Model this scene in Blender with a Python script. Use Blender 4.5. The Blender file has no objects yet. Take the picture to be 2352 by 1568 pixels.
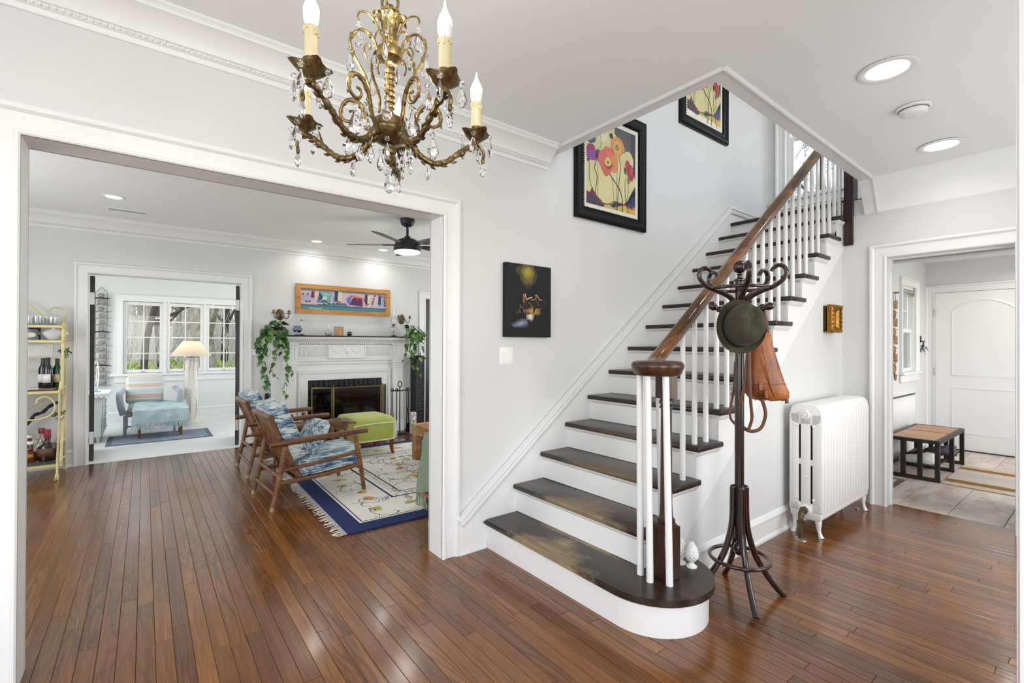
import bpy, bmesh, math, random
from math import pi, sin, cos, radians as rad
from mathutils import Vector, Matrix, Euler
random.seed(7)
SC = bpy.context.scene
COL = SC.collection
# ------------------------------------------------------------------ camera
EYE = 1.36
FPX = 1087.2
_yaw, _pit, _rol = rad(52.177), rad(.283), rad(.213)
_F = Vector((cos(_yaw) * cos(_pit), sin(_yaw) * cos(_pit), sin(_pit)))
_R0 = Vector((sin(_yaw), -cos(_yaw), 0)); _U0 = _R0.cross(_F)
_R = cos(_rol) * _R0 + sin(_rol) * _U0
_U = -sin(_rol) * _R0 + cos(_rol) * _U0
_C = Vector((0, 0, EYE))
cam = bpy.data.cameras.new('camera'); cam_o = bpy.data.objects.new('camera', cam); COL.objects.link(cam_o)
cam.sensor_width = 36; cam.lens = 36 * FPX / 2352; cam.clip_start = .02; cam.clip_end = 300
m = Matrix.Identity(4)
for i in range(3):
    m[i][0], m[i][1], m[i][2], m[i][3] = _R[i], _U[i], -_F[i], _C[i]
cam_o.matrix_world = m
SC.camera = cam_o
# ------------------------------------------------------------------ view, world, lights
vs = SC.view_settings
vs.view_transform = 'Standard'; vs.look = 'None'; vs.gamma = 1; vs.exposure = -.16; vs.use_curve_mapping = False
W = bpy.data.worlds.new('sky'); SC.world = W; W.use_nodes = True
nt = W.node_tree; nt.nodes.clear()
sky = nt.nodes.new('ShaderNodeTexSky'); sky.sky_type = 'NISHITA'; sky.sun_disc = False
sky.sun_elevation = rad(38); sky.sun_rotation = rad(200); sky.air_density = 1.0; sky.dust_density = 1.2; sky.ozone_density = 1.5
bg = nt.nodes.new('ShaderNodeBackground'); bg.inputs[1].default_value = .64
hs = nt.nodes.new('ShaderNodeHueSaturation'); hs.inputs['Saturation'].default_value = .34
wo = nt.nodes.new('ShaderNodeOutputWorld')
nt.links.new(sky.outputs[0], hs.inputs['Color']); nt.links.new(hs.outputs[0], bg.inputs[0]); nt.links.new(bg.outputs[0], wo.inputs[0])

def area(name, loc, target, sx, sy, power, color=(1, 1, 1), shape='RECTANGLE', spread=180):
    l = bpy.data.lights.new(name, 'AREA'); l.shape = shape; l.size = sx; l.size_y = sy; l.energy = power; l.color = color
    l.spread = rad(spread)
    o = bpy.data.objects.new(name, l); COL.objects.link(o); o.location = loc
    d = Vector(target) - Vector(loc)
    o.rotation_euler = d.to_track_quat('-Z', 'Y').to_euler(); o['kind'] = 'helper'
    return o
FILL_TINT = (.955, .98, 1.0)
COOL = (.93, .965, 1.0)
# added window-sized fill lights at unseen walls, brightening each room
area('fill_light_dining_south', (-.4, -2.5, 1.55), (-.4, 3, 2.7), 2.6, 1.7, 66, FILL_TINT)
area('fill_light_dining_west', (-2.4, .2, 1.55), (3, .6, 2.7), 2.2, 1.7, 52, FILL_TINT)
area('fill_light_hall_south', (3.4, -.85, 1.5), (3.4, 3, 2.6), 2.0, 1.6, 30, FILL_TINT)
area('fill_light_living_west', (-2.1, 4.7, 1.5), (3, 4.9, 2.0), 2.4, 1.6, 60, FILL_TINT)
area('fill_light_living_east', (5.1, 4.9, 1.5), (0, 4.9, 2.0), 2.4, 1.6, 50, FILL_TINT)
area('fill_light_sunroom_west', (-1.5, 8.7, 1.5), (2, 8.7, 1.4), 2.2, 1.5, 27, FILL_TINT)
area('fill_light_sunroom_east', (2.4, 8.7, 1.5), (-2, 8.7, 1.4), 2.2, 1.5, 27, FILL_TINT)
area('fill_light_upper_south', (4.0, -.4, 4.3), (4.3, 3, 3.6), 2.4, 1.3, 20, FILL_TINT)
area('fill_light_entry_south', (6.6, -.9, 1.5), (6.6, 2, 1.6), 1.6, 1.6, 27, FILL_TINT)

# ------------------------------------------------------------------ pixel of the reference -> point on a real plane
def _ray(px, py):
    return _F + (px - 1176) / FPX * _R - (py - 784) / FPX * _U
def on_z(px, py, z=0.0):
    d = _ray(px, py); return _C + d * ((z - EYE) / d.z)
def on_y(px, py, y):
    d = _ray(px, py); return _C + d * (y / d.y)
def on_x(px, py, x):
    d = _ray(px, py); return _C + d * (x / d.x)
def cam_depth(p):
    return (Vector(p) - _C).dot(_F)

# ------------------------------------------------------------------ mesh builder
class MB:
    def __init__(s):
        s.bm = bmesh.new(); s.mi = 0
    def _fin(s, faces):
        for f in faces:
            f.material_index = s.mi; f.smooth = True
    def face(s, pts):
        f = s.bm.faces.new([s.bm.verts.new(p) for p in pts]); s._fin([f]); return f
    def box(s, x0, x1, y0, y1, z0, z1, bev=0, seg=1, M=None):
        vs_ = [s.bm.verts.new((x, y, z)) for x in (x0, x1) for y in (y0, y1) for z in (z0, z1)]
        idx = ((0, 1, 3, 2), (4, 6, 7, 5), (0, 4, 5, 1), (2, 3, 7, 6), (0, 2, 6, 4), (1, 5, 7, 3))
        fs = [s.bm.faces.new([vs_[i] for i in q]) for q in idx]
        s._fin(fs)
        if M is not None:
            for v in vs_: v.co = M @ v.co
        if bev > 0:
            es = list({e for f in fs for e in f.edges})
            r = bmesh.ops.bevel(s.bm, geom=es, offset=bev, segments=seg, affect='EDGES', profile=.5)
            s._fin(r['faces'])
        return s
    def cbox(s, c, size, rot=(0, 0, 0), bev=0, seg=1):
        M = Matrix.Translation(c) @ Euler(rot).to_matrix().to_4x4()
        a, b, d = [q / 2 for q in size]
        return s.box(-a, a, -b, b, -d, d, bev, seg, M)
    def ring_loft(s, rings, closed=False, cap=True):
        vr = [[s.bm.verts.new(p) for p in r] for r in rings]
        n = len(vr[0]); fs = []
        m_ = len(vr) if closed else len(vr) - 1
        for i in range(m_):
            a, b = vr[i], vr[(i + 1) % len(vr)]
            for j in range(n):
                k = (j + 1) % n
                fs.append(s.bm.faces.new((a[j], a[k], b[k], b[j])))
        if cap and not closed:
            fs.append(s.bm.faces.new(vr[0][::-1])); fs.append(s.bm.faces.new(vr[-1]))
        s._fin(fs); return s
    def tube(s, pts, r, seg=8, closed=False, cap=True, flat=1.0, up=None):
        pts = [Vector(p) for p in pts]; n = len(pts)
        rs = r if isinstance(r, (list, tuple)) else [r] * n
        rings = []; prev = None
        for i, p in enumerate(pts):
            if closed: t = (pts[(i + 1) % n] - pts[i - 1])
            elif i == 0: t = pts[1] - p
            elif i == n - 1: t = p - pts[-2]
            else: t = pts[i + 1] - pts[i - 1]
            t = t.normalized() if t.length > 1e-9 else Vector((0, 0, 1))
            if up is not None:
                a = Vector(up)
                a = (a - t * a.dot(t))
                a = a.normalized() if a.length > 1e-6 else t.orthogonal().normalized()
            elif prev is None: a = t.orthogonal().normalized()
            else:
                a = prev - t * prev.dot(t)
                a = a.normalized() if a.length > 1e-6 else t.orthogonal().normalized()
            prev = a; b = t.cross(a)
            rings.append([p + rs[i] * (cos(2 * pi * j / seg) * a * flat + sin(2 * pi * j / seg) * b) for j in range(seg)])
        return s.ring_loft(rings, closed, cap)
    def lathe(s, prof, c=(0, 0, 0), seg=20, M=None, sx=1, sy=1):
        c = Vector(c); rings = []
        for r, z in prof:
            r = max(r, 1e-4)
            ps = [Vector((r * cos(2 * pi * j / seg) * sx, r * sin(2 * pi * j / seg) * sy, z)) for j in range(seg)]
            rings.append([(M @ p if M is not None else p) + c for p in ps])
        return s.ring_loft(rings)
    def sphere(s, c, r, sx=1, sy=1, sz=1, seg=12, M=None):
        n = max(4, seg // 2)
        prof = [(r * sin(pi * i / n), -r * sz * cos(pi * i / n)) for i in range(n + 1)]
        return s.lathe(prof, c, seg, M, sx, sy)
    def prism(s, poly, d0, d1, M):
        """poly in local xy, extruded from z=d0 to d1, mapped by M"""
        a = [s.bm.verts.new(M @ Vector((x, y, d0))) for x, y in poly]
        b = [s.bm.verts.new(M @ Vector((x, y, d1))) for x, y in poly]
        n = len(poly)
        fs = [s.bm.faces.new(a[::-1]), s.bm.faces.new(b)]
        for i in range(n):
            k = (i + 1) % n
            fs.append(s.bm.faces.new((a[i], a[k], b[k], b[i])))
        s._fin(fs); return s
    def sweep(s, path, out, prof, closed=False):
        """mitred sweep: prof = (w, o), w to the path's left side (out x dir), o along out"""
        path = [Vector(p) for p in path]; out = Vector(out).normalized(); n = len(path)
        segs = [(path[(i + 1) % n] - path[i]).normalized() for i in range(n if closed else n - 1)]
        side = [out.cross(d).normalized() for d in segs]
        rings = []
        for i in range(n):
            if closed: a, b = side[i - 1], side[i]
            elif i == 0: a = b = side[0]
            elif i == n - 1: a = b = side[-1]
            else: a, b = side[i - 1], side[i]
            mv = (a + b) / (1 + a.dot(b))
            rings.append([path[i] + mv * w + out * o for w, o in prof])
        return s.ring_loft(rings, closed)
    def grid(s, fn, nu, nv, wrap_u=False):
        vv = [[s.bm.verts.new(fn(i / nu, j / nv)) for j in range(nv + 1)] for i in range(nu + (0 if wrap_u else 1))]
        fs = []
        for i in range(nu):
            for j in range(nv):
                k = (i + 1) % len(vv)
                fs.append(s.bm.faces.new((vv[i][j], vv[k][j], vv[k][j + 1], vv[i][j + 1])))
        s._fin(fs); return s
MW = {}
def mwof(o):
    return MW.get(o.name, Matrix.Identity(4)) if o else Matrix.Identity(4)
def build(name, mb, mats, parent=None, local=False, angle=38, recalc=True):
    """links the builder's geometry as ONE mesh object; world coordinates unless local"""
    bm = mb.bm
    if parent is not None and not local:
        bm.transform(mwof(parent).inverted())
    if recalc: bmesh.ops.recalc_face_normals(bm, faces=bm.faces)
    me = bpy.data.meshes.new(name); bm.to_mesh(me); bm.free()
    me.set_sharp_from_angle(angle=rad(angle))
    for mt in (mats if isinstance(mats, (list, tuple)) else [mats]): me.materials.append(mt)
    o = bpy.data.objects.new(name, me); COL.objects.link(o)
    if parent is not None:
        o.parent = parent; MW[o.name] = mwof(parent)
    else: MW[o.name] = Matrix.Identity(4)
    return o
def tag(o, label=None, cat=None, group=None, kind=None):
    if label: o['label'] = label
    if cat: o['category'] = cat
    if group: o['group'] = group
    if kind: o['kind'] = kind
    return o
def thing(name, label, cat, loc=(0, 0, 0), rotz=0, group=None):
    o = bpy.data.objects.new(name, None); COL.objects.link(o); o.empty_display_size = .05
    o.location = loc; o.rotation_euler = (0, 0, rotz)
    MW[o.name] = Matrix.Translation(loc) @ Euler((0, 0, rotz)).to_matrix().to_4x4()
    return tag(o, label, cat, group)
def struct(name, mb, mats, parent=None):
    o = build(name, mb, mats, parent)
    if parent is None: o['kind'] = 'structure'
    return o
def single(name, mb, mats, label, cat, group=None, base=None):
    """a thing that is one mesh, its origin moved to base"""
    o = build(name, mb, mats); tag(o, label, cat, group)
    if base is not None:
        o.data.transform(Matrix.Translation(-Vector(base))); o.location = base
    return o
def inst(src, parent, loc=None, rot=None, scale=None, M=None):
    """a copy of a part sharing its mesh data"""
    c = src.copy(); COL.objects.link(c); c.parent = parent
    if M is not None: c.matrix_local = M
    else:
        if loc is not None: c.location = loc
        if rot is not None: c.rotation_euler = rot
        if scale is not None: c.scale = scale if not isinstance(scale, (int, float)) else (scale,) * 3
    return c
def copy_tree(o, parent=None, **kw):
    c = o.copy(); COL.objects.link(c); c.parent = parent
    for ch in list(o.children): copy_tree(ch, c)
    for k, v in kw.items(): c[k] = v
    return c
def arc(c, r, a0, a1, n, f=None):
    return [f(c[0] + r * cos(a0 + (a1 - a0) * i / n), c[1] + r * sin(a0 + (a1 - a0) * i / n)) for i in range(n + 1)]
def smoothpath(pts, n=6):
    """Catmull-Rom through pts"""
    P = [Vector(p) for p in pts]; out = []
    for i in range(len(P) - 1):
        p0, p1, p2, p3 = P[max(i - 1, 0)], P[i], P[i + 1], P[min(i + 2, len(P) - 1)]
        for k in range(n):
            t = k / n
            out.append(.5 * ((2 * p1) + (p2 - p0) * t + (2 * p0 - 5 * p1 + 4 * p2 - p3) * t * t + (3 * p1 - p0 - 3 * p2 + p3) * t ** 3))
    out.append(P[-1]); return out

# ------------------------------------------------------------------ materials
def srgb(h):
    h = h.lstrip('#'); v = [int(h[i:i + 2], 16) / 255 for i in (0, 2, 4)]
    return tuple(c / 12.92 if c <= .04045 else ((c + .055) / 1.055) ** 2.4 for c in v)
def c4(c):
    if isinstance(c, str): c = srgb(c)
    return (*c[:3], 1)
MATS = {}
class NB:
    def __init__(s, name):
        s.m = bpy.data.materials.new(name); s.m.use_nodes = True; s.t = s.m.node_tree; s.t.nodes.clear()
        s.out = s.n('ShaderNodeOutputMaterial')
    def n(s, typ, **kw):
        x = s.t.nodes.new(typ)
        for k, v in kw.items():
            if k.startswith('i_'):
                kk = k[2:]; kk = int(kk) if kk.isdigit() else kk
                x.inputs[kk].default_value = v
            else: setattr(x, k, v)
        return x
    def l(s, a, b): s.t.links.new(a, b)
    def coord(s, which='Object', scale=(1, 1, 1)):
        tc = s.n('ShaderNodeTexCoord'); mp = s.n('ShaderNodeMapping'); mp.inputs['Scale'].default_value = scale
        s.l(tc.outputs[which], mp.inputs[0]); return mp.outputs[0]
    def noise(s, vec, scale, detail=4, rough=.55, dist=0):
        x = s.n('ShaderNodeTexNoise'); x.inputs['Scale'].default_value = scale; x.inputs['Detail'].default_value = detail
        x.inputs['Roughness'].default_value = rough; x.inputs['Distortion'].default_value = dist
        s.l(vec, x.inputs['Vector']); return x.outputs['Fac']
    def ramp(s, fac, stops):
        r = s.n('ShaderNodeValToRGB'); e = r.color_ramp.elements
        while len(e) < len(stops): e.new(.5)
        for q, (p, c) in zip(e, stops): q.position = p; q.color = c4(c)
        s.l(fac, r.inputs[0]); return r.outputs[0]
    def mix(s, a, b, fac, mode='MIX'):
        x = s.n('ShaderNodeMix', data_type='RGBA', blend_type=mode)
        for k, v in ((0, fac), (6, a), (7, b)):
            if hasattr(v, 'node'): s.l(v, x.inputs[k])
            else: x.inputs[k].default_value = v if k == 0 else c4(v)
        return x.outputs[2]
    def math(s, op, a, b=0.0, clamp=False):
        x = s.n('ShaderNodeMath', operation=op, use_clamp=clamp)
        for k, v in ((0, a), (1, b)):
            if hasattr(v, 'node'): s.l(v, x.inputs[k])
            else: x.inputs[k].default_value = v
        return x.outputs[0]
    def bump(s, h, strength=.2, dist=.01):
        b = s.n('ShaderNodeBump'); b.inputs['Strength'].default_value = strength; b.inputs['Distance'].default_value = dist
        s.l(h, b.inputs['Height']); return b.outputs[0]
    def pbr(s, color, rough=.5, metal=0, normal=None, **kw):
        p = s.n('ShaderNodeBsdfPrincipled')
        for k, v in (('Base Color', color), ('Roughness', rough), ('Metallic', metal)):
            if hasattr(v, 'node'): s.l(v, p.inputs[k])
            else: p.inputs[k].default_value = c4(v) if k == 'Base Color' else v
        if normal is not None: s.l(normal, p.inputs['Normal'])
        for k, v in kw.items():
            k = k.replace('_', ' ')
            if hasattr(v, 'node'): s.l(v, p.inputs[k])
            else: p.inputs[k].default_value = v
        s.l(p.outputs[0], s.out.inputs[0]); return s.m
def plain(name, color, rough=.5, metal=0, var=.06, vs_=9, bump=.05, bs=60, **kw):
    """painted / cast / moulded surface: slight mottling and fine relief"""
    if name in MATS: return MATS[name]
    b = NB(name); v = b.coord()
    n1 = b.noise(v, vs_, 3)
    c = c4(color)
    dk = tuple(x * (1 - var) for x in c[:3]); lt = tuple(min(1, x * (1 + var)) for x in c[:3])
    col = b.ramp(n1, [(.3, dk), (.7, lt)])
    nrm = b.bump(b.noise(v, bs, 3), bump, .004) if bump else None
    MATS[name] = b.pbr(col, rough, metal, nrm, **kw); return MATS[name]
def wood(name, dark, mid, light, scale=6, axis=1, rough=.4, stretch=.08, **kw):
    if name in MATS: return MATS[name]
    b = NB(name); sc = [1, 1, 1]; sc[axis] = stretch
    v = b.coord('Object', tuple(sc))
    n1 = b.noise(v, scale, 6, .6, .6); n2 = b.noise(v, scale * 7, 5, .7)
    f = b.math('ADD', b.math('MULTIPLY', n1, .62), b.math('MULTIPLY', n2, .38))
    col = b.ramp(f, [(.34, dark), (.5, mid), (.66, light)])
    MATS[name] = b.pbr(col, rough, 0, b.bump(n2, .12, .003), **kw); return MATS[name]
def emit(name, color, strength):
    if name in MATS: return MATS[name]
    b = NB(name); e = b.n('ShaderNodeEmission'); e.inputs[0].default_value = c4(color); e.inputs[1].default_value = strength
    b.l(e.outputs[0], b.out.inputs[0]); MATS[name] = b.m; return b.m
def thin_glass(name, tint=(1, 1, 1), refl=.5, rough=.0, op=0.0):
    """thin pane: clear with Fresnel reflection"""
    if name in MATS: return MATS[name]
    b = NB(name); t = b.n('ShaderNodeBsdfTransparent'); t.inputs[0].default_value = (*tint, 1)
    g = b.n('ShaderNodeBsdfGlossy'); g.inputs['Roughness'].default_value = rough
    ge = b.n('ShaderNodeNewGeometry'); dp = b.n('ShaderNodeVectorMath', operation='DOT_PRODUCT')
    b.l(ge.outputs['Normal'], dp.inputs[0]); b.l(ge.outputs['Incoming'], dp.inputs[1])
    f = b.math('POWER', b.math('SUBTRACT', 1.0, b.math('ABSOLUTE', dp.outputs['Value']), True), 5.0)
    f = b.math('ADD', b.math('MULTIPLY', f, .9), .04 + op)
    mx = b.n('ShaderNodeMixShader'); b.l(b.math('MULTIPLY', f, refl * 2, True), mx.inputs[0])
    b.l(t.outputs[0], mx.inputs[1]); b.l(g.outputs[0], mx.inputs[2]); b.l(mx.outputs[0], b.out.inputs[0])
    MATS[name] = b.m; return b.m
def glass(name, color=(1, 1, 1), rough=.02, ior=1.45):
    if name in MATS: return MATS[name]
    b = NB(name); MATS[name] = b.pbr(color, rough, 0, None, Transmission_Weight=1.0, IOR=ior); return MATS[name]
def printed(name, rough=.6, nz=.08, scale=30, **kw):
    """flat print: colour from the print's own colour layer"""
    if name in MATS: return MATS[name]
    b = NB(name); a = b.n('ShaderNodeAttribute'); a.attribute_name = 'ink'
    n = b.noise(b.coord(), scale, 4)
    g = b.ramp(n, [(.25, (1 - nz * 2,) * 3), (.75, (1, 1, 1))])
    MATS[name] = b.pbr(b.mix(a.outputs['Color'], g, 1.0, 'MULTIPLY'), rough, 0, None, **kw); return MATS[name]
class Print:
    """flat artwork: coloured polygons in stacked thin layers"""
    def __init__(s): s.items = []
    def poly(s, pts, col, layer=1): s.items.append((pts, col, layer))
    def rect(s, x0, y0, x1, y1, col, layer=1): s.poly([(x0, y0), (x1, y0), (x1, y1), (x0, y1)], col, layer)
    def blob(s, cx, cy, rx, ry, col, layer=1, n=18, wob=.12, rot=0, seed=0):
        r_ = random.Random(seed * 77 + int(cx * 1000) + n); pts = []
        ph = [r_.uniform(0, 6.28) for _ in range(3)]
        for i in range(n):
            a = 2 * pi * i / n; k = 1 + wob * (sin(2 * a + ph[0]) * .5 + sin(3 * a + ph[1]) * .4 + sin(5 * a + ph[2]) * .3)
            x, y = rx * k * cos(a), ry * k * sin(a)
            pts.append((cx + x * cos(rot) - y * sin(rot), cy + x * sin(rot) + y * cos(rot)))
        s.poly(pts, col, layer)
    def line(s, pts, w, col, layer=1, smooth=5):
        P = [Vector((x, y, 0)) for x, y in pts]
        if smooth and len(P) > 2: P = smoothpath(P, smooth)
        L, Rr = [], []
        for i, p in enumerate(P):
            t = (P[min(i + 1, len(P) - 1)] - P[max(i - 1, 0)])
            t = t.normalized() if t.length > 1e-9 else Vector((1, 0, 0))
            nn = Vector((-t.y, t.x, 0)) * w / 2
            L.append(p + nn); Rr.append(p - nn)
        for i in range(len(P) - 1):
            s.poly([tuple(Rr[i][:2]), tuple(Rr[i + 1][:2]), tuple(L[i + 1][:2]), tuple(L[i][:2])], col, layer)
    def build(s, name, M, mat, parent=None, eps=.0004, clip=None):
        """M maps (x, y, layer height) to the world"""
        bm = bmesh.new(); lay = bm.loops.layers.float_color.new('ink')
        for pts, col, layer in s.items:
            if clip:
                pts = clip_poly(pts, clip)
                if len(pts) < 3: continue
            try: f = bm.faces.new([bm.verts.new(M @ Vector((x, y, layer * eps))) for x, y in pts])
            except ValueError: continue
            for lp in f.loops: lp[lay] = c4(col)
        want = M.to_3x3() @ Vector((0, 0, 1))
        for f in bm.faces:
            f.normal_update()
            if f.normal.dot(want) < 0: f.normal_flip()
        if parent is not None: bm.transform(mwof(parent).inverted())
        me = bpy.data.meshes.new(name); bm.to_mesh(me); bm.free(); me.materials.append(mat)
        o = bpy.data.objects.new(name, me); COL.objects.link(o)
        if parent is not None: o.parent = parent; MW[o.name] = mwof(parent)
        return o
def clip_poly(pts, box):
    x0, y0, x1, y1 = box
    def cut(P, ins, inter):
        out = []
        for i in range(len(P)):
            a, b = P[i - 1], P[i]
            if ins(b):
                if not ins(a): out.append(inter(a, b))
                out.append(b)
            elif ins(a): out.append(inter(a, b))
        return out
    def ix(v): return lambda a, b: (v, a[1] + (b[1] - a[1]) * (v - a[0]) / (b[0] - a[0]))
    def iy(v): return lambda a, b: (a[0] + (b[0] - a[0]) * (v - a[1]) / (b[1] - a[1]), v)
    for ins, it in ((lambda p: p[0] >= x0, ix(x0)), (lambda p: p[0] <= x1, ix(x1)), (lambda p: p[1] >= y0, iy(y0)), (lambda p: p[1] <= y1, iy(y1))):
        if not pts: break
        pts = cut(pts, ins, it)
    return pts
def frame_M(origin, xdir, ydir):
    x, y = Vector(xdir).normalized(), Vector(ydir).normalized(); z = x.cross(y)
    m_ = Matrix.Identity(4)
    for i in range(3): m_[i][0], m_[i][1], m_[i][2], m_[i][3] = x[i], y[i], z[i], origin[i]
    return m_
# ------------------------------------------------------------------ shared materials
WALL = plain('wall_paint', (.67, .672, .670), .75, var=.015, vs_=3, bump=.03, bs=120)
CEIL = plain('ceiling_paint', (.86, .872, .878), .85, var=.012, vs_=2, bump=.03, bs=90)
TRIM = plain('trim_paint', (.79, .792, .788), .38, var=.012, vs_=4, bump=.02, bs=40)
SUNW = plain('sunroom_wall_paint', (.73, .752, .738), .75, var=.015, vs_=3, bump=.03, bs=120)
SUNF = plain('sunroom_floor_paint', (.80, .80, .78), .42, var=.02, vs_=5, bump=.02)
SOIL = plain('floor_gap', (.02, .012, .008), .9)
STEEL = plain('hinge_steel', (.55, .55, .56), .38, 1, var=.08)
DARKW = wood('dark_stained_wood', '#170c07', '#2a160c', '#43271a', 7, 2, .34)
BLACKW = plain('blackened_door_wood', '#221e1c', .45, var=.2, vs_=20)
GLASSP = thin_glass('window_glass', refl=.13)

def floor_material():
    b = NB('oak_floor_boards')
    g = b.n('ShaderNodeNewGeometry'); a = b.n('ShaderNodeAttribute'); a.attribute_name = 'tint'
    sp = b.n('ShaderNodeSeparateXYZ'); b.l(g.outputs['Position'], sp.inputs[0])
    st = b.n('ShaderNodeSeparateColor'); b.l(a.outputs['Color'], st.inputs[0])
    off = b.math('MULTIPLY', st.outputs[1], 37.0)
    def vec(kx, ky):
        c = b.n('ShaderNodeCombineXYZ'); b.l(b.math('MULTIPLY', sp.outputs[0], kx), c.inputs[0])
        b.l(b.math('ADD', b.math('MULTIPLY', sp.outputs[1], ky), off), c.inputs[1]); b.l(off, c.inputs[2]); return c.outputs[0]
    n1 = b.noise(vec(9, .62), 1.0, 2, .5)                         # slow figure -> cathedral contours
    con = b.math('SINE', b.math('MULTIPLY', n1, 85.0))
    con = b.math('ADD', b.math('MULTIPLY', con, .5), .5)
    con = b.math('POWER', con, 3.0)
    fine = b.noise(vec(260, 7), 1.0, 4, .7)
    mid = b.noise(vec(40, 1.4), 1.0, 4, .6)
    broad = b.noise(vec(1.3, .8), 1.0, 3, .6)
    f = b.math('ADD', b.math('MULTIPLY', fine, .34), b.math('MULTIPLY', mid, .36))
    f = b.math('ADD', f, b.math('MULTIPLY', broad, .30))
    base = b.ramp(f, [(.24, '#45270f'), (.5, '#74471e'), (.74, '#a1703a')])
    cm = b.math('MULTIPLY', con, b.math('MULTIPLY', st.outputs[2], .62))
    col = b.mix(base, '#2a130a', cm)
    tone = b.ramp(st.outputs[0], [(0, (.66, .62, .62)), (.5, (.98, .97, .95)), (1, (1.34, 1.28, 1.12))])
    col = b.mix(col, tone, 1.0, 'MULTIPLY')
    rgh = b.ramp(b.noise(vec(3, 2), 1.0, 3), [(.3, (.15,) * 3), (.7, (.25,) * 3)])
    h = b.math('ADD', fine, b.math('MULTIPLY', broad, 3.0))
    return b.pbr(col, rgh, 0, b.bump(h, .10, .003), Specular_IOR_Level=.5, Coat_Weight=.32, Coat_Roughness=.13)
FLOORM = floor_material()

# ------------------------------------------------------------------ dimensions (metres; x along the stair wall, y through it)
YA, YA2 = 2.632, 2.79            # stair wall, hall face and living-room face
OX0, OX1, OH = -.385, 1.487, 2.167
CZ = 2.816                       # hall ceiling
XE = 4.95                        # entry wall
YB = 1.54                        # face under the stairs
LZ = 2.75                        # living-room ceiling
YF, YF2 = 7.05, 7.20             # fireplace wall
RISE, GO, NX = .1915, .2488, 1.787
XS = 5.961                       # landing wall

# ------------------------------------------------------------------ floors
mb = MB(); mb.box(-2.6, 5.05, -2.7, 7.2, -.10, -.012)
floor = struct('floor', mb, SOIL)
def board_mesh(name, x0, x1, y0, y1, tint):
    bm = bmesh.new(); lay = bm.loops.layers.float_color.new('tint')
    add_board(bm, lay, x0, x1, y0, y1, tint)
    me = bpy.data.meshes.new(name); bm.to_mesh(me); bm.free(); me.materials.append(FLOORM); return me
def add_board(bm, lay, x0, x1, y0, y1, tint):
    g, c, d = .0006, .0016, .012
    def ring(k, z): return [bm.verts.new(p) for p in ((x0 + k, y0 + k, z), (x1 - k, y0 + k, z), (x1 - k, y1 - k, z), (x0 + k, y1 - k, z))]
    r0, r1, r2 = ring(g, -d), ring(g, -.0012), ring(g + c, 0)
    fs = [bm.faces.new(r2)]
    for a, b_ in ((r0, r1), (r1, r2)):
        for i in range(4): fs.append(bm.faces.new((a[i], a[(i + 1) % 4], b_[(i + 1) % 4], b_[i])))
    for f in fs:
        for lp in f.loops: lp[lay] = tint
def make_boards():
    rnd = random.Random(3); BWID = .067; rows = []; i = 0
    x = -2.5
    while x < 5.08:
        y1max = 7.06; y = -2.6 - rnd.uniform(0, 1.4)
        while y < y1max:
            ln = rnd.choice((.55, .8, 1.1, 1.4, 1.8, 2.2)) * rnd.uniform(.85, 1.15)
            t = min(1, max(0, rnd.gauss(.5, .22)))
            rows.append((x, min(x + BWID, 5.09), max(y, -2.6), min(y + ln, y1max), (t, rnd.random(), rnd.random() ** 1.6, 1)))
            y += ln
        x += BWID
    def score(r):
        best = 0
        for yy in (r[2], (r[2] + r[3]) / 2, r[3]):
            p = Vector((r[0], yy, 0)); d = cam_depth(p)
            if d < .5: continue
            v = p - _C; px = 1176 + FPX * v.dot(_R) / d; py = 784 - FPX * v.dot(_U) / d
            if not (0 < px < 2340 and 900 < py < 1590): continue
            if yy > 2.75 and not (60 < px < 985): continue
            if 1.5 < p.x and 1.55 < yy < 2.9: continue
            best = max(best, (r[3] - r[2]) / d ** 3)
        return best
    rows = [r for r in rows if r[3] - r[2] > .02]
    rows.sort(key=score, reverse=True)
    for r in rows[:295]:
        o = bpy.data.objects.new('plank', board_mesh('plank', *r)); COL.objects.link(o); o.parent = floor
    bm = bmesh.new(); lay = bm.loops.layers.float_color.new('tint')
    for r in rows[295:]: add_board(bm, lay, *r)
    me = bpy.data.meshes.new('planks'); bm.to_mesh(me); bm.free(); me.materials.append(FLOORM)
    o = bpy.data.objects.new('planks', me); COL.objects.link(o); o.parent = floor; o['kind'] = 'stuff'
make_boards()
mb = MB(); mb.box(-1.7, 2.6, 7.062, 10.3, -.1, 0)
struct('floor_sunroom', mb, SUNF)

# ------------------------------------------------------------------ walls
def wall_boxes(name, boxes, mat):
    mb = MB()
    for b_ in boxes: mb.box(*b_)
    return struct(name, mb, mat)
TOP = 5.3
wall_boxes('wall_north', [(-2.6, OX0 - .02, YA, YA2, 0, CZ + .1), (OX0 - .02, OX1 + .02, YA, YA2, OH + .02, CZ + .1), (OX1 + .02, 2.2, YA, YA2, 0, CZ + .1),
                          (2.2, XS + .15, YA, YA2, 0, TOP)], WALL)
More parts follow.
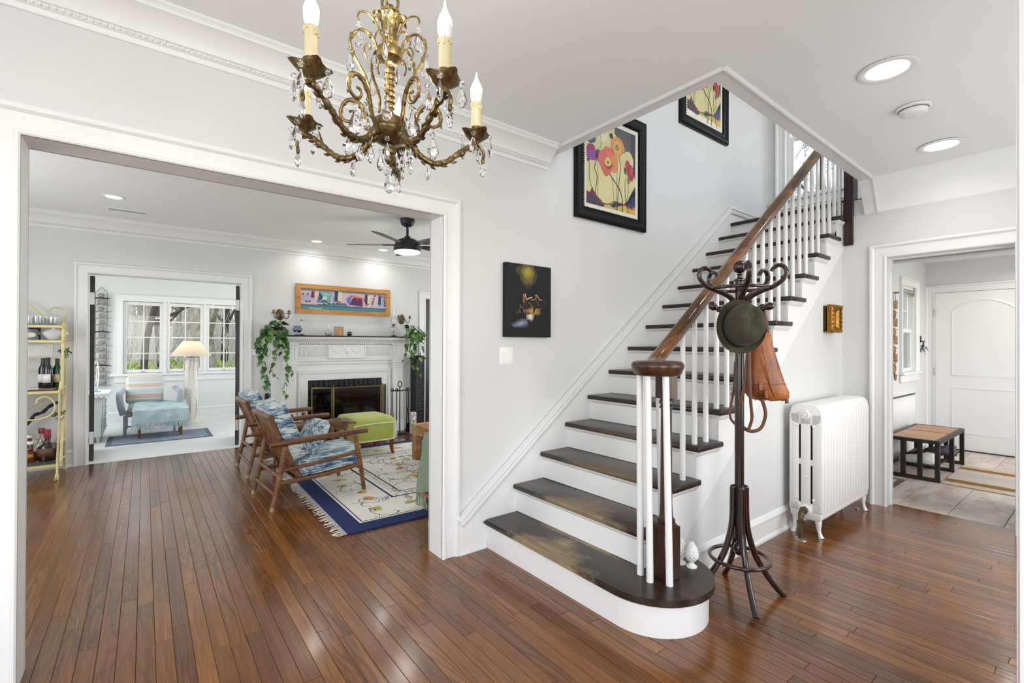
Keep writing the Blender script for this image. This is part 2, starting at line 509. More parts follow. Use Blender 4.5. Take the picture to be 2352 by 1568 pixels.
# door opening lining (jambs and head)
mb = MB(); j = .018
mb.box(OX0 - .02, OX0, YA - .004, YA2 + .004, 0, OH); mb.box(OX1, OX1 + .02, YA - .004, YA2 + .004, 0, OH)
mb.box(OX0 - .02, OX1 + .02, YA - .004, YA2 + .004, OH, OH + .02)
struct('trim_opening_lining', mb, TRIM)
CASING = [(0, 0), (0, .014), (.006, .019), (.016, .019), (.020, .012), (.026, .010), (.085, .012), (.090, .020), (.096, .027), (.108, .029), (.115, .026), (.115, 0)]
def casing(name, x0, x1, h, y, out=-1, axis='x', fixed=None, prof=CASING, sill=0.0, k=1.0):
    """casing around an opening: U path, the profile's width pointing away from the opening"""
    pr = [(w * k, o) for w, o in prof]
    mb = MB()
    if axis == 'x':
        path = [(x0, y, sill), (x0, y, h), (x1, y, h), (x1, y, sill)]; o = (0, out, 0)
        if out < 0: path = path
        else: path = path[::-1]
    else:
        path = [(y, x0, sill), (y, x0, h), (y, x1, h), (y, x1, sill)]; o = (out, 0, 0)
        if out > 0: path = path
        else: path = path[::-1]
    # left of travel with out toward the viewer
    mb.sweep(path, o, pr)
    return struct(name, mb, TRIM)
casing('trim_opening_casing', OX0, OX1, OH, YA, -1)
casing('trim_opening_casing_living', OX0, OX1, OH, YA2, 1)

# hall crown moulding on the stair wall, stops short of the stair opening
CROWN = [(0, 0), (.012, 0), (.02, -.022), (.032, -.03), (.05, -.05), (.075, -.075), (.098, -.088), (.112, -.092), (.115, -.105), (.128, -.108), (.14, -.112), (.14, -.165)]
def crown(name, p0, p1, wall_dir, z, prof=None, end=None):
    """prof: (distance from wall at depth): built as (out from wall, down)"""
    pts = [(.135, 0), (.135, -.012), (.122, -.022), (.118, -.034), (.105, -.038), (.085, -.052), (.062, -.076), (.046, -.104), (.040, -.118), (.030, -.121), (.026, -.134), (.016, -.140), (.010, -.160), (0, -.163), (0, 0)]
    mb = MB(); p0, p1, wd = Vector(p0), Vector(p1), Vector(wall_dir)
    rings = [[p + wd * o + Vector((0, 0, u)) for o, u in pts] for p in (p0, p1)]
    mb.ring_loft(rings)
    d = (p1 - p0); n_ = int(d.length / .022); d.normalize()
    o = struct(name, mb, TRIM)
    mb = MB()                                                    # egg-and-dart bead row
    for i in range(n_):
        c = p0 + d * (.011 + i * .022) + wd * .030 + Vector((0, 0, -.1285))
        mb.lathe([(.0001, -.008), (.0068, -.004), (.0082, .001), (.005, .007), (.0001, .008)], c, 6)
    e = build('bead_row', mb, TRIM, o); e['kind'] = 'stuff'
    return o
crown('trim_crown_hall', (-2.5, YA, CZ), (2.372, YA, CZ), (0, -1, 0), CZ)
# baseboard scrap between the casing and the stair
def baseboard(name, p0, p1, out, h=.14, t=.018):
    p0, p1, o = Vector(p0), Vector(p1), Vector(out)
    pr = [(0, 0), (t + .012, 0), (t + .012, .016), (t + .004, .026), (t, .03), (t, h - .045), (t + .006, h - .038), (t + .006, h - .028), (t - .002, h - .018), (t - .008, h - .006), (.004, h), (0, h)]
    mb = MB(); mb.ring_loft([[p + o * a + Vector((0, 0, z)) for a, z in pr] for p in (p0, p1)])
    return struct(name, mb, TRIM)
mb = MB(); mb.ring_loft([[Vector((x, YA - .02 - a, z)) for a, z in ((0, 0), (.016, 0), (.016, .012), (.010, .022), (.010, .04), (0, .05))] for x in (1.60, 1.81)])
struct('trim_shoe_moulding', mb, TRIM)

# entry wall, ceiling soffit step above it
EY0, EY1, EH = .47, 1.215, 2.10
wall_boxes('wall_east', [(XE, XE + .14, EY1 + .02, YB + .06, 0, 2.50), (XE, XE + .14, EY0 - .02, EY1 + .02, EH + .02, 2.50), (XE, XE + .14, -.95, EY0 - .02, 0, 2.50)], WALL)
casing('trim_entry_casing', EY0, EY1, EH, XE, -1, 'y')
mb = MB(); mb.box(XE, XE + .14, EY1, EY1 + .02, 0, EH); mb.box(XE, XE + .14, EY0 - .02, EY0, 0, EH); mb.box(XE, XE + .14, EY0 - .02, EY1 + .02, EH, EH + .02)
mb.box(XE + .085, XE + .125, EY1 - .012, EY1, 0, EH - .012); mb.box(XE + .085, XE + .125, EY0, EY1, EH - .012, EH)
struct('trim_entry_lining', mb, TRIM)
# hall walls behind and beside the viewpoint
wall_boxes('wall_south', [(-2.6, -1.7, -2.72, -2.6, 0, CZ), (.9, 1.85, -2.72, -2.6, 0, CZ), (-1.7, .9, -2.72, -2.6, 0, .7), (-1.7, .9, -2.72, -2.6, 2.4, CZ)], WALL)
wall_boxes('wall_west', [(-2.72, -2.6, -2.7, -.9, 0, CZ), (-2.72, -2.6, 1.3, 7.1, 0, CZ), (-2.72, -2.6, -.9, 1.3, 0, .7), (-2.72, -2.6, -.9, 1.3, 2.4, CZ)], WALL)
wall_boxes('wall_hall_south', [(1.85, 2.4, -1.07, -.95, 0, CZ), (4.4, 5.09, -1.07, -.95, 0, CZ), (2.4, 4.4, -1.07, -.95, 0, .7), (2.4, 4.4, -1.07, -.95, 2.4, CZ)], WALL)
# partition whose cased edge closes the picture on the right
pe = on_x(2334.5, 784, 1.70).y
wall_boxes('wall_partition', [(1.72, 1.83, -2.6, pe - .012, 0, CZ)], WALL)
mb = MB(); mb.box(1.70, 1.85, pe - .022, pe, 0, CZ); mb.box(1.695, 1.72, pe - .13, pe - .002, 0, CZ, .004); mb.box(1.688, 1.70, pe - .13, pe - .10, 0, CZ, .003)
struct('trim_partition_casing', mb, TRIM)

# hall ceiling with the stair opening
SX0, SX1, SY0 = 2.40, 4.81, 1.285
CB = (4.806, 2.765)              # where the ceiling breaks down to the entry wall
wall_boxes('ceiling', [(-2.6, SX0, -2.6, YA, CZ, CZ + .12)], CEIL)
MXZ = frame_M((0, 0, 0), (1, 0, 0), (0, 0, 1))            # local (x, z) plane, depth along -y
mb = MB(); mb.prism([(SX0, CZ), CB, (XE, 2.50), (XE + .14, 2.50), (XE + .14, CZ + .12), (SX0, CZ + .12)], -SY0, 2.6, MXZ); struct('ceiling_east', mb, CEIL)
# trim around the stair opening: flat band with a small outer moulding
def opening_trim():
    T = [(-.02, -.022), (.010, -.022), (.018, -.016), (.020, -.008), (.012, -.004), (.014, .004), (.008, .010), (.008, .085), (-.13, .085), (-.13, .078), (-.02, .078)]
    mb = MB(); mb.sweep([(SX0, YA, CZ), (SX0, SY0, CZ)], (1, 0, 0), T); struct('trim_stair_opening_west', mb, TRIM)
    mb = MB(); mb.sweep([(SX0 - .005, SY0, CZ), (CB[0], SY0, CB[1]), (XE, SY0, 2.50)], (0, 1, 0), T); struct('trim_stair_opening_south', mb, TRIM)
opening_trim()
# upper stairwell shell
UY0 = -.6
wall_boxes('wall_stairwell_west', [(2.25, 2.385, -.6, YA, CZ + .14, TOP)], WALL)
wall_boxes('wall_stairwell_south', [(2.25, 3.0, UY0 - .12, UY0, CZ + .12, TOP), (5.2, XS + .1, UY0 - .12, UY0, CZ - .14, TOP), (3.0, 5.2, UY0 - .12, UY0, CZ + .12, 3.5), (3.0, 5.2, UY0 - .12, UY0, 5.0, TOP)], WALL)
wall_boxes('ceiling_stairwell', [(2.25, XS + .15, UY0 - .1, YA2, TOP, TOP + .1)], CEIL)
# landing wall with its window
UWY0, UWY1, UWZ0, UWZ1 = 1.88, 2.42, 3.07, 4.55
wall_boxes('wall_landing', [(XS, XS + .15, UWY1, YA, 2.2, TOP), (XS, XS + .15, UY0, UWY0, 2.2, TOP), (XS, XS + .15, UWY0, UWY1, 2.2, UWZ0), (XS, XS + .15, UWY0, UWY1, UWZ1, TOP)], WALL)

# living room
DX0, DX1, DH = -.498, 1.000, 2.129
RX0, RX1, RH = 3.66, 4.44, 2.10
wall_boxes('wall_fireplace', [(-2.6, DX0 - .02, YF, YF2, 0, LZ), (DX0 - .02, DX1 + .02, YF, YF2, DH + .02, LZ), (DX1 + .02, RX0, YF, YF2, 0, LZ), (RX0, RX1, YF, YF2, RH, LZ), (RX1, 5.3, YF, YF2, 0, LZ)], WALL)
wall_boxes('wall_living_east', [(5.2, 5.3, YA2, 3.6, 0, LZ), (5.2, 5.3, 6.2, YF, 0, LZ), (5.2, 5.3, 3.6, 6.2, 0, .6), (5.2, 5.3, 3.6, 6.2, 2.4, LZ)], WALL)
wall_boxes('ceiling_living', [(-2.6, 5.3, YA2, YF2, LZ, LZ + .12)], CEIL)
wall_boxes('floor_living_east', [(5.05, 5.3, YA2, YF, -.1, -.002)], DARKW)
crown('trim_crown_living', (-2.5, YF, LZ), (5.2, YF, LZ), (0, -1, 0), LZ)
casing('trim_sunroom_casing', DX0, DX1, DH, YF, -1)
casing('trim_side_door_casing', RX0, RX1, RH, YF, -1)
mb = MB(); mb.box(DX0 - .02, DX0, YF, YF2, 0, DH); mb.box(DX1, DX1 + .02, YF, YF2, 0, DH); mb.box(DX0 - .02, DX1 + .02, YF, YF2, DH, DH + .02)
struct('trim_sunroom_lining', mb, TRIM)
baseboard('baseboard_living_west', (-2.5, YF, 0), (DX0 - .115, YF, 0), (0, -1, 0), .19)
baseboard('baseboard_living_middle', (DX1 + .115, YF, 0), (1.30, YF, 0), (0, -1, 0), .19)
mb = MB(); mb.box(DX1 + .115, 1.335, YF - .02, YF, on_y(590, 816, YF).z, on_y(590, 801, YF).z, .005); struct('trim_chair_rail', mb, TRIM)
baseboard('baseboard_hall', (2.40, YB, 0), (XE, YB, 0), (0, -1, 0), .17)

# sunroom
SY1 = 10.15
WX0, WX1 = on_y(282, 760, SY1).x, 2.05
WZ0, WZ1 = on_y(290, 858, SY1).z, on_y(282, 690, SY1).z
wall_boxes('wall_sunroom_north', [(-1.7, WX0, SY1, SY1 + .12, 0, 2.65), (WX1, 2.6, SY1, SY1 + .12, 0, 2.65), (WX0, WX1, SY1, SY1 + .12, 0, WZ0), (WX0, WX1, SY1, SY1 + .12, WZ1, 2.65)], SUNW)
wall_boxes('wall_sunroom_west', [(-1.72, -1.6, YF2, 7.6, 0, 2.65), (-1.72, -1.6, 9.8, SY1, 0, 2.65), (-1.72, -1.6, 7.6, 9.8, 0, .7), (-1.72, -1.6, 7.6, 9.8, 2.3, 2.65)], SUNW)
wall_boxes('wall_sunroom_east', [(2.5, 2.62, YF2, 7.6, 0, 2.65), (2.5, 2.62, 9.8, SY1, 0, 2.65), (2.5, 2.62, 7.6, 9.8, 0, .7), (2.5, 2.62, 7.6, 9.8, 2.3, 2.65)], SUNW)
wall_boxes('ceiling_sunroom', [(-1.72, 2.62, YF2, SY1 + .1, 2.65, 2.75)], CEIL)
baseboard('baseboard_sunroom', (-1.6, SY1, 0), (2.5, SY1, 0), (0, -1, 0), .22)
casing('trim_sunroom_window_casing', WX0, WX1, WZ1, SY1, -1, sill=WZ0, prof=[(0, 0), (0, .02), (.085, .02), (.09, .026), (.10, .026), (.10, 0)])
mb = MB(); mb.box(WX0 - .16, WX1 + .16, SY1 - .06, SY1, WZ0 - .04, WZ0, .006); mb.box(WX0 - .11, WX1 + .11, SY1 - .022, SY1, WZ0 - .145, WZ0 - .04, .004)
struct('trim_sunroom_window_sill', mb, TRIM)
def sash(parent, x0, x1, z0, z1, y, nx, nz, st=.045, mun=.016, axis='x', d=.035):
    """a glazed sash: stiles and rails, muntins, panes each a part of the window"""
    def bx(mb, a0, a1, c0, c1, dy0, dy1, bev=.002):
        if axis == 'x': mb.box(a0, a1, y + dy0, y + dy1, c0, c1, bev)
        else: mb.box(y + dy0, y + dy1, a0, a1, c0, c1, bev)
    mb = MB()
    bx(mb, x0, x0 + st, z0, z1, 0, d); bx(mb, x1 - st, x1, z0, z1, 0, d)
    bx(mb, x0 + st, x1 - st, z0, z0 + st, 0, d); bx(mb, x0 + st, x1 - st, z1 - st, z1, 0, d)
    sh = build('sash', mb, TRIM, parent)
    gx, gz = (x1 - x0 - 2 * st) / nx, (z1 - z0 - 2 * st) / nz
    for i in range(1, nx):
        mb = MB(); c = x0 + st + gx * i; bx(mb, c - mun / 2, c + mun / 2, z0 + st, z1 - st, .004, d - .004, 0); build('muntin', mb, TRIM, sh)
    for k in range(1, nz):
        mb = MB(); c = z0 + st + gz * k; bx(mb, x0 + st, x1 - st, c - mun / 2, c + mun / 2, .006, d - .006, 0); build('muntin', mb, TRIM, sh)
    for i in range(nx):
        for k in range(nz):
            mb = MB(); a, c = x0 + st + gx * i, z0 + st + gz * k
            bx(mb, a + .003, a + gx - .003, c + .003, c + gz - .003, d * .5 - .002, d * .5 + .002, 0); build('pane', mb, GLASSP, sh)
    return sh
def xw(px): return on_y(px, 770, SY1 + .03).x
wins = [(xw(283), xw(375)), (xw(382), xw(468)), (xw(473), xw(473) + (xw(468) - xw(382)) * 1.03)]
mb = MB()
for a, c in ((WX0, wins[0][0]), (wins[0][1], wins[1][0]), (wins[1][1], wins[2][0]), (wins[2][1], WX1)): mb.box(a, c, SY1 + .01, SY1 + .10, WZ0, WZ1)
win = struct('window_1', mb, TRIM)
for a, c in wins:
    sash(win, a, c, WZ0 + .012, WZ1 - .012, SY1 + .03, 2, 4, .05, .017)
    mb = MB(); mb.cbox(((a + c) / 2, SY1 + .02, WZ0 + .03), (.05, .02, .014), bev=.003); build('latch', mb, STEEL, win)
# landing window
def uy(px, x=XS + .04): return on_x(px, 400, x).y
mb = MB()
mb.box(XS + .02, XS + .12, UWY1 - .03, UWY1, UWZ0, UWZ1); mb.box(XS + .02, XS + .12, UWY0, UWY0 + .03, UWZ0, UWZ1)
mb.box(XS + .02, XS + .12, UWY0, UWY1, UWZ1 - .03, UWZ1); mb.box(XS + .02, XS + .12, UWY0, UWY1, UWZ0 - .02, UWZ0)
win = struct('window_2', mb, TRIM)
sash(win, UWY0 + .03, UWY1 - .03, UWZ0, 3.80, XS + .04, 1, 1, .035, .016, 'y')
sash(win, UWY0 + .03, UWY1 - .03, 3.765, UWZ1 - .03, XS + .085, 2, 2, .035, .016, 'y')
casing('trim_landing_window_casing', UWY0, UWY1, UWZ1, XS, -1, 'y', sill=UWZ0)
mb = MB(); mb.box(XS - .05, XS, UWY0 - .16, UWY1 + .16, UWZ0 - .035, UWZ0, .006); mb.box(XS - .02, XS, UWY0 - .11, UWY1 + .11, UWZ0 - .12, UWZ0 - .035, .004)
struct('trim_landing_window_sill', mb, TRIM)
# ------------------------------------------------------------------ staircase
TREADM = wood('stair_tread_wood', '#130b07', '#20130c', '#33231a', 5, 1, .30)
def tread_material():
    """dark stained treads, rubbed bare in the middle of the lower steps"""
    b = NB('worn_tread'); v = b.coord('Object', (1, .12, 1))
    n1 = b.noise(v, 16, 6, .65); base = b.ramp(n1, [(.3, '#1a110b'), (.55, '#2e2117'), (.75, '#46362a')])
    sp = b.n('ShaderNodeSeparateXYZ'); g = b.n('ShaderNodeNewGeometry'); b.l(g.outputs['Position'], sp.inputs[0])
    # distance of a point on a tread from the walking line y ~ 2.0, near the nosing
    ry = b.math('ABSOLUTE', b.math('SUBTRACT', sp.outputs[1], 2.0))
    step = b.math('SUBTRACT', sp.outputs[0], NX)
    fr = b.math('MODULO', step, GO)
    fx = b.math('DIVIDE', fr, GO)
    hgt = b.math('SUBTRACT', 1.0, b.math('DIVIDE', sp.outputs[2], .95), True)
    wob = b.math('MULTIPLY', b.noise(b.coord('Object', (1, 1, 1)), 11, 6, .7), 1.1)
    m1 = b.math('SUBTRACT', 1.13, b.math('ADD', b.math('MULTIPLY', ry, 1.9), b.math('ADD', b.math('MULTIPLY', fx, .62), b.math('MULTIPLY', wob, .75))))
    m1 = b.math('MULTIPLY', b.math('MULTIPLY', m1, b.math('ADD', b.math('MULTIPLY', b.math('POWER', b.noise(b.coord('Object', (1, .35, 1)), 70, 6, .85), 2.0), 12.0), .4), True), b.math('POWER', hgt, 1.2))
    light = b.ramp(b.noise(v, 40, 5, .7), [(.3, '#8a7358'), (.7, '#c0a884')])
    col = b.mix(base, light, b.math('MULTIPLY', m1, .9))
    rg = b.math('ADD', b.math('MULTIPLY', m1, .3), .3)
    return b.pbr(col, rg, 0, b.bump(n1, .1, .003))
WORN = tread_material()
RAILW = wood('handrail_wood', '#2c190b', '#5e3b1b', '#97652f', 5, 0, .2, .12, Coat_Weight=.3)
NEWELW = wood('newel_wood', '#1d0f08', '#3a2212', '#5b3a20', 9, 2, .30)
stair = thing('staircase', 'white staircase with dark worn treads climbing along the wall to a window landing', 'staircase', (NX, 2.6, 0))
NT = 14
def nx_(k): return NX + (k - 1) * GO
YN = 1.497                      # outer edge of the treads
# starting step with its round end
def start_outline(grow):
    c, r = (2.090, 1.50), .275 + grow
    pts = [(NX - grow + .028, 2.605), (NX - grow + .028, 1.51)]
    pts += arc(c, r, rad(182), rad(360), 22, lambda x, y: (x, y))
    pts += [(c[0] + r, 1.535), (2.10, 1.54), (2.10, 2.605)]
    return pts
mb = MB(); M_ = Matrix.Identity(4)
mb.prism(start_outline(.028), RISE - .034, RISE, M_)
bmesh.ops.bevel(mb.bm, geom=[e for e in mb.bm.edges if abs(e.verts[0].co.z - e.verts[1].co.z) < 1e-5], offset=.011, segments=3, affect='EDGES')
build('tread', mb, WORN, stair)
mb = MB(); mb.prism(start_outline(0), 0, RISE - .034, M_); build('riser', mb, TRIM, stair)
mb = MB(); mb.prism(start_outline(.012), RISE - .046, RISE - .033, M_); build('nosing_moulding', mb, TRIM, stair)
for k in range(2, NT):
    x0 = nx_(k); z = RISE * k
    mb = MB(); mb.box(x0, x0 + GO + .032, YN, 2.607, z - .034, z, .010, 3); build('tread', mb, WORN, stair)
    mb = MB(); mb.box(x0 + .028, x0 + .048, YB, 2.607, z - RISE + .002, z - .034); build('riser', mb, TRIM, stair)
    mb = MB()
    cove = [(0, 0), (.018, 0), (.016, -.008), (.010, -.014), (.005, -.022), (0, -.024)]
    def rr(x, y0, y1): return [[Vector((x - o, y, z - .034 + u)) for o, u in cove] for y in (y0, y1)]
    mb.ring_loft(rr(x0 + .028, YB - .016, 2.607))
    mb.ring_loft([[Vector((x, YB - o * 1.6, z - .034 + u * 1.5)) for o, u in cove] for x in (x0 + .014, x0 + GO + .03)])
    build('nosing_moulding', mb, TRIM, stair)
# landing
z = RISE * NT
mb = MB(); mb.box(nx_(NT), XS, YN, 2.607, z - .034, z, .008, 2); mb.box(nx_(NT) + .06, XS, UY0, YN, z - .034, z); build('landing', mb, TREADM, stair)
mb = MB(); mb.box(nx_(NT) + .028, nx_(NT) + .048, YB, 2.607, z - RISE, z - .034); build('riser', mb, TRIM, stair)
# sawtooth wall under the steps
poly = [(2.10, 0)]
for k in range(2, NT + 1): poly += [(nx_(k) + .03, RISE * (k - 1) - .02), (nx_(k) + .03, RISE * k - .034)]
poly += [(XE + .1, RISE * NT - .034), (XE + .1, 0)]
mb = MB(); mb.prism(poly, -YB - .06, -YB, MXZ); struct('wall_under_stairs', mb, WALL)
# outer stringer board on that wall, its straight lower edge crossing the wall
a, c = on_y(1684, 1032, YB), on_y(1573, 1234, YB); sl = (a.z - c.z) / (a.x - c.x); x_at = lambda zz: a.x + (zz - a.z) / sl
poly = [(x_at(.0), 0)] if x_at(0) > 2.12 else [(2.12, a.z + (2.12 - a.x) * sl)]
ztop = RISE * NT - .04
low = (XE, a.z + (XE - a.x) * sl)
up = []
for k in range(2, NT + 1): up += [(nx_(k) + .029, RISE * (k - 1) - .02), (nx_(k) + .029, RISE * k - .036)]
up = [p for p in up if p[0] > poly[0][0] - .3]
poly2 = [poly[0]] + up + [(XE, ztop), low]
mb = MB(); mb.prism(poly2, YB * -1 + 0, -YB + .008, MXZ); build('stringer', mb, TRIM, stair)
# wall-side skirt board with its moulded cap
A = on_y(1052, 1197, 2.61); B = on_y(1676, 478, 2.61); sl = (B.z - A.z) / (B.x - A.x)
E1 = on_y(1728, 499, 2.61)
top = [(A.x, A.z), (B.x, B.z), (XS, B.z + .0)]
mb = MB(); mb.prism([(A.x, 0), (XS, 0), (XS, B.z), (B.x, B.z), (A.x, A.z)], -YA, -2.606, MXZ); build('skirt_board', mb, TRIM, stair)
mb = MB()
mb.sweep([(A.x, 2.606, A.z), (B.x, 2.606, B.z), (XS, 2.606, B.z - .005)], (0, -1, 0), [(-.058, -.02), (-.058, .010), (-.050, .016), (-.030, .018), (-.024, .012), (-.018, .012), (-.012, .022), (0, .026), (.010, .024), (.012, -.02)])
build('skirt_cap', mb, TRIM, stair)
# handrail
def rail_z(x): return 1.268 + .7575 * (x - 2.2)
YR = 1.565
def rail_profile(): return [(.034, -.022), (.036, 0), (.033, .016), (.022, .027), (0, .031), (-.022, .027), (-.033, .016), (-.036, 0), (-.034, -.022), (-.026, -.034), (0, -.036), (.026, -.034)]
path = smoothpath([(2.05, 1.44, 1.243), (2.10, 1.50, 1.248), (2.17, 1.548, 1.268), (2.28, YR, rail_z(2.28)), (2.45, YR, rail_z(2.45))], 6)
path += [Vector((x, YR, rail_z(x))) for x in (3.0, 3.6, 4.2, 4.7, 5.02)]
rings = []
for i, p in enumerate(path):
    t = (path[min(i + 1, len(path) - 1)] - path[max(i - 1, 0)]).normalized(); sd = t.cross(Vector((0, 0, 1))).normalized(); u = sd.cross(t)
    rings.append([p + sd * a_ + u * b_ for a_, b_ in rail_profile()])
mb = MB(); mb.ring_loft(rings); build('handrail', mb, RAILW, stair, angle=50)
VC = Vector((2.02, 1.419, 0))
mb = MB(); mb.lathe([(.0, 1.206), (.10, 1.206), (.112, 1.212), (.118, 1.226), (.127, 1.246), (.128, 1.258), (.122, 1.270), (.108, 1.277), (0, 1.279)], VC, 40)
build('handrail_cap', mb, NEWELW, stair, angle=60)
# newel post
NPX, NPY, NR = 2.082, 1.410, rad(-15.3)
nw = None
mb = MB(); mb.cbox((NPX, NPY, (.1915 + .455) / 2), (.098, .098, .4545 - .1915), (0, 0, NR), .003)
mb.lathe([(.047, .452), (.047, .462), (.040, .466), (.044, .474), (.044, .484), (.036, .490), (.033, .500), (.030, .56), (.0285, .75), (.027, 1.02), (.027, 1.035), (.034, 1.04), (.034, 1.048), (.029, 1.052), (.031, 1.060), (.036, 1.064), (.036, 1.074), (.030, 1.082), (.034, 1.09)], (NPX, NPY, 0), 20)
mb.cbox((NPX, NPY, 1.147), (.078, .078, .118), (0, 0, NR), .003)
build('newel_post', mb, NEWELW, stair)
# balusters
WB = TRIM
def baluster(p0, p1, r0=.0165, r1=.0145):
    p0, p1 = Vector(p0), Vector(p1)
    mb = MB(); mb.tube([p0, p0.lerp(p1, .5), p1], [r0, (r0 + r1) / 2, r1], 12); build('baluster', mb, WB, stair)
for px, py, ptop in ((1471, 1318, 1468), (1493, 1335, 1487), (1538, 1344, 1528), (1482, 1290, 1477.5), (1523, 1290, 1510.5)):
    b0 = on_z(px, py, RISE); d = cam_depth(b0)
    baluster(b0, b0 + _R * ((ptop - px) * d / FPX) + Vector((0, 0, 1.207 - RISE)), .0175, .016)
for k in range(2, NT):
    for f in (.075, .20):
        if k == 2 and f < .1: continue
        if k == 3 and f < .1: continue
        x = nx_(k) + f - .012
        if k == 2: continue
        baluster((x, YR, RISE * k), (x, YR, rail_z(x) - .03))
# landing post that hangs past the ceiling
py0 = on_x(1959, 500, 4.93).y; py1 = on_x(1937.5, 440, 4.93).y
mb = MB(); mb.box(4.93, 5.06, py0, py1, 2.245, 3.62, .004); build('landing_post', mb, DARKW, stair)
mb = MB(); mb.box(XS - .02, XS, UY0, 2.6, z, z + .17, .003); mb.box(XS - .03, XS, UY0, 2.6, z + .17, z + .20, .005); build('landing_baseboard', mb, TRIM, stair)
mb = MB(); mb.box(4.96, XS, 1.20, 1.46, z - .30, z - .04); struct('wall_landing_edge', mb, WALL)
# ------------------------------------------------------------------ pictures on the stair wall
PRINTM = printed('art_print', .55, .06, 25)
PRINTG = printed('art_print_behind_glass', .18, .05, 14, Coat_Weight=.6, Coat_Roughness=.03)
BLKFR = plain('black_lacquer_frame', '#06070a', .36, var=.3, vs_=14, Specular_IOR_Level=.22)
MATB = plain('picture_mat_board', '#e4dfcf', .8, var=.02)
def rect_path(M, w, h): return [M @ Vector(p) for p in ((0, 0, 0), (0, h, 0), (w, h, 0), (w, 0, 0))]
def picture_frame(root, M, w, h, prof, mat, name='frame'):
    """profile (inward width, out)"""
    P = rect_path(M, w, h); out = M.to_3x3() @ Vector((0, 0, 1))
    mb = MB(); mb.sweep(P, out, [(-a, b) for a, b in prof], closed=True)
    return build(name, mb, mat, root)
def poppies(pr, S):
    """stylised poppies on tall stems"""
    cream, yel, gry, dk = '#d9cf98', '#cdbb62', '#4c4e50', '#26262b'
    pr.rect(0, 0, 1, 1, cream, 0)
    pr.poly([(.47, 1), (.56, .91), (.70, .82), (.76, .75), (.85, .74), (.89, .69), (.88, .62), (.94, .56), (1, .43), (1, 1)], gry, 1)
    pr.poly([(.90, 1), (.91, .66), (.95, .56), (1, .43), (1, 1)], dk, 2)
    pr.blob(.33, .93, .22, .13, '#d8cd8e', 2, 24, .1, 0, 3); pr.blob(.30, .86, .12, .10, '#e2dbb4', 3, 20, .1, 0, 5)
    pr.blob(.08, .78, .09, .09, '#56606a', 2, 20, .1, 0, 2)
    pr.blob(.83, .63, .13, .13, '#d6cc92', 3, 22, .06, 0, 8)
    pr.poly([(.72, .71), (.77, .73), (.79, .80), (.75, .79)], '#8a8a4a', 3)
    # ground waves
    pr.poly([(0, 0), (0, .13), (.05, .125), (.12, .10), (.22, .07), (.33, .035), (.45, .035), (.5, .06), (.58, .09), (.72, .10), (1, .06), (1, 0)], yel, 2)
    pr.poly([(0, 0), (0, .14), (.06, .13), (.10, .18), (.115, .205), (.13, .165), (.2, .11), (.30, .065), (.30, 0), (.26, -.01)], '#7c2036', 3)
    pr.poly([(.0, .02), (.04, .12), (.12, .11), (.22, .07), (.36, .03), (.30, -.02), (.2, 0)], '#3c3348', 4)
    pr.poly([(.40, .06), (.48, .055), (.56, .10), (.70, .105), (.78, .085), (.70, .075), (.52, .02), (.47, .04)], '#2f3044', 4)
    pr.line([(.25, .05), (.42, .045), (.55, .10), (.72, .09)], .012, '#8a4040', 5)
    pr.poly([(.74, .10), (.80, .07), (.90, .06), (1, .09), (1, -.02), (.86, -.02)], '#dcae48', 3)
    pr.poly([(.76, .105), (.86, .17), (1, .25), (1, .10), (.90, .065), (.82, .075)], '#2c2f5c', 4)
    pr.line([(.75, .10), (.84, .07), (.93, .065), (1, .09)], .016, '#b84a32', 5)
    pr.poly([(.84, .16), (.92, .27), (1, .36), (1, .22)], '#1d1c24', 3)
    # stems
    for pts, w in (([(.055, .50), (.05, .36), (.07, .24), (.16, .10)], .010), ([(.19, .53), (.15, .43), (.20, .33), (.17, .15), (.19, -.02)], .013), ([(.21, .53), (.22, .30), (.21, .05), (.23, -.05)], .006),
                   ([(.44, .43), (.52, .36), (.64, .28), (.71, .17), (.72, .06), (.70, -.1)], .022), ([(.65, .65), (.68, .52), (.65, .38), (.62, .14), (.60, -.1)], .013), ([(.61, .58), (.60, .3), (.60, .1), (.59, -.1)], .008),
                   ([(.50, .36), (.53, .2), (.55, .05), (.58, -.1)], .006), ([(.80, .43), (.77, .33), (.79, .15), (.88, -.1)], .010), ([(.83, .40), (.85, .28), (.81, .13), (.92, -.1)], .007), ([(.26, .83), (.28, .74), (.24, .66)], .008)):
        pr.line(pts, w * .7, '#4a4a38', 6)
    # flowers
    pr.blob(.08, .60, .10, .085, '#a33a72', 7, 20, .12, .2, 1); pr.blob(.11, .56, .11, .06, '#8a4a9a', 8, 20, .1, .1, 4); pr.blob(.235, .60, .055, .055, '#6b4690', 8, 16, .2, 0, 6)
    pr.poly([(0, .49), (.04, .53), (.05, .50), (.03, .47)], '#8a2430', 8); pr.poly([(.165, .62), (.19, .64), (.20, .54), (.17, .53)], '#6a1f34', 9)
    pr.blob(.61, .77, .13, .125, '#d9914a', 7, 26, .10, .3, 9); pr.blob(.60, .76, .085, .085, '#dba858', 8, 24, .1, 0, 11); pr.blob(.60, .755, .034, .034, '#5a5a3c', 9, 14, .1); pr.blob(.60, .755, .018, .018, '#b8ac60', 10, 10, .1)
    pr.blob(.43, .60, .15, .12, '#d4704f', 7, 26, .14, .4, 12); pr.blob(.38, .49, .10, .12, '#d0614e', 8, 22, .14, .2, 13); pr.blob(.54, .55, .09, .10, '#d9844e', 8, 20, .12, 0, 14); pr.blob(.32, .56, .10, .11, '#cf6a5c', 9, 20, .12, 0, 15)
    pr.poly([(.33, .50), (.42, .455), (.50, .50), (.52, .55), (.46, .52), (.38, .51)], '#a8323a', 10)
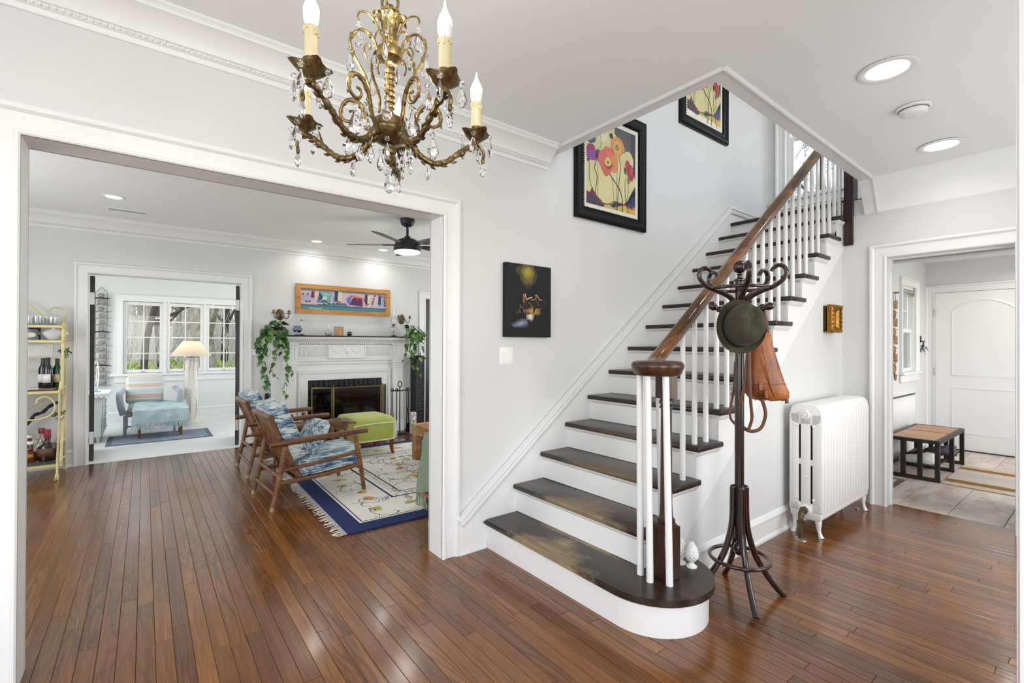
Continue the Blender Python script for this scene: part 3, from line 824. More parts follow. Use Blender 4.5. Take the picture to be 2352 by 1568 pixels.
    pr.blob(.41, .545, .07, .05, '#dcc062', 11, 16, .2, 0, 16); pr.blob(.41, .54, .02, .02, '#6a6234', 12, 10, .1)
    pr.blob(.83, .575, .055, .075, '#b52436', 7, 18, .08, .15, 17); pr.blob(.89, .51, .075, .10, '#9c1e30', 8, 20, .08, .1, 18); pr.blob(.90, .53, .035, .06, '#c63848', 9, 14, .1, .1); pr.poly([(.75, .56), (.79, .53), (.80, .46), (.76, .49)], '#2b2428', 9)
    pr.blob(.48, .87, .035, .03, '#1c1a1e', 9, 14, .1); pr.blob(.85, .40, .03, .035, '#7a7a40', 9, 12, .15)
FRPROF = [(0, 0), (0, .022), (.012, .034), (.03, .036), (.042, .030), (.062, .022), (.082, .026), (.092, .020), (.098, .010), (.098, 0)]
def framed_poppies(label, x0, x1, z0, z1, view):
    w, h = x1 - x0, z1 - z0
    M = frame_M((x0, YA - .004, z0), (1, 0, 0), (0, 0, 1))
    root = thing('framed_picture', label, 'picture', (x0, YA, z0), 0, 'poppy prints on the stair wall')
    picture_frame(root, M, w, h, FRPROF, BLKFR)
    mb = MB(); mb.box(x0 + .09, x1 - .09, YA - .010, YA - .006, z0 + .09, z1 - .09); build('mat_board', mb, MATB, root)
    mb = MB()                                                       # beaded inner lip
    n = int((w - .2) / .016)
    for i in range(n):
        for zz in (z0 + .094, z1 - .094): mb.cbox((x0 + .1 + i * (w - .2) / n, YA - .026, zz), (.008, .008, .008), (0, 0, 0), .002)
    n = int((h - .2) / .016)
    for i in range(n):
        for xx in (x0 + .094, x1 - .094): mb.cbox((xx, YA - .026, z0 + .1 + i * (h - .2) / n), (.008, .008, .008), (0, 0, 0), .002)
    b_ = build('beading', mb, BLKFR, root); b_['kind'] = 'stuff'
    m_ = .135
    pr = Print(); poppies(pr, 1)
    u0, v0, u1, v1 = view
    pr2 = Print()
    for pts, col, layer in pr.items:
        q = clip_poly([(max(-9, (a - u0) / (u1 - u0)), (c - v0) / (v1 - v0)) for a, c in pts], (0, 0, 1, 1))
        if len(q) >= 3: pr2.poly([(a * (w - 2 * m_), c * (h - 2 * m_)) for a, c in q], col, layer)
    pr2.build('print', frame_M((x0 + m_, YA - .0104, z0 + m_), (1, 0, 0), (0, 0, 1)), PRINTG, root)
    mb = MB(); mb.box(x0 + .095, x1 - .095, YA - .0186, YA - .0176, z0 + .095, z1 - .095); build('glazing', mb, GLASSP, root)
framed_poppies('large black framed poppy print lower on the stair wall, half cut by the ceiling', 2.647, 3.535, 2.357, 3.33, (0, 0, 1, 1))
framed_poppies('black framed poppy print higher on the stair wall by the landing window', 4.075, 4.975, 3.511, 4.48, (0, -.06, 1, .94))
# dark canvas of riders
def canvas():
    x0, x1, z0, z1 = 1.957, 2.378, 1.408, 1.924; d = .04
    root = thing('canvas_painting', 'unframed black canvas of lamplit figures and a horse above the light switch', 'painting', (x0, YA, z0))
    BC = plain('black_canvas', '#0d0d0f', .7, var=.1, vs_=30, bump=.2, bs=400)
    mb = MB(); mb.box(x0, x1, YA - d, YA - .002, z0, z1, .003); build('canvas', mb, BC, root)
    pr = Print(); w, h = x1 - x0, z1 - z0
    def P(a, b): return ((a - 155) / (930 - 155) * w, (1 - (b - (105 + (a - 155) * .14)) / (1440 - 105 - (a - 155) * .13)) * h)
    for k in range(12):                                             # hazy glow at the top
        t = k / 11; c = tuple(x * (.04 + .96 * t ** 1.5) + .006 for x in srgb('#a8912a'))
        pr.blob(*P(515 + 14 * sin(k * 2.1), 330 - 4 * k), .068 * (1 - .80 * t), .105 * (1 - .78 * t), c, 1 + k, 26, .22, k * .7, k)
    for k in range(6):
        t = k / 5; c = tuple(x * (.1 + .9 * t) + .008 for x in srgb('#8d96b4'))
        pr.blob(*P(400, 1200), .085 * (1 - .8 * t), .028 * (1 - .75 * t), c, 1 + k, 18, .35, .15, k)
        c = tuple(x * (.1 + .9 * t) for x in srgb('#b08a34')); pr.blob(*P(610, 985), .085 * (1 - .6 * t), .03 * (1 - .6 * t), c, 1 + k, 18, .3, 0, k + 3)
        c = tuple(x * (.15 + .85 * t) for x in srgb('#e8dfc8')); pr.blob(*P(560, 1080), .038 * (1 - .7 * t), .032 * (1 - .7 * t), c, 2 + k, 14, .4, .6, k + 9)
    pr.poly([P(*q) for q in ((500, 800), (560, 790), (640, 780), (720, 770), (780, 790), (815, 830), (800, 900), (790, 1010), (770, 1010), (750, 930), (650, 930), (625, 1010), (600, 1020), (610, 930), (560, 850), (520, 830))], '#0d0b0a', 12)
    for pts, wd, c in (([(440, 680), (450, 740), (440, 800), (460, 830)], .02, '#9a6238'), ([(470, 670), (480, 740), (500, 780)], .012, '#d9a878'), ([(480, 790), (530, 755), (590, 735)], .010, '#d8b68a'), ([(445, 810), (442, 1000)], .004, '#8a5c3a'), ([(480, 820), (488, 930)], .005, '#a87046'), ([(465, 950), (460, 1020)], .010, '#a06a3c'),
                       ([(520, 830), (570, 870), (608, 930)], .004, '#c98f5a'), ([(640, 690), (660, 730), (640, 770), (570, 780)], .011, '#b07442'), ([(660, 690), (690, 730), (715, 780), (760, 785)], .006, '#e0b88a'), ([(670, 810), (690, 850), (700, 890)], .004, '#b88450'), ([(650, 935), (700, 950), (750, 935)], .004, '#c0894c'), ([(780, 790), (815, 830), (818, 920)], .002, '#6a5846'),
                       ([(385, 850), (390, 900), (425, 920)], .014, '#7a5034'), ([(375, 940), (385, 1020)], .016, '#6a4630'), ([(330, 970), (345, 1030)], .012, '#5a4434'), ([(380, 860), (395, 850)], .008, '#30302e')):
        pr.line([P(*q) for q in pts], wd * .72, c, 13)
    pr.build('print', frame_M((x0, YA - d - .0003, z0), (1, 0, 0), (0, 0, 1)), PRINTM, root, .00012, (.004, .004, w - .004, h - .004))
canvas()
def switch(x0, x1, z0, z1, y, n, label):
    root = thing('light_switch', label, 'switch', ((x0 + x1) / 2, y, (z0 + z1) / 2))
    P_ = plain('switch_plastic', (.86, .86, .84), .35, var=.01)
    mb = MB(); mb.box(x0, x1, y - .006, y, z0, z1, .003, 2); build('wall_plate', mb, P_, root)
    g = (x1 - x0) / n
    for i in range(n):
        c = x0 + g * (i + .5); zc = (z0 + z1) / 2
        mb = MB(); mb.box(c - .0175, c + .0175, y - .0075, y - .005, zc - .034, zc + .034); mb.prism([(-.005, -.031), (-.005, .031), (-.0125, .031), (-.008, 0), (-.0075, -.031)], c - .015, c + .015, frame_M((0, y, zc), (0, 1, 0), (0, 0, 1)))
        build('rocker', mb, P_, root)
        for s in (-1, 1):
            mb = MB(); mb.lathe([(0, 0), (.0035, 0), (.003, .0012), (0, .0016)], (c, y - .006, zc + s * (z1 - z0) * .41), 8, Matrix.Rotation(rad(90), 4, 'X')); build('screw', mb, P_, root)
switch(1.933, 2.052, 1.218, 1.336, YA, 2, 'white double rocker light switch on the wall under the black canvas')

# ------------------------------------------------------------------ small gilt picture on the wall under the stairs
def gilt():
    x0, x1, z0, z1 = 4.50, 4.715, 1.465, 1.698; y = YB - .02
    root = thing('gilt_picture', 'small ornate gilt framed picture hanging under the stairs above the radiator', 'picture', (x0, y, z0))
    G = plain('antique_gold', '#8a5f22', .38, .75, var=.3, vs_=40, bump=.4, bs=90); GD = plain('dark_gold_recess', '#3a2a14', .6, .3, var=.3, vs_=40)
    mb = MB(); mb.box(x0 + .01, x1 - .01, y, YB, z0 + .01, z1 - .01); build('backing', mb, plain('dark_gold_recess', '#3a2a14', .6, .3, var=.3, vs_=40), root)
    M = frame_M((x0, y - .01, z0), (1, 0, 0), (0, 0, 1))
    picture_frame(root, M, x1 - x0, z1 - z0, [(0, 0), (0, .035), (.012, .045), (.026, .040), (.038, .030), (.05, .018), (.056, .010), (.056, 0)], G)
    mb = MB(); r_ = random.Random(4)
    for i in range(26):
        t = i / 26 * 4; s, f = int(t), t - int(t)
        a = [(x0 + f * (x1 - x0), z0 + .012), (x1 - .012, z0 + f * (z1 - z0)), (x1 - f * (x1 - x0), z1 - .012), (x0 + .012, z1 - f * (z1 - z0))][s]
        mb.sphere((a[0], y - .055, a[1]), .011, 1, .6, 1, 8)
    o = build('carving', mb, G, root); o['kind'] = 'stuff'
    mb = MB(); mb.box(x0 + .05, x1 - .05, y - .016, y - .004, z0 + .05, z1 - .05); build('panel', mb, GD, root)
    pr = Print(); w, h = x1 - x0 - .11, z1 - z0 - .11
    pr.rect(0, 0, w, h, '#b08a4a', 1); pr.blob(w * .5, h * .25, w * .3, h * .18, '#c8742c', 2); pr.blob(w * .45, h * .55, w * .3, h * .16, '#8a3c2a', 3, seed=3); pr.blob(w * .55, h * .8, w * .3, h * .13, '#7a6a34', 3, seed=5)
    pr.build('print', frame_M((x0 + .055, y - .0165, z0 + .055), (1, 0, 0), (0, 0, 1)), PRINTM, root)
gilt()

# ------------------------------------------------------------------ pinecone finials on the bottom step
POR = plain('white_porcelain', (.83, .83, .82), .3, var=.02)
def finial(loc, label):
    root = thing('pinecone_finial', label, 'ornament', loc, 0, 'white pinecone finials on the bottom step')
    mb = MB(); mb.lathe([(0, 0), (.028, 0), (.029, .006), (.020, .012), (.012, .020), (.012, .026), (.022, .034), (.034, .050), (.036, .058), (.030, .060)], loc, 20); build('pedestal', mb, POR, root)
    mb = MB()
    prof = [(.022, .056), (.030, .066), (.032, .078), (.029, .092), (.023, .106), (.014, .120), (.005, .130), (0, .132)]
    mb.lathe(prof, loc, 20)
    for k in range(9):
        t = k / 8; z = .062 + t * .062; r = .032 * (1 - max(0, t - .15) ** 1.6 * .85)
        for j in range(10):
            a = 2 * pi * (j + (k % 2) * .5) / 10
            M = Matrix.Translation(Vector(loc) + Vector((r * cos(a), r * sin(a), z))) @ Matrix.Rotation(a, 4, 'Z') @ Matrix.Rotation(rad(-35), 4, 'Y')
            mb.box(-.004, .004, -.0055 * (1 - t * .5), .0055 * (1 - t * .5), -.006, .006, .002, 1, M)
    build('cone', mb, POR, root)
finial(tuple(on_z(1588, 1301, RISE)), 'white pinecone finial on the bottom step, the one in full view')
finial(tuple(on_z(1572, 1308, RISE) + Vector((.05, .055, 0))), 'white pinecone finial on the bottom step half hidden by the newel block')

# ------------------------------------------------------------------ coat rack
RACKW = wood('bentwood_walnut', '#140a08', '#2b1713', '#452a20', 8, 2, .25, .1, Coat_Weight=.5, Coat_Roughness=.15)
CR = Vector((2.575, 1.284, 0))
rack = thing('coat_rack', 'dark bentwood coat rack with curled hooks standing beside the staircase', 'coat rack', CR)
mb = MB()
mb.lathe([(0, .30), (.022, .30), (.024, .32), (.024, 1.05), (.0225, 1.45), (.022, 1.70), (.022, 1.705), (.029, 1.709), (.029, 1.716), (.022, 1.722), (.013, 1.728), (.013, 1.742), (.017, 1.748)], CR, 20); build('pole', mb, RACKW, rack)
mb = MB(); mb.sphere(CR + Vector((0, 0, 1.786)), .036, seg=20); build('ball_finial', mb, RACKW, rack)
mb = MB(); mb.lathe([(0, .302), (.016, .302), (.012, .285), (.016, .28), (.026, .27), (.031, .25), (.028, .228), (.016, .214), (0, .212)], CR, 18); build('drop_finial', mb, RACKW, rack)
def strip(pts, w, t, seg=8, n=6): return smoothpath(pts, n), w, t
cam_a = math.atan2(_F.y, _F.x)
def rd(a): return Vector((cos(a), sin(a), 0))
for i in range(4):
    a = rad(45 + 90 * i + 1)
    prof = [(.033, .58), (.034, .50), (.036, .42), (.048, .33), (.085, .21), (.150, .10), (.200, .035), (.236, .0)]
    P = smoothpath([CR + rd(a) * r + Vector((0, 0, z)) for r, z in prof], 6)
    mb = MB(); tang = Vector((-sin(a), cos(a), 0))
    n = len(P); mb.tube(P, [.017 - .002 * k / n for k in range(n)], 10, up=tang, flat=1.0); mb.sphere(P[0], .0168, seg=10); build('leg', mb, RACKW, rack)
mb = MB(); mb.tube([CR + rd(2 * pi * k / 36) * .150 + Vector((0, 0, .20)) for k in range(36)], .0105, 10, closed=True); build('leg_ring', mb, RACKW, rack)
for zz, rr_ in ((1.668, .142),):
    mb = MB(); mb.tube([CR + rd(2 * pi * k / 36) * rr_ + Vector((0, 0, zz)) for k in range(36)], .0095, 10, closed=True); build('hook_ring', mb, RACKW, rack)
for i, (adeg) in enumerate((-104, -32, 24, 112, 180)):
    # angle in the viewer's frame: 0 = to the right of the view, 90 = away
    a = rad(adeg); dr = (_R * cos(a) + Vector((_F.x, _F.y, 0)).normalized() * sin(a)); dr.z = 0; dr.normalize()
    prof = [(.024, 1.50), (.026, 1.57), (.050, 1.615), (.10, 1.645), (.160, 1.668), (.203, 1.70), (.223, 1.736), (.212, 1.770), (.186, 1.780), (.162, 1.766), (.155, 1.750)]
    P = smoothpath([CR + dr * r + Vector((0, 0, z)) for r, z in prof], 6)
    mb = MB(); mb.tube(P, [.0135 - .0035 * k / len(P) for k in range(len(P))], 10, up=dr.cross(Vector((0, 0, 1))), flat=1.25); build('hook', mb, RACKW, rack)
for adeg in (182, 12, -22, 96):
    a = rad(adeg); dr = (_R * cos(a) + Vector((_F.x, _F.y, 0)).normalized() * sin(a)); dr.z = 0; dr.normalize()
    M = Vector((0, 0, 1)).rotation_difference((dr + Vector((0, 0, .42))).normalized()).to_matrix().to_4x4()
    mb = MB(); mb.lathe([(.008, .0), (.008, .095), (.014, .10), (.016, .106), (.011, .112), (.017, .120), (.017, .128), (.010, .134), (.018, .146), (.021, .160), (.016, .176), (.006, .186), (0, .188)], CR + Vector((0, 0, 1.505)), 14, M); build('peg', mb, RACKW, rack)

# ------------------------------------------------------------------ felt hat
def hat():
    FELT = plain('olive_felt', '#34301a', .85, var=.35, vs_=14, bump=.25, bs=260, Sheen_Weight=.08)
    BAND = plain('hat_band', '#12110c', .7, var=.2, vs_=40, bump=.3, bs=300)
    ctr = on_y(1697, 750, 1.0); d = cam_depth(CR) - .14
    ctr = _C + _ray(1697, 750) * d
    nrm = (-_F + Vector((0, 0, .16)) + _R * .10).normalized()
    up = Vector((0, 0, 1)); up = (up - nrm * up.dot(nrm)).normalized(); rt = up.cross(nrm)
    M = Matrix.Identity(4)
    rt2 = (rt * cos(rad(-22)) + up * sin(rad(-22))); up2 = nrm.cross(rt2)
    for i in range(3): M[i][0], M[i][1], M[i][2], M[i][3] = rt2[i], up2[i], nrm[i], ctr[i]
    root = thing('felt_hat', 'olive green felt hat with pinched crown hanging on the coat rack', 'hat', ctr)
    n = 48
    def ring(rx, ry, z, wave=0, dent=0):
        out = []
        for j in range(n):
            a = 2 * pi * j / n; x, y = rx * cos(a), ry * sin(a)
            zz = z + wave * (x / .13) ** 2 - .4 * wave
            if dent:
                zz -= dent * math.exp(-(x / .026) ** 2) * (.55 + .45 * min(1, max(-1, y / .05)))
                zz -= dent * .5 * (math.exp(-(((x - .055) / .03) ** 2 + ((y - .055) / .035) ** 2)) + math.exp(-(((x + .055) / .03) ** 2 + ((y - .055) / .035) ** 2)))
            out.append(M @ Vector((x, y, zz)))
        return out
    mb = MB()
    R_ = [ring(.132, .142, .010, .020), ring(.133, .143, .014, .020), ring(.125, .135, .013, .016), ring(.11, .122, .008, .010), ring(.100, .114, .004, .004), ring(.096, .110, .008), ring(.095, .109, .03), ring(.093, .107, .06, 0, .004),
          ring(.090, .104, .085, 0, .008), ring(.082, .096, .104, 0, .018), ring(.064, .078, .118, 0, .030), ring(.038, .05, .121, 0, .032), ring(.018, .026, .123, 0, .034), ring(.001, .002, .124, 0, .035)]
    inner = [ring(.131, .141, .008, .020), ring(.11, .122, .004, .010), ring(.09, .104, .0, .004), ring(.083, .097, .02), ring(.078, .092, .07), ring(.05, .06, .095), ring(.001, .001, .098)]
    mb.ring_loft(R_, cap=False); mb.ring_loft(inner, cap=False); mb.ring_loft([inner[0], R_[0]], cap=False)
    build('felt_body', mb, FELT, root, angle=75)
    mb = MB(); mb.ring_loft([ring(.0965, .1105, .008), ring(.0973, .1113, .012), ring(.0965, .1105, .034), ring(.094, .108, .036)], cap=False); build('hat_band', mb, BAND, root, angle=80)
    mb = MB(); mb.cbox(M @ Vector((.097, .03, .022)), (.012, .03, .022), (0, 0, .4), .004); build('band_bow', mb, BAND, root)
hat()
# ------------------------------------------------------------------ leather backpack
def backpack():
    LEA = None
    b = NB('brown_leather'); v = b.coord(); n1 = b.noise(v, 7, 5, .6); n2 = b.noise(v, 90, 3, .6)
    col = b.ramp(n1, [(.3, '#6a3413'), (.5, '#99521f'), (.72, '#bf7a3c')])
    LEA = b.pbr(col, b.ramp(n1, [(.3, (.34,) * 3), (.7, (.5,) * 3)]), 0, b.bump(b.math('ADD', n2, b.math('MULTIPLY', n1, 3)), .35, .006))
    STR = plain('leather_strap', '#5e3a1e', .5, var=.25, vs_=20, bump=.2, bs=120); BRS = plain('dark_buckle', '#3a3026', .35, .9, var=.2)
    d = cam_depth(CR) + .05
    def at(px, py, dd=0): return _C + _ray(px, py) * (d + dd)
    root = thing('leather_backpack', 'tan leather backpack hanging behind the hat on the coat rack', 'backpack', at(1755, 915))
    # cross-sections down the bag: (left px, right px, y px, depth)
    secs = [(1726, 1752, 762, .05), (1722, 1766, 768, .085), (1719, 1770, 790, .10), (1717, 1778, 820, .115), (1714, 1787, 850, .13), (1712, 1797, 880, .14), (1713, 1806, 900, .14), (1722, 1807, 912, .12), (1738, 1798, 918, .08)]
    rings = []
    fw = Vector((_F.x, _F.y, 0)).normalized()
    for l, r, y, th in secs:
        L, Rr = at(l, y), at(r, y); c = (L + Rr) / 2; hw = (Rr - L).length / 2; ring = []
        for j in range(28):
            a = 2 * pi * j / 28; cx, cy = cos(a), sin(a)
            q = (abs(cx) ** 3.2 + abs(cy) ** 3.2) ** (-1 / 3.2)
            wr = 1 + .015 * sin(j * 2.3 + y * .13)
            ring.append(c + _R * (hw * cx * q * wr) + fw * (th / 2 * cy * q * wr) + Vector((0, 0, .004 * sin(j * 1.7 + y * .07))))
        rings.append(ring)
    mb = MB(); mb.ring_loft(rings); build('bag_body', mb, LEA, root, angle=70)
    # gathered top rim, side gusset seam and bottom panel seam
    mb = MB(); mb.tube(rings[0], .005, 6, closed=True); build('top_rim', mb, LEA, root)
    def seam(ys, name):
        mb = MB(); mb.tube([p + (p - sum(ys, Vector()) / len(ys)).normalized() * .001 for p in ys], .0022, 5, closed=True); build(name, mb, STR, root)
    seam(rings[5], 'seam')
    mb = MB()
    P = [at(x, y, -.074) for x, y in ((1747, 775), (1754, 810), (1762, 850), (1770, 885), (1780, 908))]; mb.tube(smoothpath(P, 5), [.0035] * 21, 6); build('gusset_fold', mb, LEA, root)
    # hanging loop, straps and buckles
    def strap(pts, name='strap', w=.009):
        P = smoothpath([at(x, y, z) for x, y, z in pts], 6); mb = MB(); mb.tube(P, w, 8, up=_F, flat=.28); build(name, mb, STR, root)
    strap([(1745, 705, -.02), (1738, 730, -.03), (1735, 765, -.02)], 'hang_loop', .012); strap([(1752, 705, .0), (1760, 735, .0), (1764, 770, -.02)], 'hang_loop', .010)
    strap([(1722, 790, -.09), (1716, 850, -.09), (1706, 905, -.08), (1697, 935, -.06), (1694, 955, -.05), (1706, 980, -.05), (1727, 990, -.05), (1748, 982, -.05), (1758, 955, -.055), (1756, 935, -.06), (1749, 915, -.07)], 'strap', .010)
    strap([(1720, 800, -.10), (1722, 860, -.10), (1724, 920, -.09), (1727, 960, -.07), (1719, 987, -.06)], 'strap', .009)
    strap([(1689, 830, .02), (1686, 890, .02), (1682, 915, .02), (1677, 940, .02), (1678, 960, .01), (1690, 975, -.01)], 'strap', .007)
    strap([(1803, 905, -.05), (1806, 915, -.05), (1808, 926, -.05)], 'strap_end', .011)
    for x, y in ((1744, 905), (1752, 912), (1683, 893), (1683, 905)):
        mb = MB(); c = at(x, y, -.08 if x > 1700 else .02); mb.tube([c + _R * (.011 * cos(t)) + Vector((0, 0, .009 * sin(t))) for t in [2 * pi * k / 12 for k in range(12)]], .0022, 6, closed=True); build('buckle', mb, BRS, root)
    for x, y in ((1747, 888), (1760, 905)):
        c = at(x, y, -.078); mb = MB(); mb.cbox(c, (.022, .010, .045), (0, 0, math.atan2(_R.y, _R.x)), .003); build('strap_tab', mb, LEA, root)
backpack()

# ------------------------------------------------------------------ cast-iron radiator
def radiator():
    IRON = plain('radiator_paint', (.83, .83, .82), .32, var=.015, vs_=8, bump=.12, bs=70)
    BRASS = plain('aged_brass_valve', '#6a5a3e', .4, .85, var=.25, vs_=30); CHR = plain('floor_flange_metal', (.6, .6, .6), .25, .9)
    x0, y0, y1, H_ = 3.735, 1.285, 1.490, .935
    n, pitch = 17, .0585; cw_ = .043
    root = thing('radiator', 'white cast iron column radiator on claw feet under the stairs', 'radiator', (x0, (y0 + y1) / 2, 0))
    yc = (y0 + y1) / 2; w = (y1 - y0) / 2
    # outline in (y, z) with four slots, built as columns and headers of one casting
    def section(x, feet):
        mb = MB(); t = pitch * .485
        zb = .115
        def rrect(a0, a1, b0, b1, r, k=5):
            P = []
            for cx, cy, s in ((a1 - r, b1 - r, 0), (a0 + r, b1 - r, 90), (a0 + r, b0 + r, 180), (a1 - r, b0 + r, 270)):
                for i in range(k + 1):
                    a = rad(s + 90 * i / k); P.append((cx + r * cos(a), cy + r * sin(a)))
            return P
        def slab(P, hw=t):
            # rounded edges: three rings
            def ring(px, sc): 
                cy = sum(p[0] for p in P) / len(P); cz = sum(p[1] for p in P) / len(P)
                return [Vector((px, cy + (p[0] - cy) * (1 - sc / w * .5), cz + (p[1] - cz) * (1 - sc * .9 / max(.05, (max(q[1] for q in P) - min(q[1] for q in P)) / 2)))) for p in P]
            mb.ring_loft([ring(x - hw, .011), ring(x - hw * .8, .003), ring(x - hw * .4, .0005), ring(x + hw * .4, .0005), ring(x + hw * .8, .003), ring(x + hw, .011)])
        slab(rrect(yc - w, yc + w, H_ - .15, H_, .052)); slab(rrect(yc - w, yc + w, zb, zb + .12, .03))
        slab(rrect(yc - w * .98, yc + w * .98, .50, .545, .015), t * .9)
        cw = w * .50
        for c in (-1, 0, 1):
            yy = yc + c * (w - cw / 2 - .001); slab(rrect(yy - cw / 2 - .006, yy + cw / 2 + .006, zb + .05, H_ - .06, .012, 3))
        return mb
    base = section(0, False)
    s0 = build('section', base, IRON, root, angle=45)
    s0.location = Vector(s0.location)
    # geometry was made at x = 0; place it through the object so that all share the mesh
    for i in range(n):
        o = s0 if i == 0 else inst(s0, root)
        o.location = (x0 + pitch * (i + .5), 0, 0)
    mb = MB()
    for (x, s) in ((x0 + .03, 0), (x0 + pitch * n - .03, 1)):
        for yy, sg in ((y0 + .03, -1), (y1 - .03, 1)):
            P = [Vector((x, yy - sg * .02, .16)), Vector((x, yy, .11)), Vector((x, yy + sg * .002, .06)), Vector((x, yy + sg * .012, .02)), Vector((x, yy + sg * .020, .0))]
            mb = MB(); mb.tube(smoothpath(P, 4), [.030 - .018 * min(1, k / 9) + (.006 * max(0, k - 11) / 5) for k in range(17)], 12); build('foot', mb, IRON, root)
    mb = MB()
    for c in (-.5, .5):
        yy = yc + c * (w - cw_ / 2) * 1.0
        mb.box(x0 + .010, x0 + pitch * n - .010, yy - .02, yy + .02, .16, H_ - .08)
    build('slot_shade_filler', mb, plain('slot_shade_dark', '#15110e', .9), root)  # added dark bars, standing in for the shade inside the slots
    # end boss, mid plugs and rivets on the visible end
    RX = Matrix.Rotation(rad(-90), 4, 'Y')
    for yy, zz, r in ((yc - .0, H_ - .075, .034), (yc, .185, .040)):
        mb = MB(); mb.lathe([(r, -.01), (r, .006), (r * .82, .012), (r * .6, .014), (r * .55, .010), (r * .3, .010), (r * .26, .022), (0, .024)], (x0 + .002, yy, zz), 20, RX); build('end_plug', mb, IRON, root)
    for yy, zz in ((yc - .052, H_ - .155), (yc + .052, H_ - .155), (yc - .052, .262), (yc + .052, .262), (yc, .42)):
        mb = MB(); mb.lathe([(.010, -.004), (.010, .004), (.006, .008), (0, .009)], (x0 + .002, yy, zz), 10, RX); build('rivet', mb, IRON, root)
    # supply pipe with its elbow
    P = smoothpath([(x0 + .01, yc, .185), (x0 - .045, yc, .185), (x0 - .085, yc - .004, .165), (x0 - .095, yc - .006, .12), (x0 - .095, yc - .006, .0)], 6)
    mb = MB(); mb.tube(P, [.020] * 13 + [.017] * (len(P) - 13), 12); mb.lathe([(.027, .095), (.027, .125)], (x0 - .095, yc - .006, 0), 8); mb.lathe([(.026, -.014), (.026, .014)], (x0 - .03, yc, .185), 8, RX); build('valve_pipe', mb, BRASS, root)
    mb = MB(); mb.lathe([(0, 0), (.044, 0), (.044, .004), (.036, .008), (.019, .010)], (x0 - .095, yc - .006, 0), 20); build('floor_flange', mb, CHR, root)
    mb = MB(); mb.lathe([(0, 0), (.016, 0), (.017, .01), (.008, .014), (0, .016)], (x0 + pitch * n - .05, y0 + .06, 0), 12); build('vent_cap', mb, CHR, root)
radiator()

# ------------------------------------------------------------------ recessed lights and detector
LAMP = emit('lamp_disc', (1, .98, .94), 9)
def downlight(px, py, z, r, label, power, group='recessed ceiling lights', p=None):
    c = on_z(px, py, z) if p is None else Vector(p)
    root = thing('recessed_light', label, 'ceiling light', c, 0, group)
    mb = MB(); mb.lathe([(r * .72, -.001), (r * .80, -.006), (r * .95, -.008), (r, -.005), (r, .001)], c, 32); build('trim_ring', mb, TRIM, root)
    mb = MB(); mb.lathe([(0, -.0015), (r * .74, -.0015), (r * .74, -.0005), (0, -.0005)], c, 32); build('lamp_lens', mb, LAMP, root)
    l = bpy.data.lights.new('downlight', 'AREA'); l.shape = 'DISK'; l.size = r * 1.3; l.energy = power; l.color = (1, .965, .91); l.spread = rad(150)
    o = bpy.data.objects.new('downlight_lamp', l); COL.objects.link(o); o.location = c + Vector((0, 0, -.012)); o['kind'] = 'helper'
downlight(2038, 161, 2.800, .128, 'recessed ceiling light in the hall, nearest the camera', 3.2)
downlight(2162, 334, 2.7695, .128, 'recessed ceiling light in the hall beyond the smoke detector', 3.2)
def detector():
    c = on_z(2098, 247, 2.7865); root = thing('smoke_detector', 'round white smoke detector on the hall ceiling between the two lights', 'smoke detector', c)
    Pm = plain('detector_plastic', (.82, .82, .80), .45, var=.01)
    mb = MB(); mb.lathe([(.084, .001), (.084, -.010), (.080, -.014), (.0, -.014)], c, 32); build('base_plate', mb, Pm, root)
    mb = MB(); mb.lathe([(.068, -.012), (.070, -.020), (.066, -.036), (.055, -.046), (.030, -.050), (0, -.050)], c, 32)
    build('cover', mb, Pm, root)
    mb = MB(); mb.lathe([(.0715, -.016), (.0715, -.019)], c, 32); build('vent_slot', mb, plain('vent_shadow_gap', '#2a2a2a', .8), root)
    mb = MB(); mb.lathe([(.012, -.049), (.012, -.053), (0, -.054)], c + Vector((.018, -.01, 0)), 14); build('test_button', mb, Pm, root)
detector()
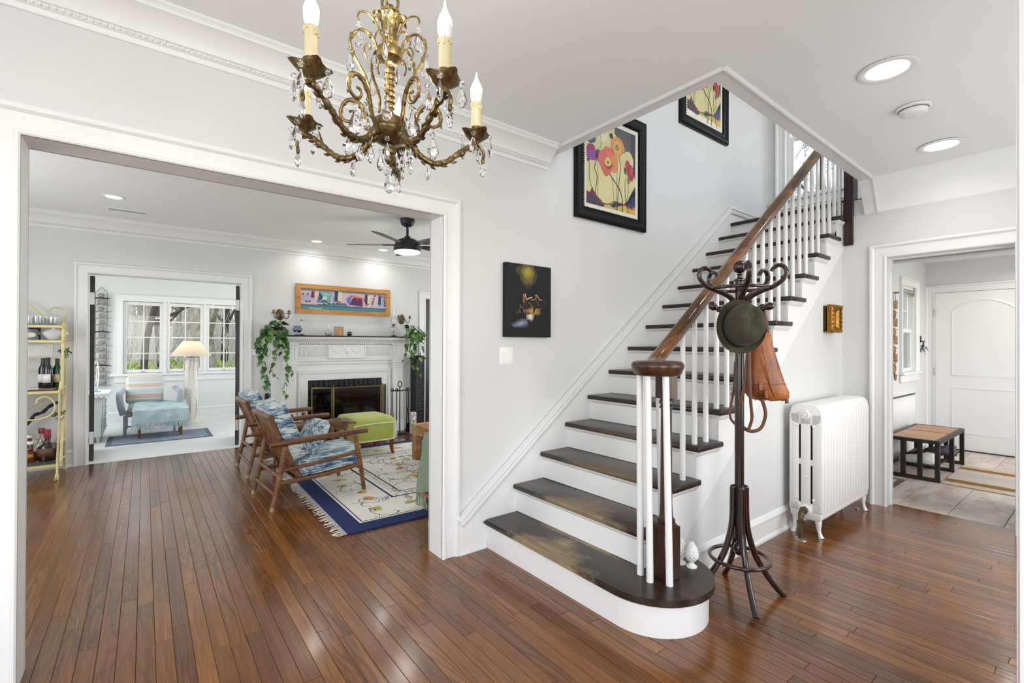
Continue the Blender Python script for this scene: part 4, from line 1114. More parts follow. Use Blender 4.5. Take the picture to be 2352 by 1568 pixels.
# ------------------------------------------------------------------ chandelier
BRZ = None
def _brz(nm, c):
    b = NB(nm); v = b.coord(); n = b.noise(v, 60, 5, .65)
    col = b.ramp(n, [(.3, c[0]), (.55, c[1]), (.75, c[2])])
    return b.pbr(col, b.ramp(n, [(.3, (.42,) * 3), (.7, (.26,) * 3)]), .9, b.bump(n, .5, .004))
BRZ = _brz('antique_brass', ('#5e4d30', '#a08a5a', '#d6c28c')); DBR = _brz('dark_bronze', ('#43361f', '#7a6644', '#ab9668'))
def chandelier():
    C0 = Vector((.541, 1.263, 0)); fw = Vector((_F.x, _F.y, 0)).normalized(); rt = Vector((_R.x, _R.y, 0)).normalized()
    root = thing('chandelier', 'antique brass candle chandelier with crystal drops hanging from the hall ceiling', 'chandelier', C0 + Vector((0, 0, CZ)))
    CRY = glass('crystal', (1, 1, 1), .0, 1.5)
    IVORY = plain('ivory_candle', '#cdbf98', .5, var=.05, vs_=30, bump=.1); SOCK = plain('bulb_base_plastic', (.8, .79, .76), .4, var=.02)
    FLAME = emit('candle_bulb_glow', (1, .95, .88), 170)
    def dirv(deg): a = rad(deg); return rt * cos(a) + fw * sin(a)
    def rz(d, pts): return [C0 + d * r + Vector((0, 0, z)) for r, z in pts]
    # column
    mb = MB(); mb.lathe([(0, 1.862), (.006, 1.864), (.012, 1.872), (.013, 1.880), (.010, 1.888), (.018, 1.893), (.020, 1.901), (.012, 1.907), (.014, 1.915), (.030, 1.922), (.048, 1.934), (.054, 1.945), (.050, 1.950), (.050, 1.958), (.044, 1.964), (.045, 1.982), (.040, 1.988), (.0, 1.990)], C0, 30); build('bowl', mb, DBR, root)
    prof = [(.010, 1.985)]
    for k in range(9):
        z = 2.0 + k * .016; prof += [(.010, z), (.0145, z + .004), (.0145, z + .009), (.010, z + .013)]
    prof += [(.012, 2.148), (.022, 2.152), (.034, 2.160), (.036, 2.172), (.034, 2.186), (.020, 2.192), (.015, 2.20), (.019, 2.206), (.014, 2.214), (.017, 2.225), (.020, 2.25), (.028, 2.27), (.030, 2.285), (.014, 2.30), (.010, 2.31), (0, 2.312)]
    mb = MB(); mb.lathe(prof, C0, 24); build('column', mb, BRZ, root)
    for k in range(8):                                            # acanthus crown leaves
        d = rd(2 * pi * k / 8); sd = d.cross(Vector((0, 0, 1)))
        mb = MB(); pts = [(.014, 2.20, .006), (.017, 2.235, .010), (.022, 2.262, .013), (.034, 2.278, .012), (.045, 2.276, .008), (.049, 2.266, .003)]
        rings = [[C0 + d * r + Vector((0, 0, z)) + sd * w, C0 + d * (r + .003) + Vector((0, 0, z + .002)), C0 + d * r + Vector((0, 0, z)) - sd * w, C0 + d * (r - .0025) + Vector((0, 0, z - .001))] for r, z, w in pts]
        mb.ring_loft(rings); build('leaf', mb, BRZ, root)
    # loop, chain and canopy
    for s in (-1, 1):
        mb = MB(); mb.tube(smoothpath([C0 + rt * (s * x) + Vector((0, 0, z)) for x, z in ((.006, 2.29), (.020, 2.305), (.022, 2.325), (.010, 2.345), (.012, 2.37), (.004, 2.40))], 5), .004, 8); build('top_loop', mb, BRZ, root)
    zz = 2.395; k = 0
    while zz < CZ - .03:
        a = (rt if k % 2 else fw); mb = MB(); mb.tube([C0 + a * (.010 * cos(t)) + Vector((0, 0, zz + .017 + .019 * sin(t))) for t in [2 * pi * i / 14 for i in range(14)]], .0026, 6, closed=True); build('chain_link', mb, BRZ, root); zz += .031; k += 1
    mb = MB(); mb.lathe([(0, CZ - .045), (.01, CZ - .045), (.014, CZ - .03), (.04, CZ - .025), (.06, CZ - .008), (.062, CZ)], C0, 28); build('ceiling_canopy', mb, BRZ, root)
    # cage scrolls and sprays
    for k in range(5):
        d = dirv(-118 + 36 + 72 * k); sd = d.cross(Vector((0, 0, 1)))
        mb = MB(); P = smoothpath(rz(d, [(.062, 2.145), (.070, 2.168), (.060, 2.186), (.052, 2.180), (.056, 2.172)]), 6); mb.tube(P, .0028, 7); build('scroll_curl', mb, BRZ, root)
        P = smoothpath(rz(d, [(.034, 2.176), (.045, 2.205), (.072, 2.222), (.098, 2.205), (.107, 2.180), (.098, 2.148), (.080, 2.118), (.066, 2.092), (.056, 2.066), (.055, 2.045), (.062, 2.03)]), 6)
        mb = MB(); mb.tube(P, [.0042] * len(P), 7)
        for q in (8, 20, 30, 42, 52): mb.sphere(P[q], .0062, 1, 1, 1.6, 6)
        build('cage_scroll', mb, BRZ, root)
        P = smoothpath(rz(d, [(.018, 2.20), (.026, 2.225), (.040, 2.255), (.060, 2.272), (.080, 2.270), (.088, 2.255), (.084, 2.246)]), 6); mb = MB(); mb.tube(P, [.0034 - .0012 * i / len(P) for i in range(len(P))], 7); build('spray', mb, BRZ, root)
    # crystals: one faceted pear and one bead, shared
    mb = MB(); mb.lathe([(0, 0), (.004, -.004), (.0065, -.011), (.0115, -.024), (.0125, -.031), (.010, -.039), (.005, -.045), (0, -.047)], (0, 0, 0), 7); 
    for v in mb.bm.verts: v.co.y *= .6
    for f in mb.bm.faces: f.smooth = False
    drop = build('crystal', mb, CRY, root, local=True, angle=5)
    mb = MB(); mb.lathe([(0, .0075), (.0055, .005), (.0078, 0), (.0055, -.005), (0, -.0075)], (0, 0, 0), 8)
    for f in mb.bm.faces: f.smooth = False
    bead = build('crystal_bead', mb, CRY, root, local=True, angle=5)
    first = [True, True]; rl = random.Random(5); base = C0 + Vector((0, 0, CZ))
    WIRE = plain('crystal_wire', (.6, .58, .5), .3, .9)
    def hang(p, s=1.0, b=1):
        q = Vector(p) - base; yaw = rl.uniform(0, 6.28)
        z = q.z - .004
        for i in range(b):
            o = bead if first[1] else inst(bead, root); first[1] = False
            o.location = (q.x, q.y, z - .009); o.scale = (s ** .5,) * 3; o.rotation_euler = (0, 0, yaw); z -= .018
        o = drop if first[0] else inst(drop, root); first[0] = False
        o.location = (q.x, q.y, z); o.scale = (s * 1.15,) * 3; o.rotation_euler = (0, 0, yaw)
    # arms
    arm_prof = [(.040, 1.945), (.062, 1.928), (.090, 1.902), (.125, 1.888), (.165, 1.898), (.205, 1.930), (.238, 1.956), (.262, 1.966)]
    tail = [(.262, 1.966), (.278, 1.960), (.287, 1.942), (.284, 1.928)]
    curl = [(.046, 1.948), (.066, 1.975), (.076, 2.01), (.086, 2.035), (.108, 2.055), (.136, 2.052), (.150, 2.028), (.144, 2.004), (.122, 1.994), (.107, 2.006), (.110, 2.022), (.122, 2.022)]
    for k in range(5):
        d = dirv(-118 + 72 * k); sd = d.cross(Vector((0, 0, 1)))
        P = smoothpath(rz(d, arm_prof), 7); n = len(P)
        mb = MB(); mb.tube(P, [.0095 - .0022 * i / n + .0012 * sin(i * 1.9) for i in range(n)], 10)
        for i in range(5, n - 3, 5):                                # leaf wrappings
            t = (P[i + 1] - P[i]).normalized(); M = t.to_track_quat('Z', 'Y').to_matrix().to_4x4()
            for a in (0, 2.1, 4.2): mb.lathe([(0, 0), (.0045, .006), (.0035, .014), (0, .022)], P[i] + M @ Vector((.0085 * cos(a + i), .0085 * sin(a + i), 0)), 5, M @ Matrix.Rotation(.35, 4, 'X'))
        arm = build('arm', mb, DBR, root)
        mb = MB(); P2 = smoothpath(rz(d, tail), 5); mb.tube(P2, [.0055, *[.005] * (len(P2) - 2), .003], 8); mb.sphere(P2[-1] + Vector((0, 0, -.006)), .006, 1, 1, 2.0, 8); build('arm_tail', mb, DBR, arm)
        P3 = smoothpath(rz(d, curl), 6); n3 = len(P3); mb = MB(); mb.tube(P3, [.0075 - .0038 * i / n3 for i in range(n3)], 8, up=sd, flat=.8)
        for i in range(4, n3 - 22, 6): mb.lathe([(0, 0), (.004, .006), (.003, .013), (0, .020)], P3[i], 5, (P3[i + 1] - P3[i]).normalized().to_track_quat('Z', 'Y').to_matrix().to_4x4() @ Matrix.Rotation(.7, 4, 'X'))
        build('arm_scroll', mb, DBR, root)
        c = C0 + d * .262
        # leaf-edged drip pan
        mb = MB(); ns = 32
        def pan(r, z, wob): return [c + Vector((r * (1 + wob * cos(4 * t) + wob * .4 * cos(8 * t)) * cos(t), r * (1 + wob * cos(4 * t) + wob * .4 * cos(8 * t)) * sin(t), z + .35 * wob * r * cos(4 * t))) for t in [2 * pi * i / ns for i in range(ns)]]
        mb.ring_loft([pan(.007, 1.966, 0), pan(.011, 1.976, 0), pan(.022, 1.983, .05), pan(.034, 1.994, .12), pan(.041, 2.003, .18), pan(.039, 2.005, .18), pan(.030, 1.998, .1), pan(.012, 1.990, 0), pan(.0105, 2.004, 0), pan(.014, 2.008, 0), pan(.0185, 2.012, 0), pan(.0185, 2.018, 0), pan(.0165, 2.020, 0)])
        cup = build('candle_cup', mb, DBR, root)
        mb = MB(); mb.lathe([(.0155, 2.016), (.0155, 2.085), (.0165, 2.087), (.0165, 2.094), (.013, 2.096), (0, 2.096)], c, 20)
        rr = random.Random(k)
        for i in range(11):
            a = rr.uniform(0, 6.28); l = rr.uniform(.006, .022); mb.tube([c + Vector((.0158 * cos(a), .0158 * sin(a), 2.093)), c + Vector((.0160 * cos(a), .0160 * sin(a), 2.093 - l))], [.002, .0028], 6)
        build('candle_sleeve', mb, IVORY, root)
        mb = MB(); mb.lathe([(.0125, 2.094), (.0175, 2.110), (.0185, 2.122), (.0180, 2.128)], c, 20); bulb = build('bulb_base', mb, SOCK, root)
        mb = MB(); mb.lathe([(.0180, 2.128), (.0175, 2.136), (.014, 2.148), (.008, 2.160), (.0035, 2.172), (.0012, 2.186), (0, 2.190)], c, 16); build('bulb', mb, FLAME, bulb)
        for a in (45, 135, 225, 315): hang(c + rd(rad(a)) * .042 + Vector((0, 0, 1.998)), .95)
        hang(C0 + d * .284 + Vector((0, 0, 1.925)), .9, 0)
        hang(C0 + d * .125 + Vector((0, 0, 1.985)), 1.25)
        hang(C0 + d * .11 + Vector((0, 0, 1.882)), .8, 0)
    for k in range(5):
        d = dirv(-118 + 36 + 72 * k)
        hang(C0 + d * .084 + Vector((0, 0, 2.246)), 1.0, 1); hang(C0 + d * .106 + Vector((0, 0, 2.172)), 1.0, 1); hang(C0 + d * .066 + Vector((0, 0, 2.03)), 1.0, 1)
        hang(C0 + d * .05 + Vector((0, 0, 1.928)), .9, 1)
    hang(C0 + Vector((0, 0, 1.862)), 1.1, 1)
    hang(C0 + Vector((0, 0, 2.14)) + dirv(10) * .02, .9, 0)
chandelier()
# ------------------------------------------------------------------ entry room beyond the right doorway
XD, YDW, EZ = 8.38, 1.63, 2.47
GROUT = plain('tile_grout', '#8d8175', .85, var=.1, vs_=20)
mb = MB(); mb.box(5.092, XD + .1, -1.2, YDW + .1, -.08, -.004); etile = struct('floor_entry', mb, GROUT)
def tile_mat(i):
    b = NB('stone_tile_%s' % 'abc'[i]); v = b.coord('Object', (1, 2.2, 1)); n1 = b.noise(v, 2.3 + i, 6, .62, .8); n2 = b.noise(v, 14, 5, .6)
    f = b.math('ADD', b.math('MULTIPLY', n1, .75), b.math('MULTIPLY', n2, .25))
    col = b.ramp(f, [(.30, '#9a877a'), (.45, '#bfb0a3'), (.58, '#d3c7bc'), (.72, '#e0d8cf')])
    return b.pbr(col, .38, 0, b.bump(n2, .06, .003))
TM = [tile_mat(i) for i in range(3)]
rt_ = random.Random(9); TX, TY = .668, .318
def tile(x0, x1, y0, y1, k):
    x0 = max(x0, 5.094); y1 = min(y1, YDW - .01)
    if x1 - x0 < .02 or y1 - y0 < .02: return
    mb = MB(); mb.box(x0 + .002, x1 - .002, y0 + .002, y1 - .002, -.006, 0, .0016)
    o = build('tile', mb, TM[k], etile)
for c in range(-4, 3):
    y0 = .862 + .318 * c; off = 5.232 if c % 2 == 0 else 5.232 + TX / 2 - TX
    k = -1
    while off + TX * k < XD:
        tile(off + TX * k, min(off + TX * (k + 1), XD), y0, y0 + TY, rt_.randrange(3)); k += 1
WPX0, WPX1, WPZ0, WPZ1 = 7.22, 7.83, 1.03, 2.09
wall_boxes('wall_entry_north', [(5.09, WPX0, YDW, YDW + .14, 0, EZ), (WPX1, XD + .12, YDW, YDW + .14, 0, EZ), (WPX0, WPX1, YDW, YDW + .14, 0, WPZ0), (WPX0, WPX1, YDW, YDW + .14, WPZ1, EZ)], WALL)
DY0, DY1, DZ = .60, 1.537, 2.058
wall_boxes('wall_entry_east', [(XD, XD + .12, DY1, YDW, 0, EZ), (XD, XD + .12, DY0, DY1, DZ, EZ), (XD, XD + .12, -1.2, DY0, 0, EZ)], WALL)
wall_boxes('ceiling_entry', [(5.09, XD + .12, -1.2, YDW + .1, EZ, EZ + .1)], CEIL)
wall_boxes('wall_entry_south', [(5.09, 5.7, -1.3, -1.2, 0, EZ), (7.5, XD + .1, -1.3, -1.2, 0, EZ), (5.7, 7.5, -1.3, -1.2, 0, .7), (5.7, 7.5, -1.3, -1.2, 2.3, EZ)], WALL)
casing('trim_front_door_casing', DY0, DY1, DZ, XD, -1, 'y', k=.85)
casing('trim_entry_window_casing', WPX0, WPX1, WPZ1, YDW, -1, sill=WPZ0, k=.85)
mb = MB(); mb.box(WPX0 - .11, WPX1 + .11, YDW - .05, YDW, WPZ0 - .03, WPZ0, .005); mb.box(WPX0 - .10, WPX1 + .10, YDW - .022, YDW, WPZ0 - .12, WPZ0 - .03, .006); struct('trim_entry_window_sill', mb, TRIM)
mb = MB()
mb.box(WPX0, WPX0 + .03, YDW + .01, YDW + .12, WPZ0, WPZ1); mb.box(WPX1 - .03, WPX1, YDW + .01, YDW + .12, WPZ0, WPZ1); mb.box(WPX0, WPX1, YDW + .01, YDW + .12, WPZ1 - .03, WPZ1)
ew = struct('window_3', mb, TRIM)
sash(ew, WPX0 + .03, WPX1 - .03, WPZ0, 1.565, YDW + .03, 1, 1, .045, .016)
sash(ew, WPX0 + .03, WPX1 - .03, 1.53, WPZ1 - .03, YDW + .065, 2, 2, .045, .014)
mb = MB(); mb.tube([(WPX0 + .04, YDW + .012, 2.035), (WPX1 - .04, YDW + .012, 2.035)], .016, 12); mb.cbox((WPX1 - .045, YDW + .01, 2.02), (.012, .03, .07)); build('roller_blind', mb, STEEL, ew)
# front door with an arched upper panel
mb = MB(); mb.box(XD - .012, XD + .03, DY0 + .004, DY1 - .004, .012, DZ - .004, .002)
door = struct('door_1', mb, TRIM)
def panel_mould(path, name):
    mb = MB(); mb.sweep(path, (-1, 0, 0), [(0, -.002), (.001, .006), (.008, .009), (.018, .006), (.024, .002), (.034, .0015), (.036, -.002)], closed=True); build(name, mb, TRIM, door)
pa, pb = DY1 - .185, DY0 + .185
arch_ = [(XD - .012, pa + (pb - pa) * t, 1.80 + .135 * sin(pi * t) ** .8) for t in [i / 14 for i in range(15)]]
panel_mould([(XD - .012, pa, .985)] + arch_ + [(XD - .012, pb, .985)], 'arched_panel')
panel_mould([(XD - .012, pa, .24), (XD - .012, pa, .80), (XD - .012, pb, .80), (XD - .012, pb, .24)], 'lower_panel')
for zz in (1.80, 1.015, .25):
    mb = MB(); mb.box(XD - .022, XD - .010, DY1 - .012, DY1 + .012, zz - .05, zz + .05, .002); mb.tube([(XD - .022, DY1, zz - .054), (XD - .022, DY1, zz + .054)], .007, 8); build('hinge', mb, STEEL, door)
mb = MB(); mb.box(XD - .03, XD + .06, DY0, DY1, 0, .012); build('threshold', mb, DARKW, door)
mb = MB(); mb.sphere((XD - .07, DY0 + .08, .95), .028, seg=14); mb.tube([(XD - .07, DY0 + .08, .95), (XD, DY0 + .08, .95)], .012, 10); build('door_knob', mb, STEEL, door)
# dark inner door standing open at the hall doorway
mb = MB(); mb.box(5.095, 5.90, .432, .474, .008, 2.085, .002); d2 = struct('door_2', mb, DARKW)
mb = MB(); mb.cbox((5.15, .478, 1.55), (.05, .006, .09), bev=.001); mb.cbox((5.15, .478, .35), (.05, .006, .09), bev=.001); build('hinge', mb, STEEL, d2)
downlight(0, 0, EZ, .075, 'recessed ceiling light in the entry above the white door', 5, p=tuple(on_z(2326, 567, EZ)))
# ribbed white heater panel under the window
def heater():
    x0, x1, z0, z1 = 6.45, 7.749, .372, .752
    root = thing('panel_heater', 'white ribbed panel heater set into the entry wall under the window', 'heater', (x0, YDW, z0))
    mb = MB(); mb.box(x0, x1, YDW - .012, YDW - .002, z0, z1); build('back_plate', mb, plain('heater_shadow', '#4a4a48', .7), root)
    n = 44
    mb = MB()
    for i in range(n):
        a = x0 + .015 + (x1 - x0 - .05) * i / n; mb.box(a, a + (x1 - x0 - .05) / n * .72, YDW - .03, YDW - .012, z0 + .005, z1 - .03, .004)
    o = build('ribs', mb, TRIM, root); o['kind'] = 'stuff'
    mb = MB(); mb.box(x0, x1 - .03, YDW - .032, YDW - .010, z1 - .03, z1 - .012, .003); mb.box(x0, x1 - .03, YDW - .032, YDW - .010, z0 - .01, z0 + .006, .003); build('rail', mb, TRIM, root)
    mb = MB(); mb.sweep([(x0, YDW, z0), (x0, YDW, z1 + .012), (x1 + .02, YDW, z1 + .012), (x1 + .02, YDW, z0)], (0, -1, 0), [(0, 0), (0, .02), (.02, .022), (.02, 0)]); build('surround', mb, TRIM, root)
heater()
# slatted bench with shoes
BENW = wood('bench_black_wood', '#0d0907', '#1c1411', '#3a2c24', 9, 2, .45); BENT = wood('bench_top_wood', '#8d5c33', '#b27d4c', '#cf9d6b', 5, 1, .4, .12)
def bench():
    x0, x1, y0, y1, h = 6.20, 7.41, 1.103, 1.545, .412; t = .038
    root = thing('entry_bench', 'low black slatted bench with two tan wood top panels by the front door', 'bench', ((x0 + x1) / 2, (y0 + y1) / 2, 0))
    xm = 6.862
    for y in (y0, y1 - t):
        mb = MB(); mb.box(x0, x1, y, y + t, h - .04, h, .002); build('top_rail', mb, BENW, root)
    for x in (x0, xm - .012, x1 - t):
        mb = MB(); mb.box(x, x + (t if x != xm - .012 else .022), y0 + t, y1 - t, h - .035, h - .001, .002); build('cross_rail', mb, BENW, root)
    for a, c in ((x0 + t, xm - .012), (xm + .010, x1 - t)):
        mb = MB(); mb.box(a + .001, c - .001, y0 + t + .001, y1 - t - .001, h - .022, h - .003, .001); build('top_panel', mb, BENT, root)
    for x in (x0, xm - t / 2, x1 - t):
        for y in (y0, y1 - t):
            mb = MB(); mb.box(x, x + t, y, y + t, 0, h - .04, .002); build('leg', mb, BENW, root)
        mb = MB(); mb.box(x, x + t, y0 + t, y1 - t, .0, .035, .002); build('foot_rail', mb, BENW, root)
    for k in (1, 2):
        y = y0 + (y1 - y0 - t) * k / 3
        for x in (x0, x1 - t):
            mb = MB(); mb.box(x, x + t * .9, y, y + t, .035, h - .036, .002); build('slat', mb, BENW, root)
    for k in range(5):
        y = y0 + t + (y1 - y0 - 2 * t - .04) * k / 4; mb = MB(); mb.box(x0 + .05, x1 - .03, y, y + .035, .135, .150, .002); build('shelf_slat', mb, BENW, root)
bench()
def shoe(loc, rz, c1, c2, label):
    root = thing('shoe', label, 'shoe', loc, rz, 'shoes on the bench shelf')
    U = plain('shoe_upper_' + c1[1:], c1, .75, var=.15, vs_=30, bump=.2, bs=200); S = plain('shoe_sole_' + c2[1:], c2, .6, var=.05)
    def out(k, z): return [Vector((.14 * k * cos(a) + (.01 if cos(a) > 0 else 0), (.046 + .008 * cos(a)) * k * sin(a), z)) for a in [2 * pi * i / 20 for i in range(20)]]
    mb = MB(); mb.ring_loft([out(.96, 0), out(1.0, .008), out(1.0, .028), out(.97, .034)]); build('sole', mb, S, root, local=True)
    def up(k, z, sh): return [Vector((.135 * k * cos(a) - sh, .048 * (k ** .6) * sin(a), z + (.0 if cos(a) < .2 else -.012 * (z / .1)))) for a in [2 * pi * i / 20 for i in range(20)]]
    mb = MB(); mb.ring_loft([up(1, .030, 0), up(.98, .055, .002), up(.80, .078, .025), up(.55, .098, .062), up(.50, .112, .068), up(.42, .108, .068), up(.40, .06, .06)]); build('upper', mb, U, root, local=True, angle=60)
    L = plain('shoe_lace', '#8e2030', .7)
    mb = MB()
    for i in range(4): mb.tube([(.0 + i * .018, -.028, .086 - i * .008), (.004 + i * .018, 0, .094 - i * .008), (.0 + i * .018, .028, .086 - i * .008)], .0035, 6)
    build('laces', mb, L, root, local=True)
shoe((6.34, 1.30, .151), rad(96), '#e4e2e0', '#d8d8dc', 'white trainer with red laces on the bench shelf')
shoe((6.50, 1.31, .151), rad(94), '#2a2a30', '#c8c8cc', 'black trainer behind the white one on the bench shelf')
shoe((6.98, 1.24, .151), rad(100), '#55585c', '#2c2c30', 'grey shoe at the far end of the bench shelf')
# rug and mat
def rug_entry():
    b = NB('woven_runner'); v = b.coord('Object', (6, 60, 1)); n = b.noise(b.coord('Object', (30, 3, 1)), 3, 5, .7)
    sp = b.n('ShaderNodeSeparateXYZ'); g = b.n('ShaderNodeNewGeometry'); b.l(g.outputs['Position'], sp.inputs[0])
    x = b.math('ADD', b.math('DIVIDE', b.math('SUBTRACT', sp.outputs[0], 6.2), 1.13), b.math('MULTIPLY', b.math('SUBTRACT', n, .5), .04))
    r = b.n('ShaderNodeValToRGB'); r.color_ramp.interpolation = 'CONSTANT'; e = r.color_ramp.elements
    st = [(0, '#cdb9a4'), (.11, '#8d6128'), (.24, '#c9bcae'), (.46, '#bdb6b2'), (.62, '#c9bfb4'), (.76, '#916428'), (.88, '#cbb9a6')]
    while len(e) < len(st): e.new(.5)
    for q, (p, c) in zip(e, st): q.position = p; q.color = c4(c)
    b.l(x, r.inputs[0]); col = b.mix(r.outputs[0], b.ramp(n, [(.3, (.7,) * 3), (.7, (1.1, 1.1, 1.1))]), .8, 'MULTIPLY')
    m_ = b.pbr(col, .9, 0, b.bump(b.noise(b.coord(), 300, 2), .4, .004))
    mb = MB(); mb.box(6.2, 7.33, -.35, 1.098, .001, .010, .003)
    single('entry_rug', mb, m_, 'cream entry rug with two gold stripes beside the bench', 'rug', base=(6.76, .4, 0))
rug_entry()
mb = MB(); mb.box(5.28, 6.062, 1.335, 1.60, .0005, .006, .002)
mt = thing('boot_mat', 'grey boot mat with a dark border by the entry doorway', 'mat', (5.7, 1.45, 0))
build('border', mb, plain('mat_border', '#5c514b', .9, var=.1, bump=.3, bs=300), mt)
mb = MB(); mb.box(5.33, 6.0, 1.385, 1.595, .0055, .0075); build('mat_field', mb, plain('mat_field', '#a7abab', .9, var=.06, bump=.3, bs=300), mt)
# knotted hanging and keys
def hanging():
    c = on_y(2049, 700, YDW - .05)
    ROPE = plain('natural_rope', '#a98a63', .85, var=.3, vs_=40, bump=.4, bs=200); CLAY = wood('terracotta_shard', '#6a4a30', '#9a744e', '#bf9a70', 20, 2, .8, 1)
    x = c.x; y = YDW - .055; root = thing('knotted_hanging', 'long knotted rope and driftwood wall hanging beside the entry window', 'wall hanging', (x, YDW, 2.05))
    z1, z0 = on_y(2049, 672, y).z, on_y(2052, 868, y).z
    mb = MB(); mb.tube([(x - .03, y + .05, z1 + .16), (x, y, z1)], .003, 6); build('cord', mb, plain('cord', '#6a6a68', .8), root)
    mb = MB(); mb.lathe([(0, -.006), (.06, -.006), (.062, 0), (.06, .006), (0, .006)], (x, y, z1), 16); build('disc', mb, CLAY, root)
    r_ = random.Random(2); z = z1 - .10; n = 0
    for k in range(4): 
        a = k * pi / 2; mb = MB(); mb.tube([(x + .02 * cos(a), y + .02 * sin(a), z1), (x + .05 * cos(a), y + .03 * sin(a), z)], .003, 5); build('cord', mb, ROPE, root)
    while z > z0 + .22:
        mb = MB()
        for k in range(4): mb.tube([(x + .055 * cos(t) , y + .035 * sin(t), z - k * .022 + .006 * sin(3 * t)) for t in [2 * pi * i / 16 for i in range(16)]], .010, 6, closed=True)
        build('knot', mb, ROPE, root); z -= .10
        mb = MB(); mb.lathe([(.02, 0), (.042, -.02), (.046, -.07), (.03, -.105), (.01, -.11)], (x + r_.uniform(-.01, .01), y, z + .01), 9, Matrix.Rotation(r_.uniform(-.2, .2), 4, 'Y'), 1.1, .7); build('shard', mb, CLAY, root)
        for s in (r_.uniform(.6, 1.0),):
            mb = MB(); mb.tube([(x + .03, y, z - .02), (x + .06 + .06 * s, y - .02, z + r_.uniform(-.03, .05))], [.005, .003], 6); build('twig', mb, CLAY, root)
        z -= .10
    mb = MB()
    for k in range(16):
        a = r_.uniform(0, 6.28); mb.tube([(x + .02 * cos(a), y + .02 * sin(a), z + .03), (x + .04 * cos(a), y + .03 * sin(a), z - .08), (x + .05 * cos(a + .3), y + .03 * sin(a), z0 + r_.uniform(-.02, .05))], .004, 5)
    o = build('tassel', mb, ROPE, root)
hanging()
def keys():
    c = on_y(2114, 782, YDW - .01); MET = plain('dark_key_metal', '#3c3c3c', .4, .8, var=.3, vs_=40)
    root = thing('key_hook', 'small black wall hook holding a bunch of keys beside the front door', 'key hook', c)
    mb = MB(); mb.cbox(c + Vector((0, .0, .02)), (.05, .016, .085), bev=.006); mb.tube(smoothpath([c + Vector((0, -.005, 0)), c + Vector((0, -.03, -.02)), c + Vector((0, -.04, 0))], 4), .006, 7); build('hook', mb, MET, root)
    r_ = random.Random(6)
    for i in range(3):
        p = c + Vector((.02 * (i - 1), -.03, -.055)); mb = MB(); mb.tube([p + Vector((.018 * cos(t), .005 * sin(2 * t), .03 * sin(t))) for t in [2 * pi * k / 14 for k in range(14)]], .0025, 5, closed=True); build('key_ring', mb, MET, root)
    for i in range(8):
        p = c + Vector((r_.uniform(-.05, .09), -.03 + r_.uniform(-.02, .01), -.09 + r_.uniform(-.02, .02))); rot = (r_.uniform(-.3, .3), r_.uniform(-.9, .9), r_.uniform(0, 3))
        M = Matrix.Translation(p) @ Euler(rot).to_matrix().to_4x4(); mb = MB(); mb.lathe([(0, -.003), (.016, -.003), (.016, .003), (0, .003)], p, 12, M.to_3x3().to_4x4() @ Matrix.Rotation(pi / 2, 4, 'X')); mb.box(-.005, .005, -.0025, .0025, -.075, -.010, .001, 1, M); build('key', mb, [MET, STEEL][i % 2], root)
keys()
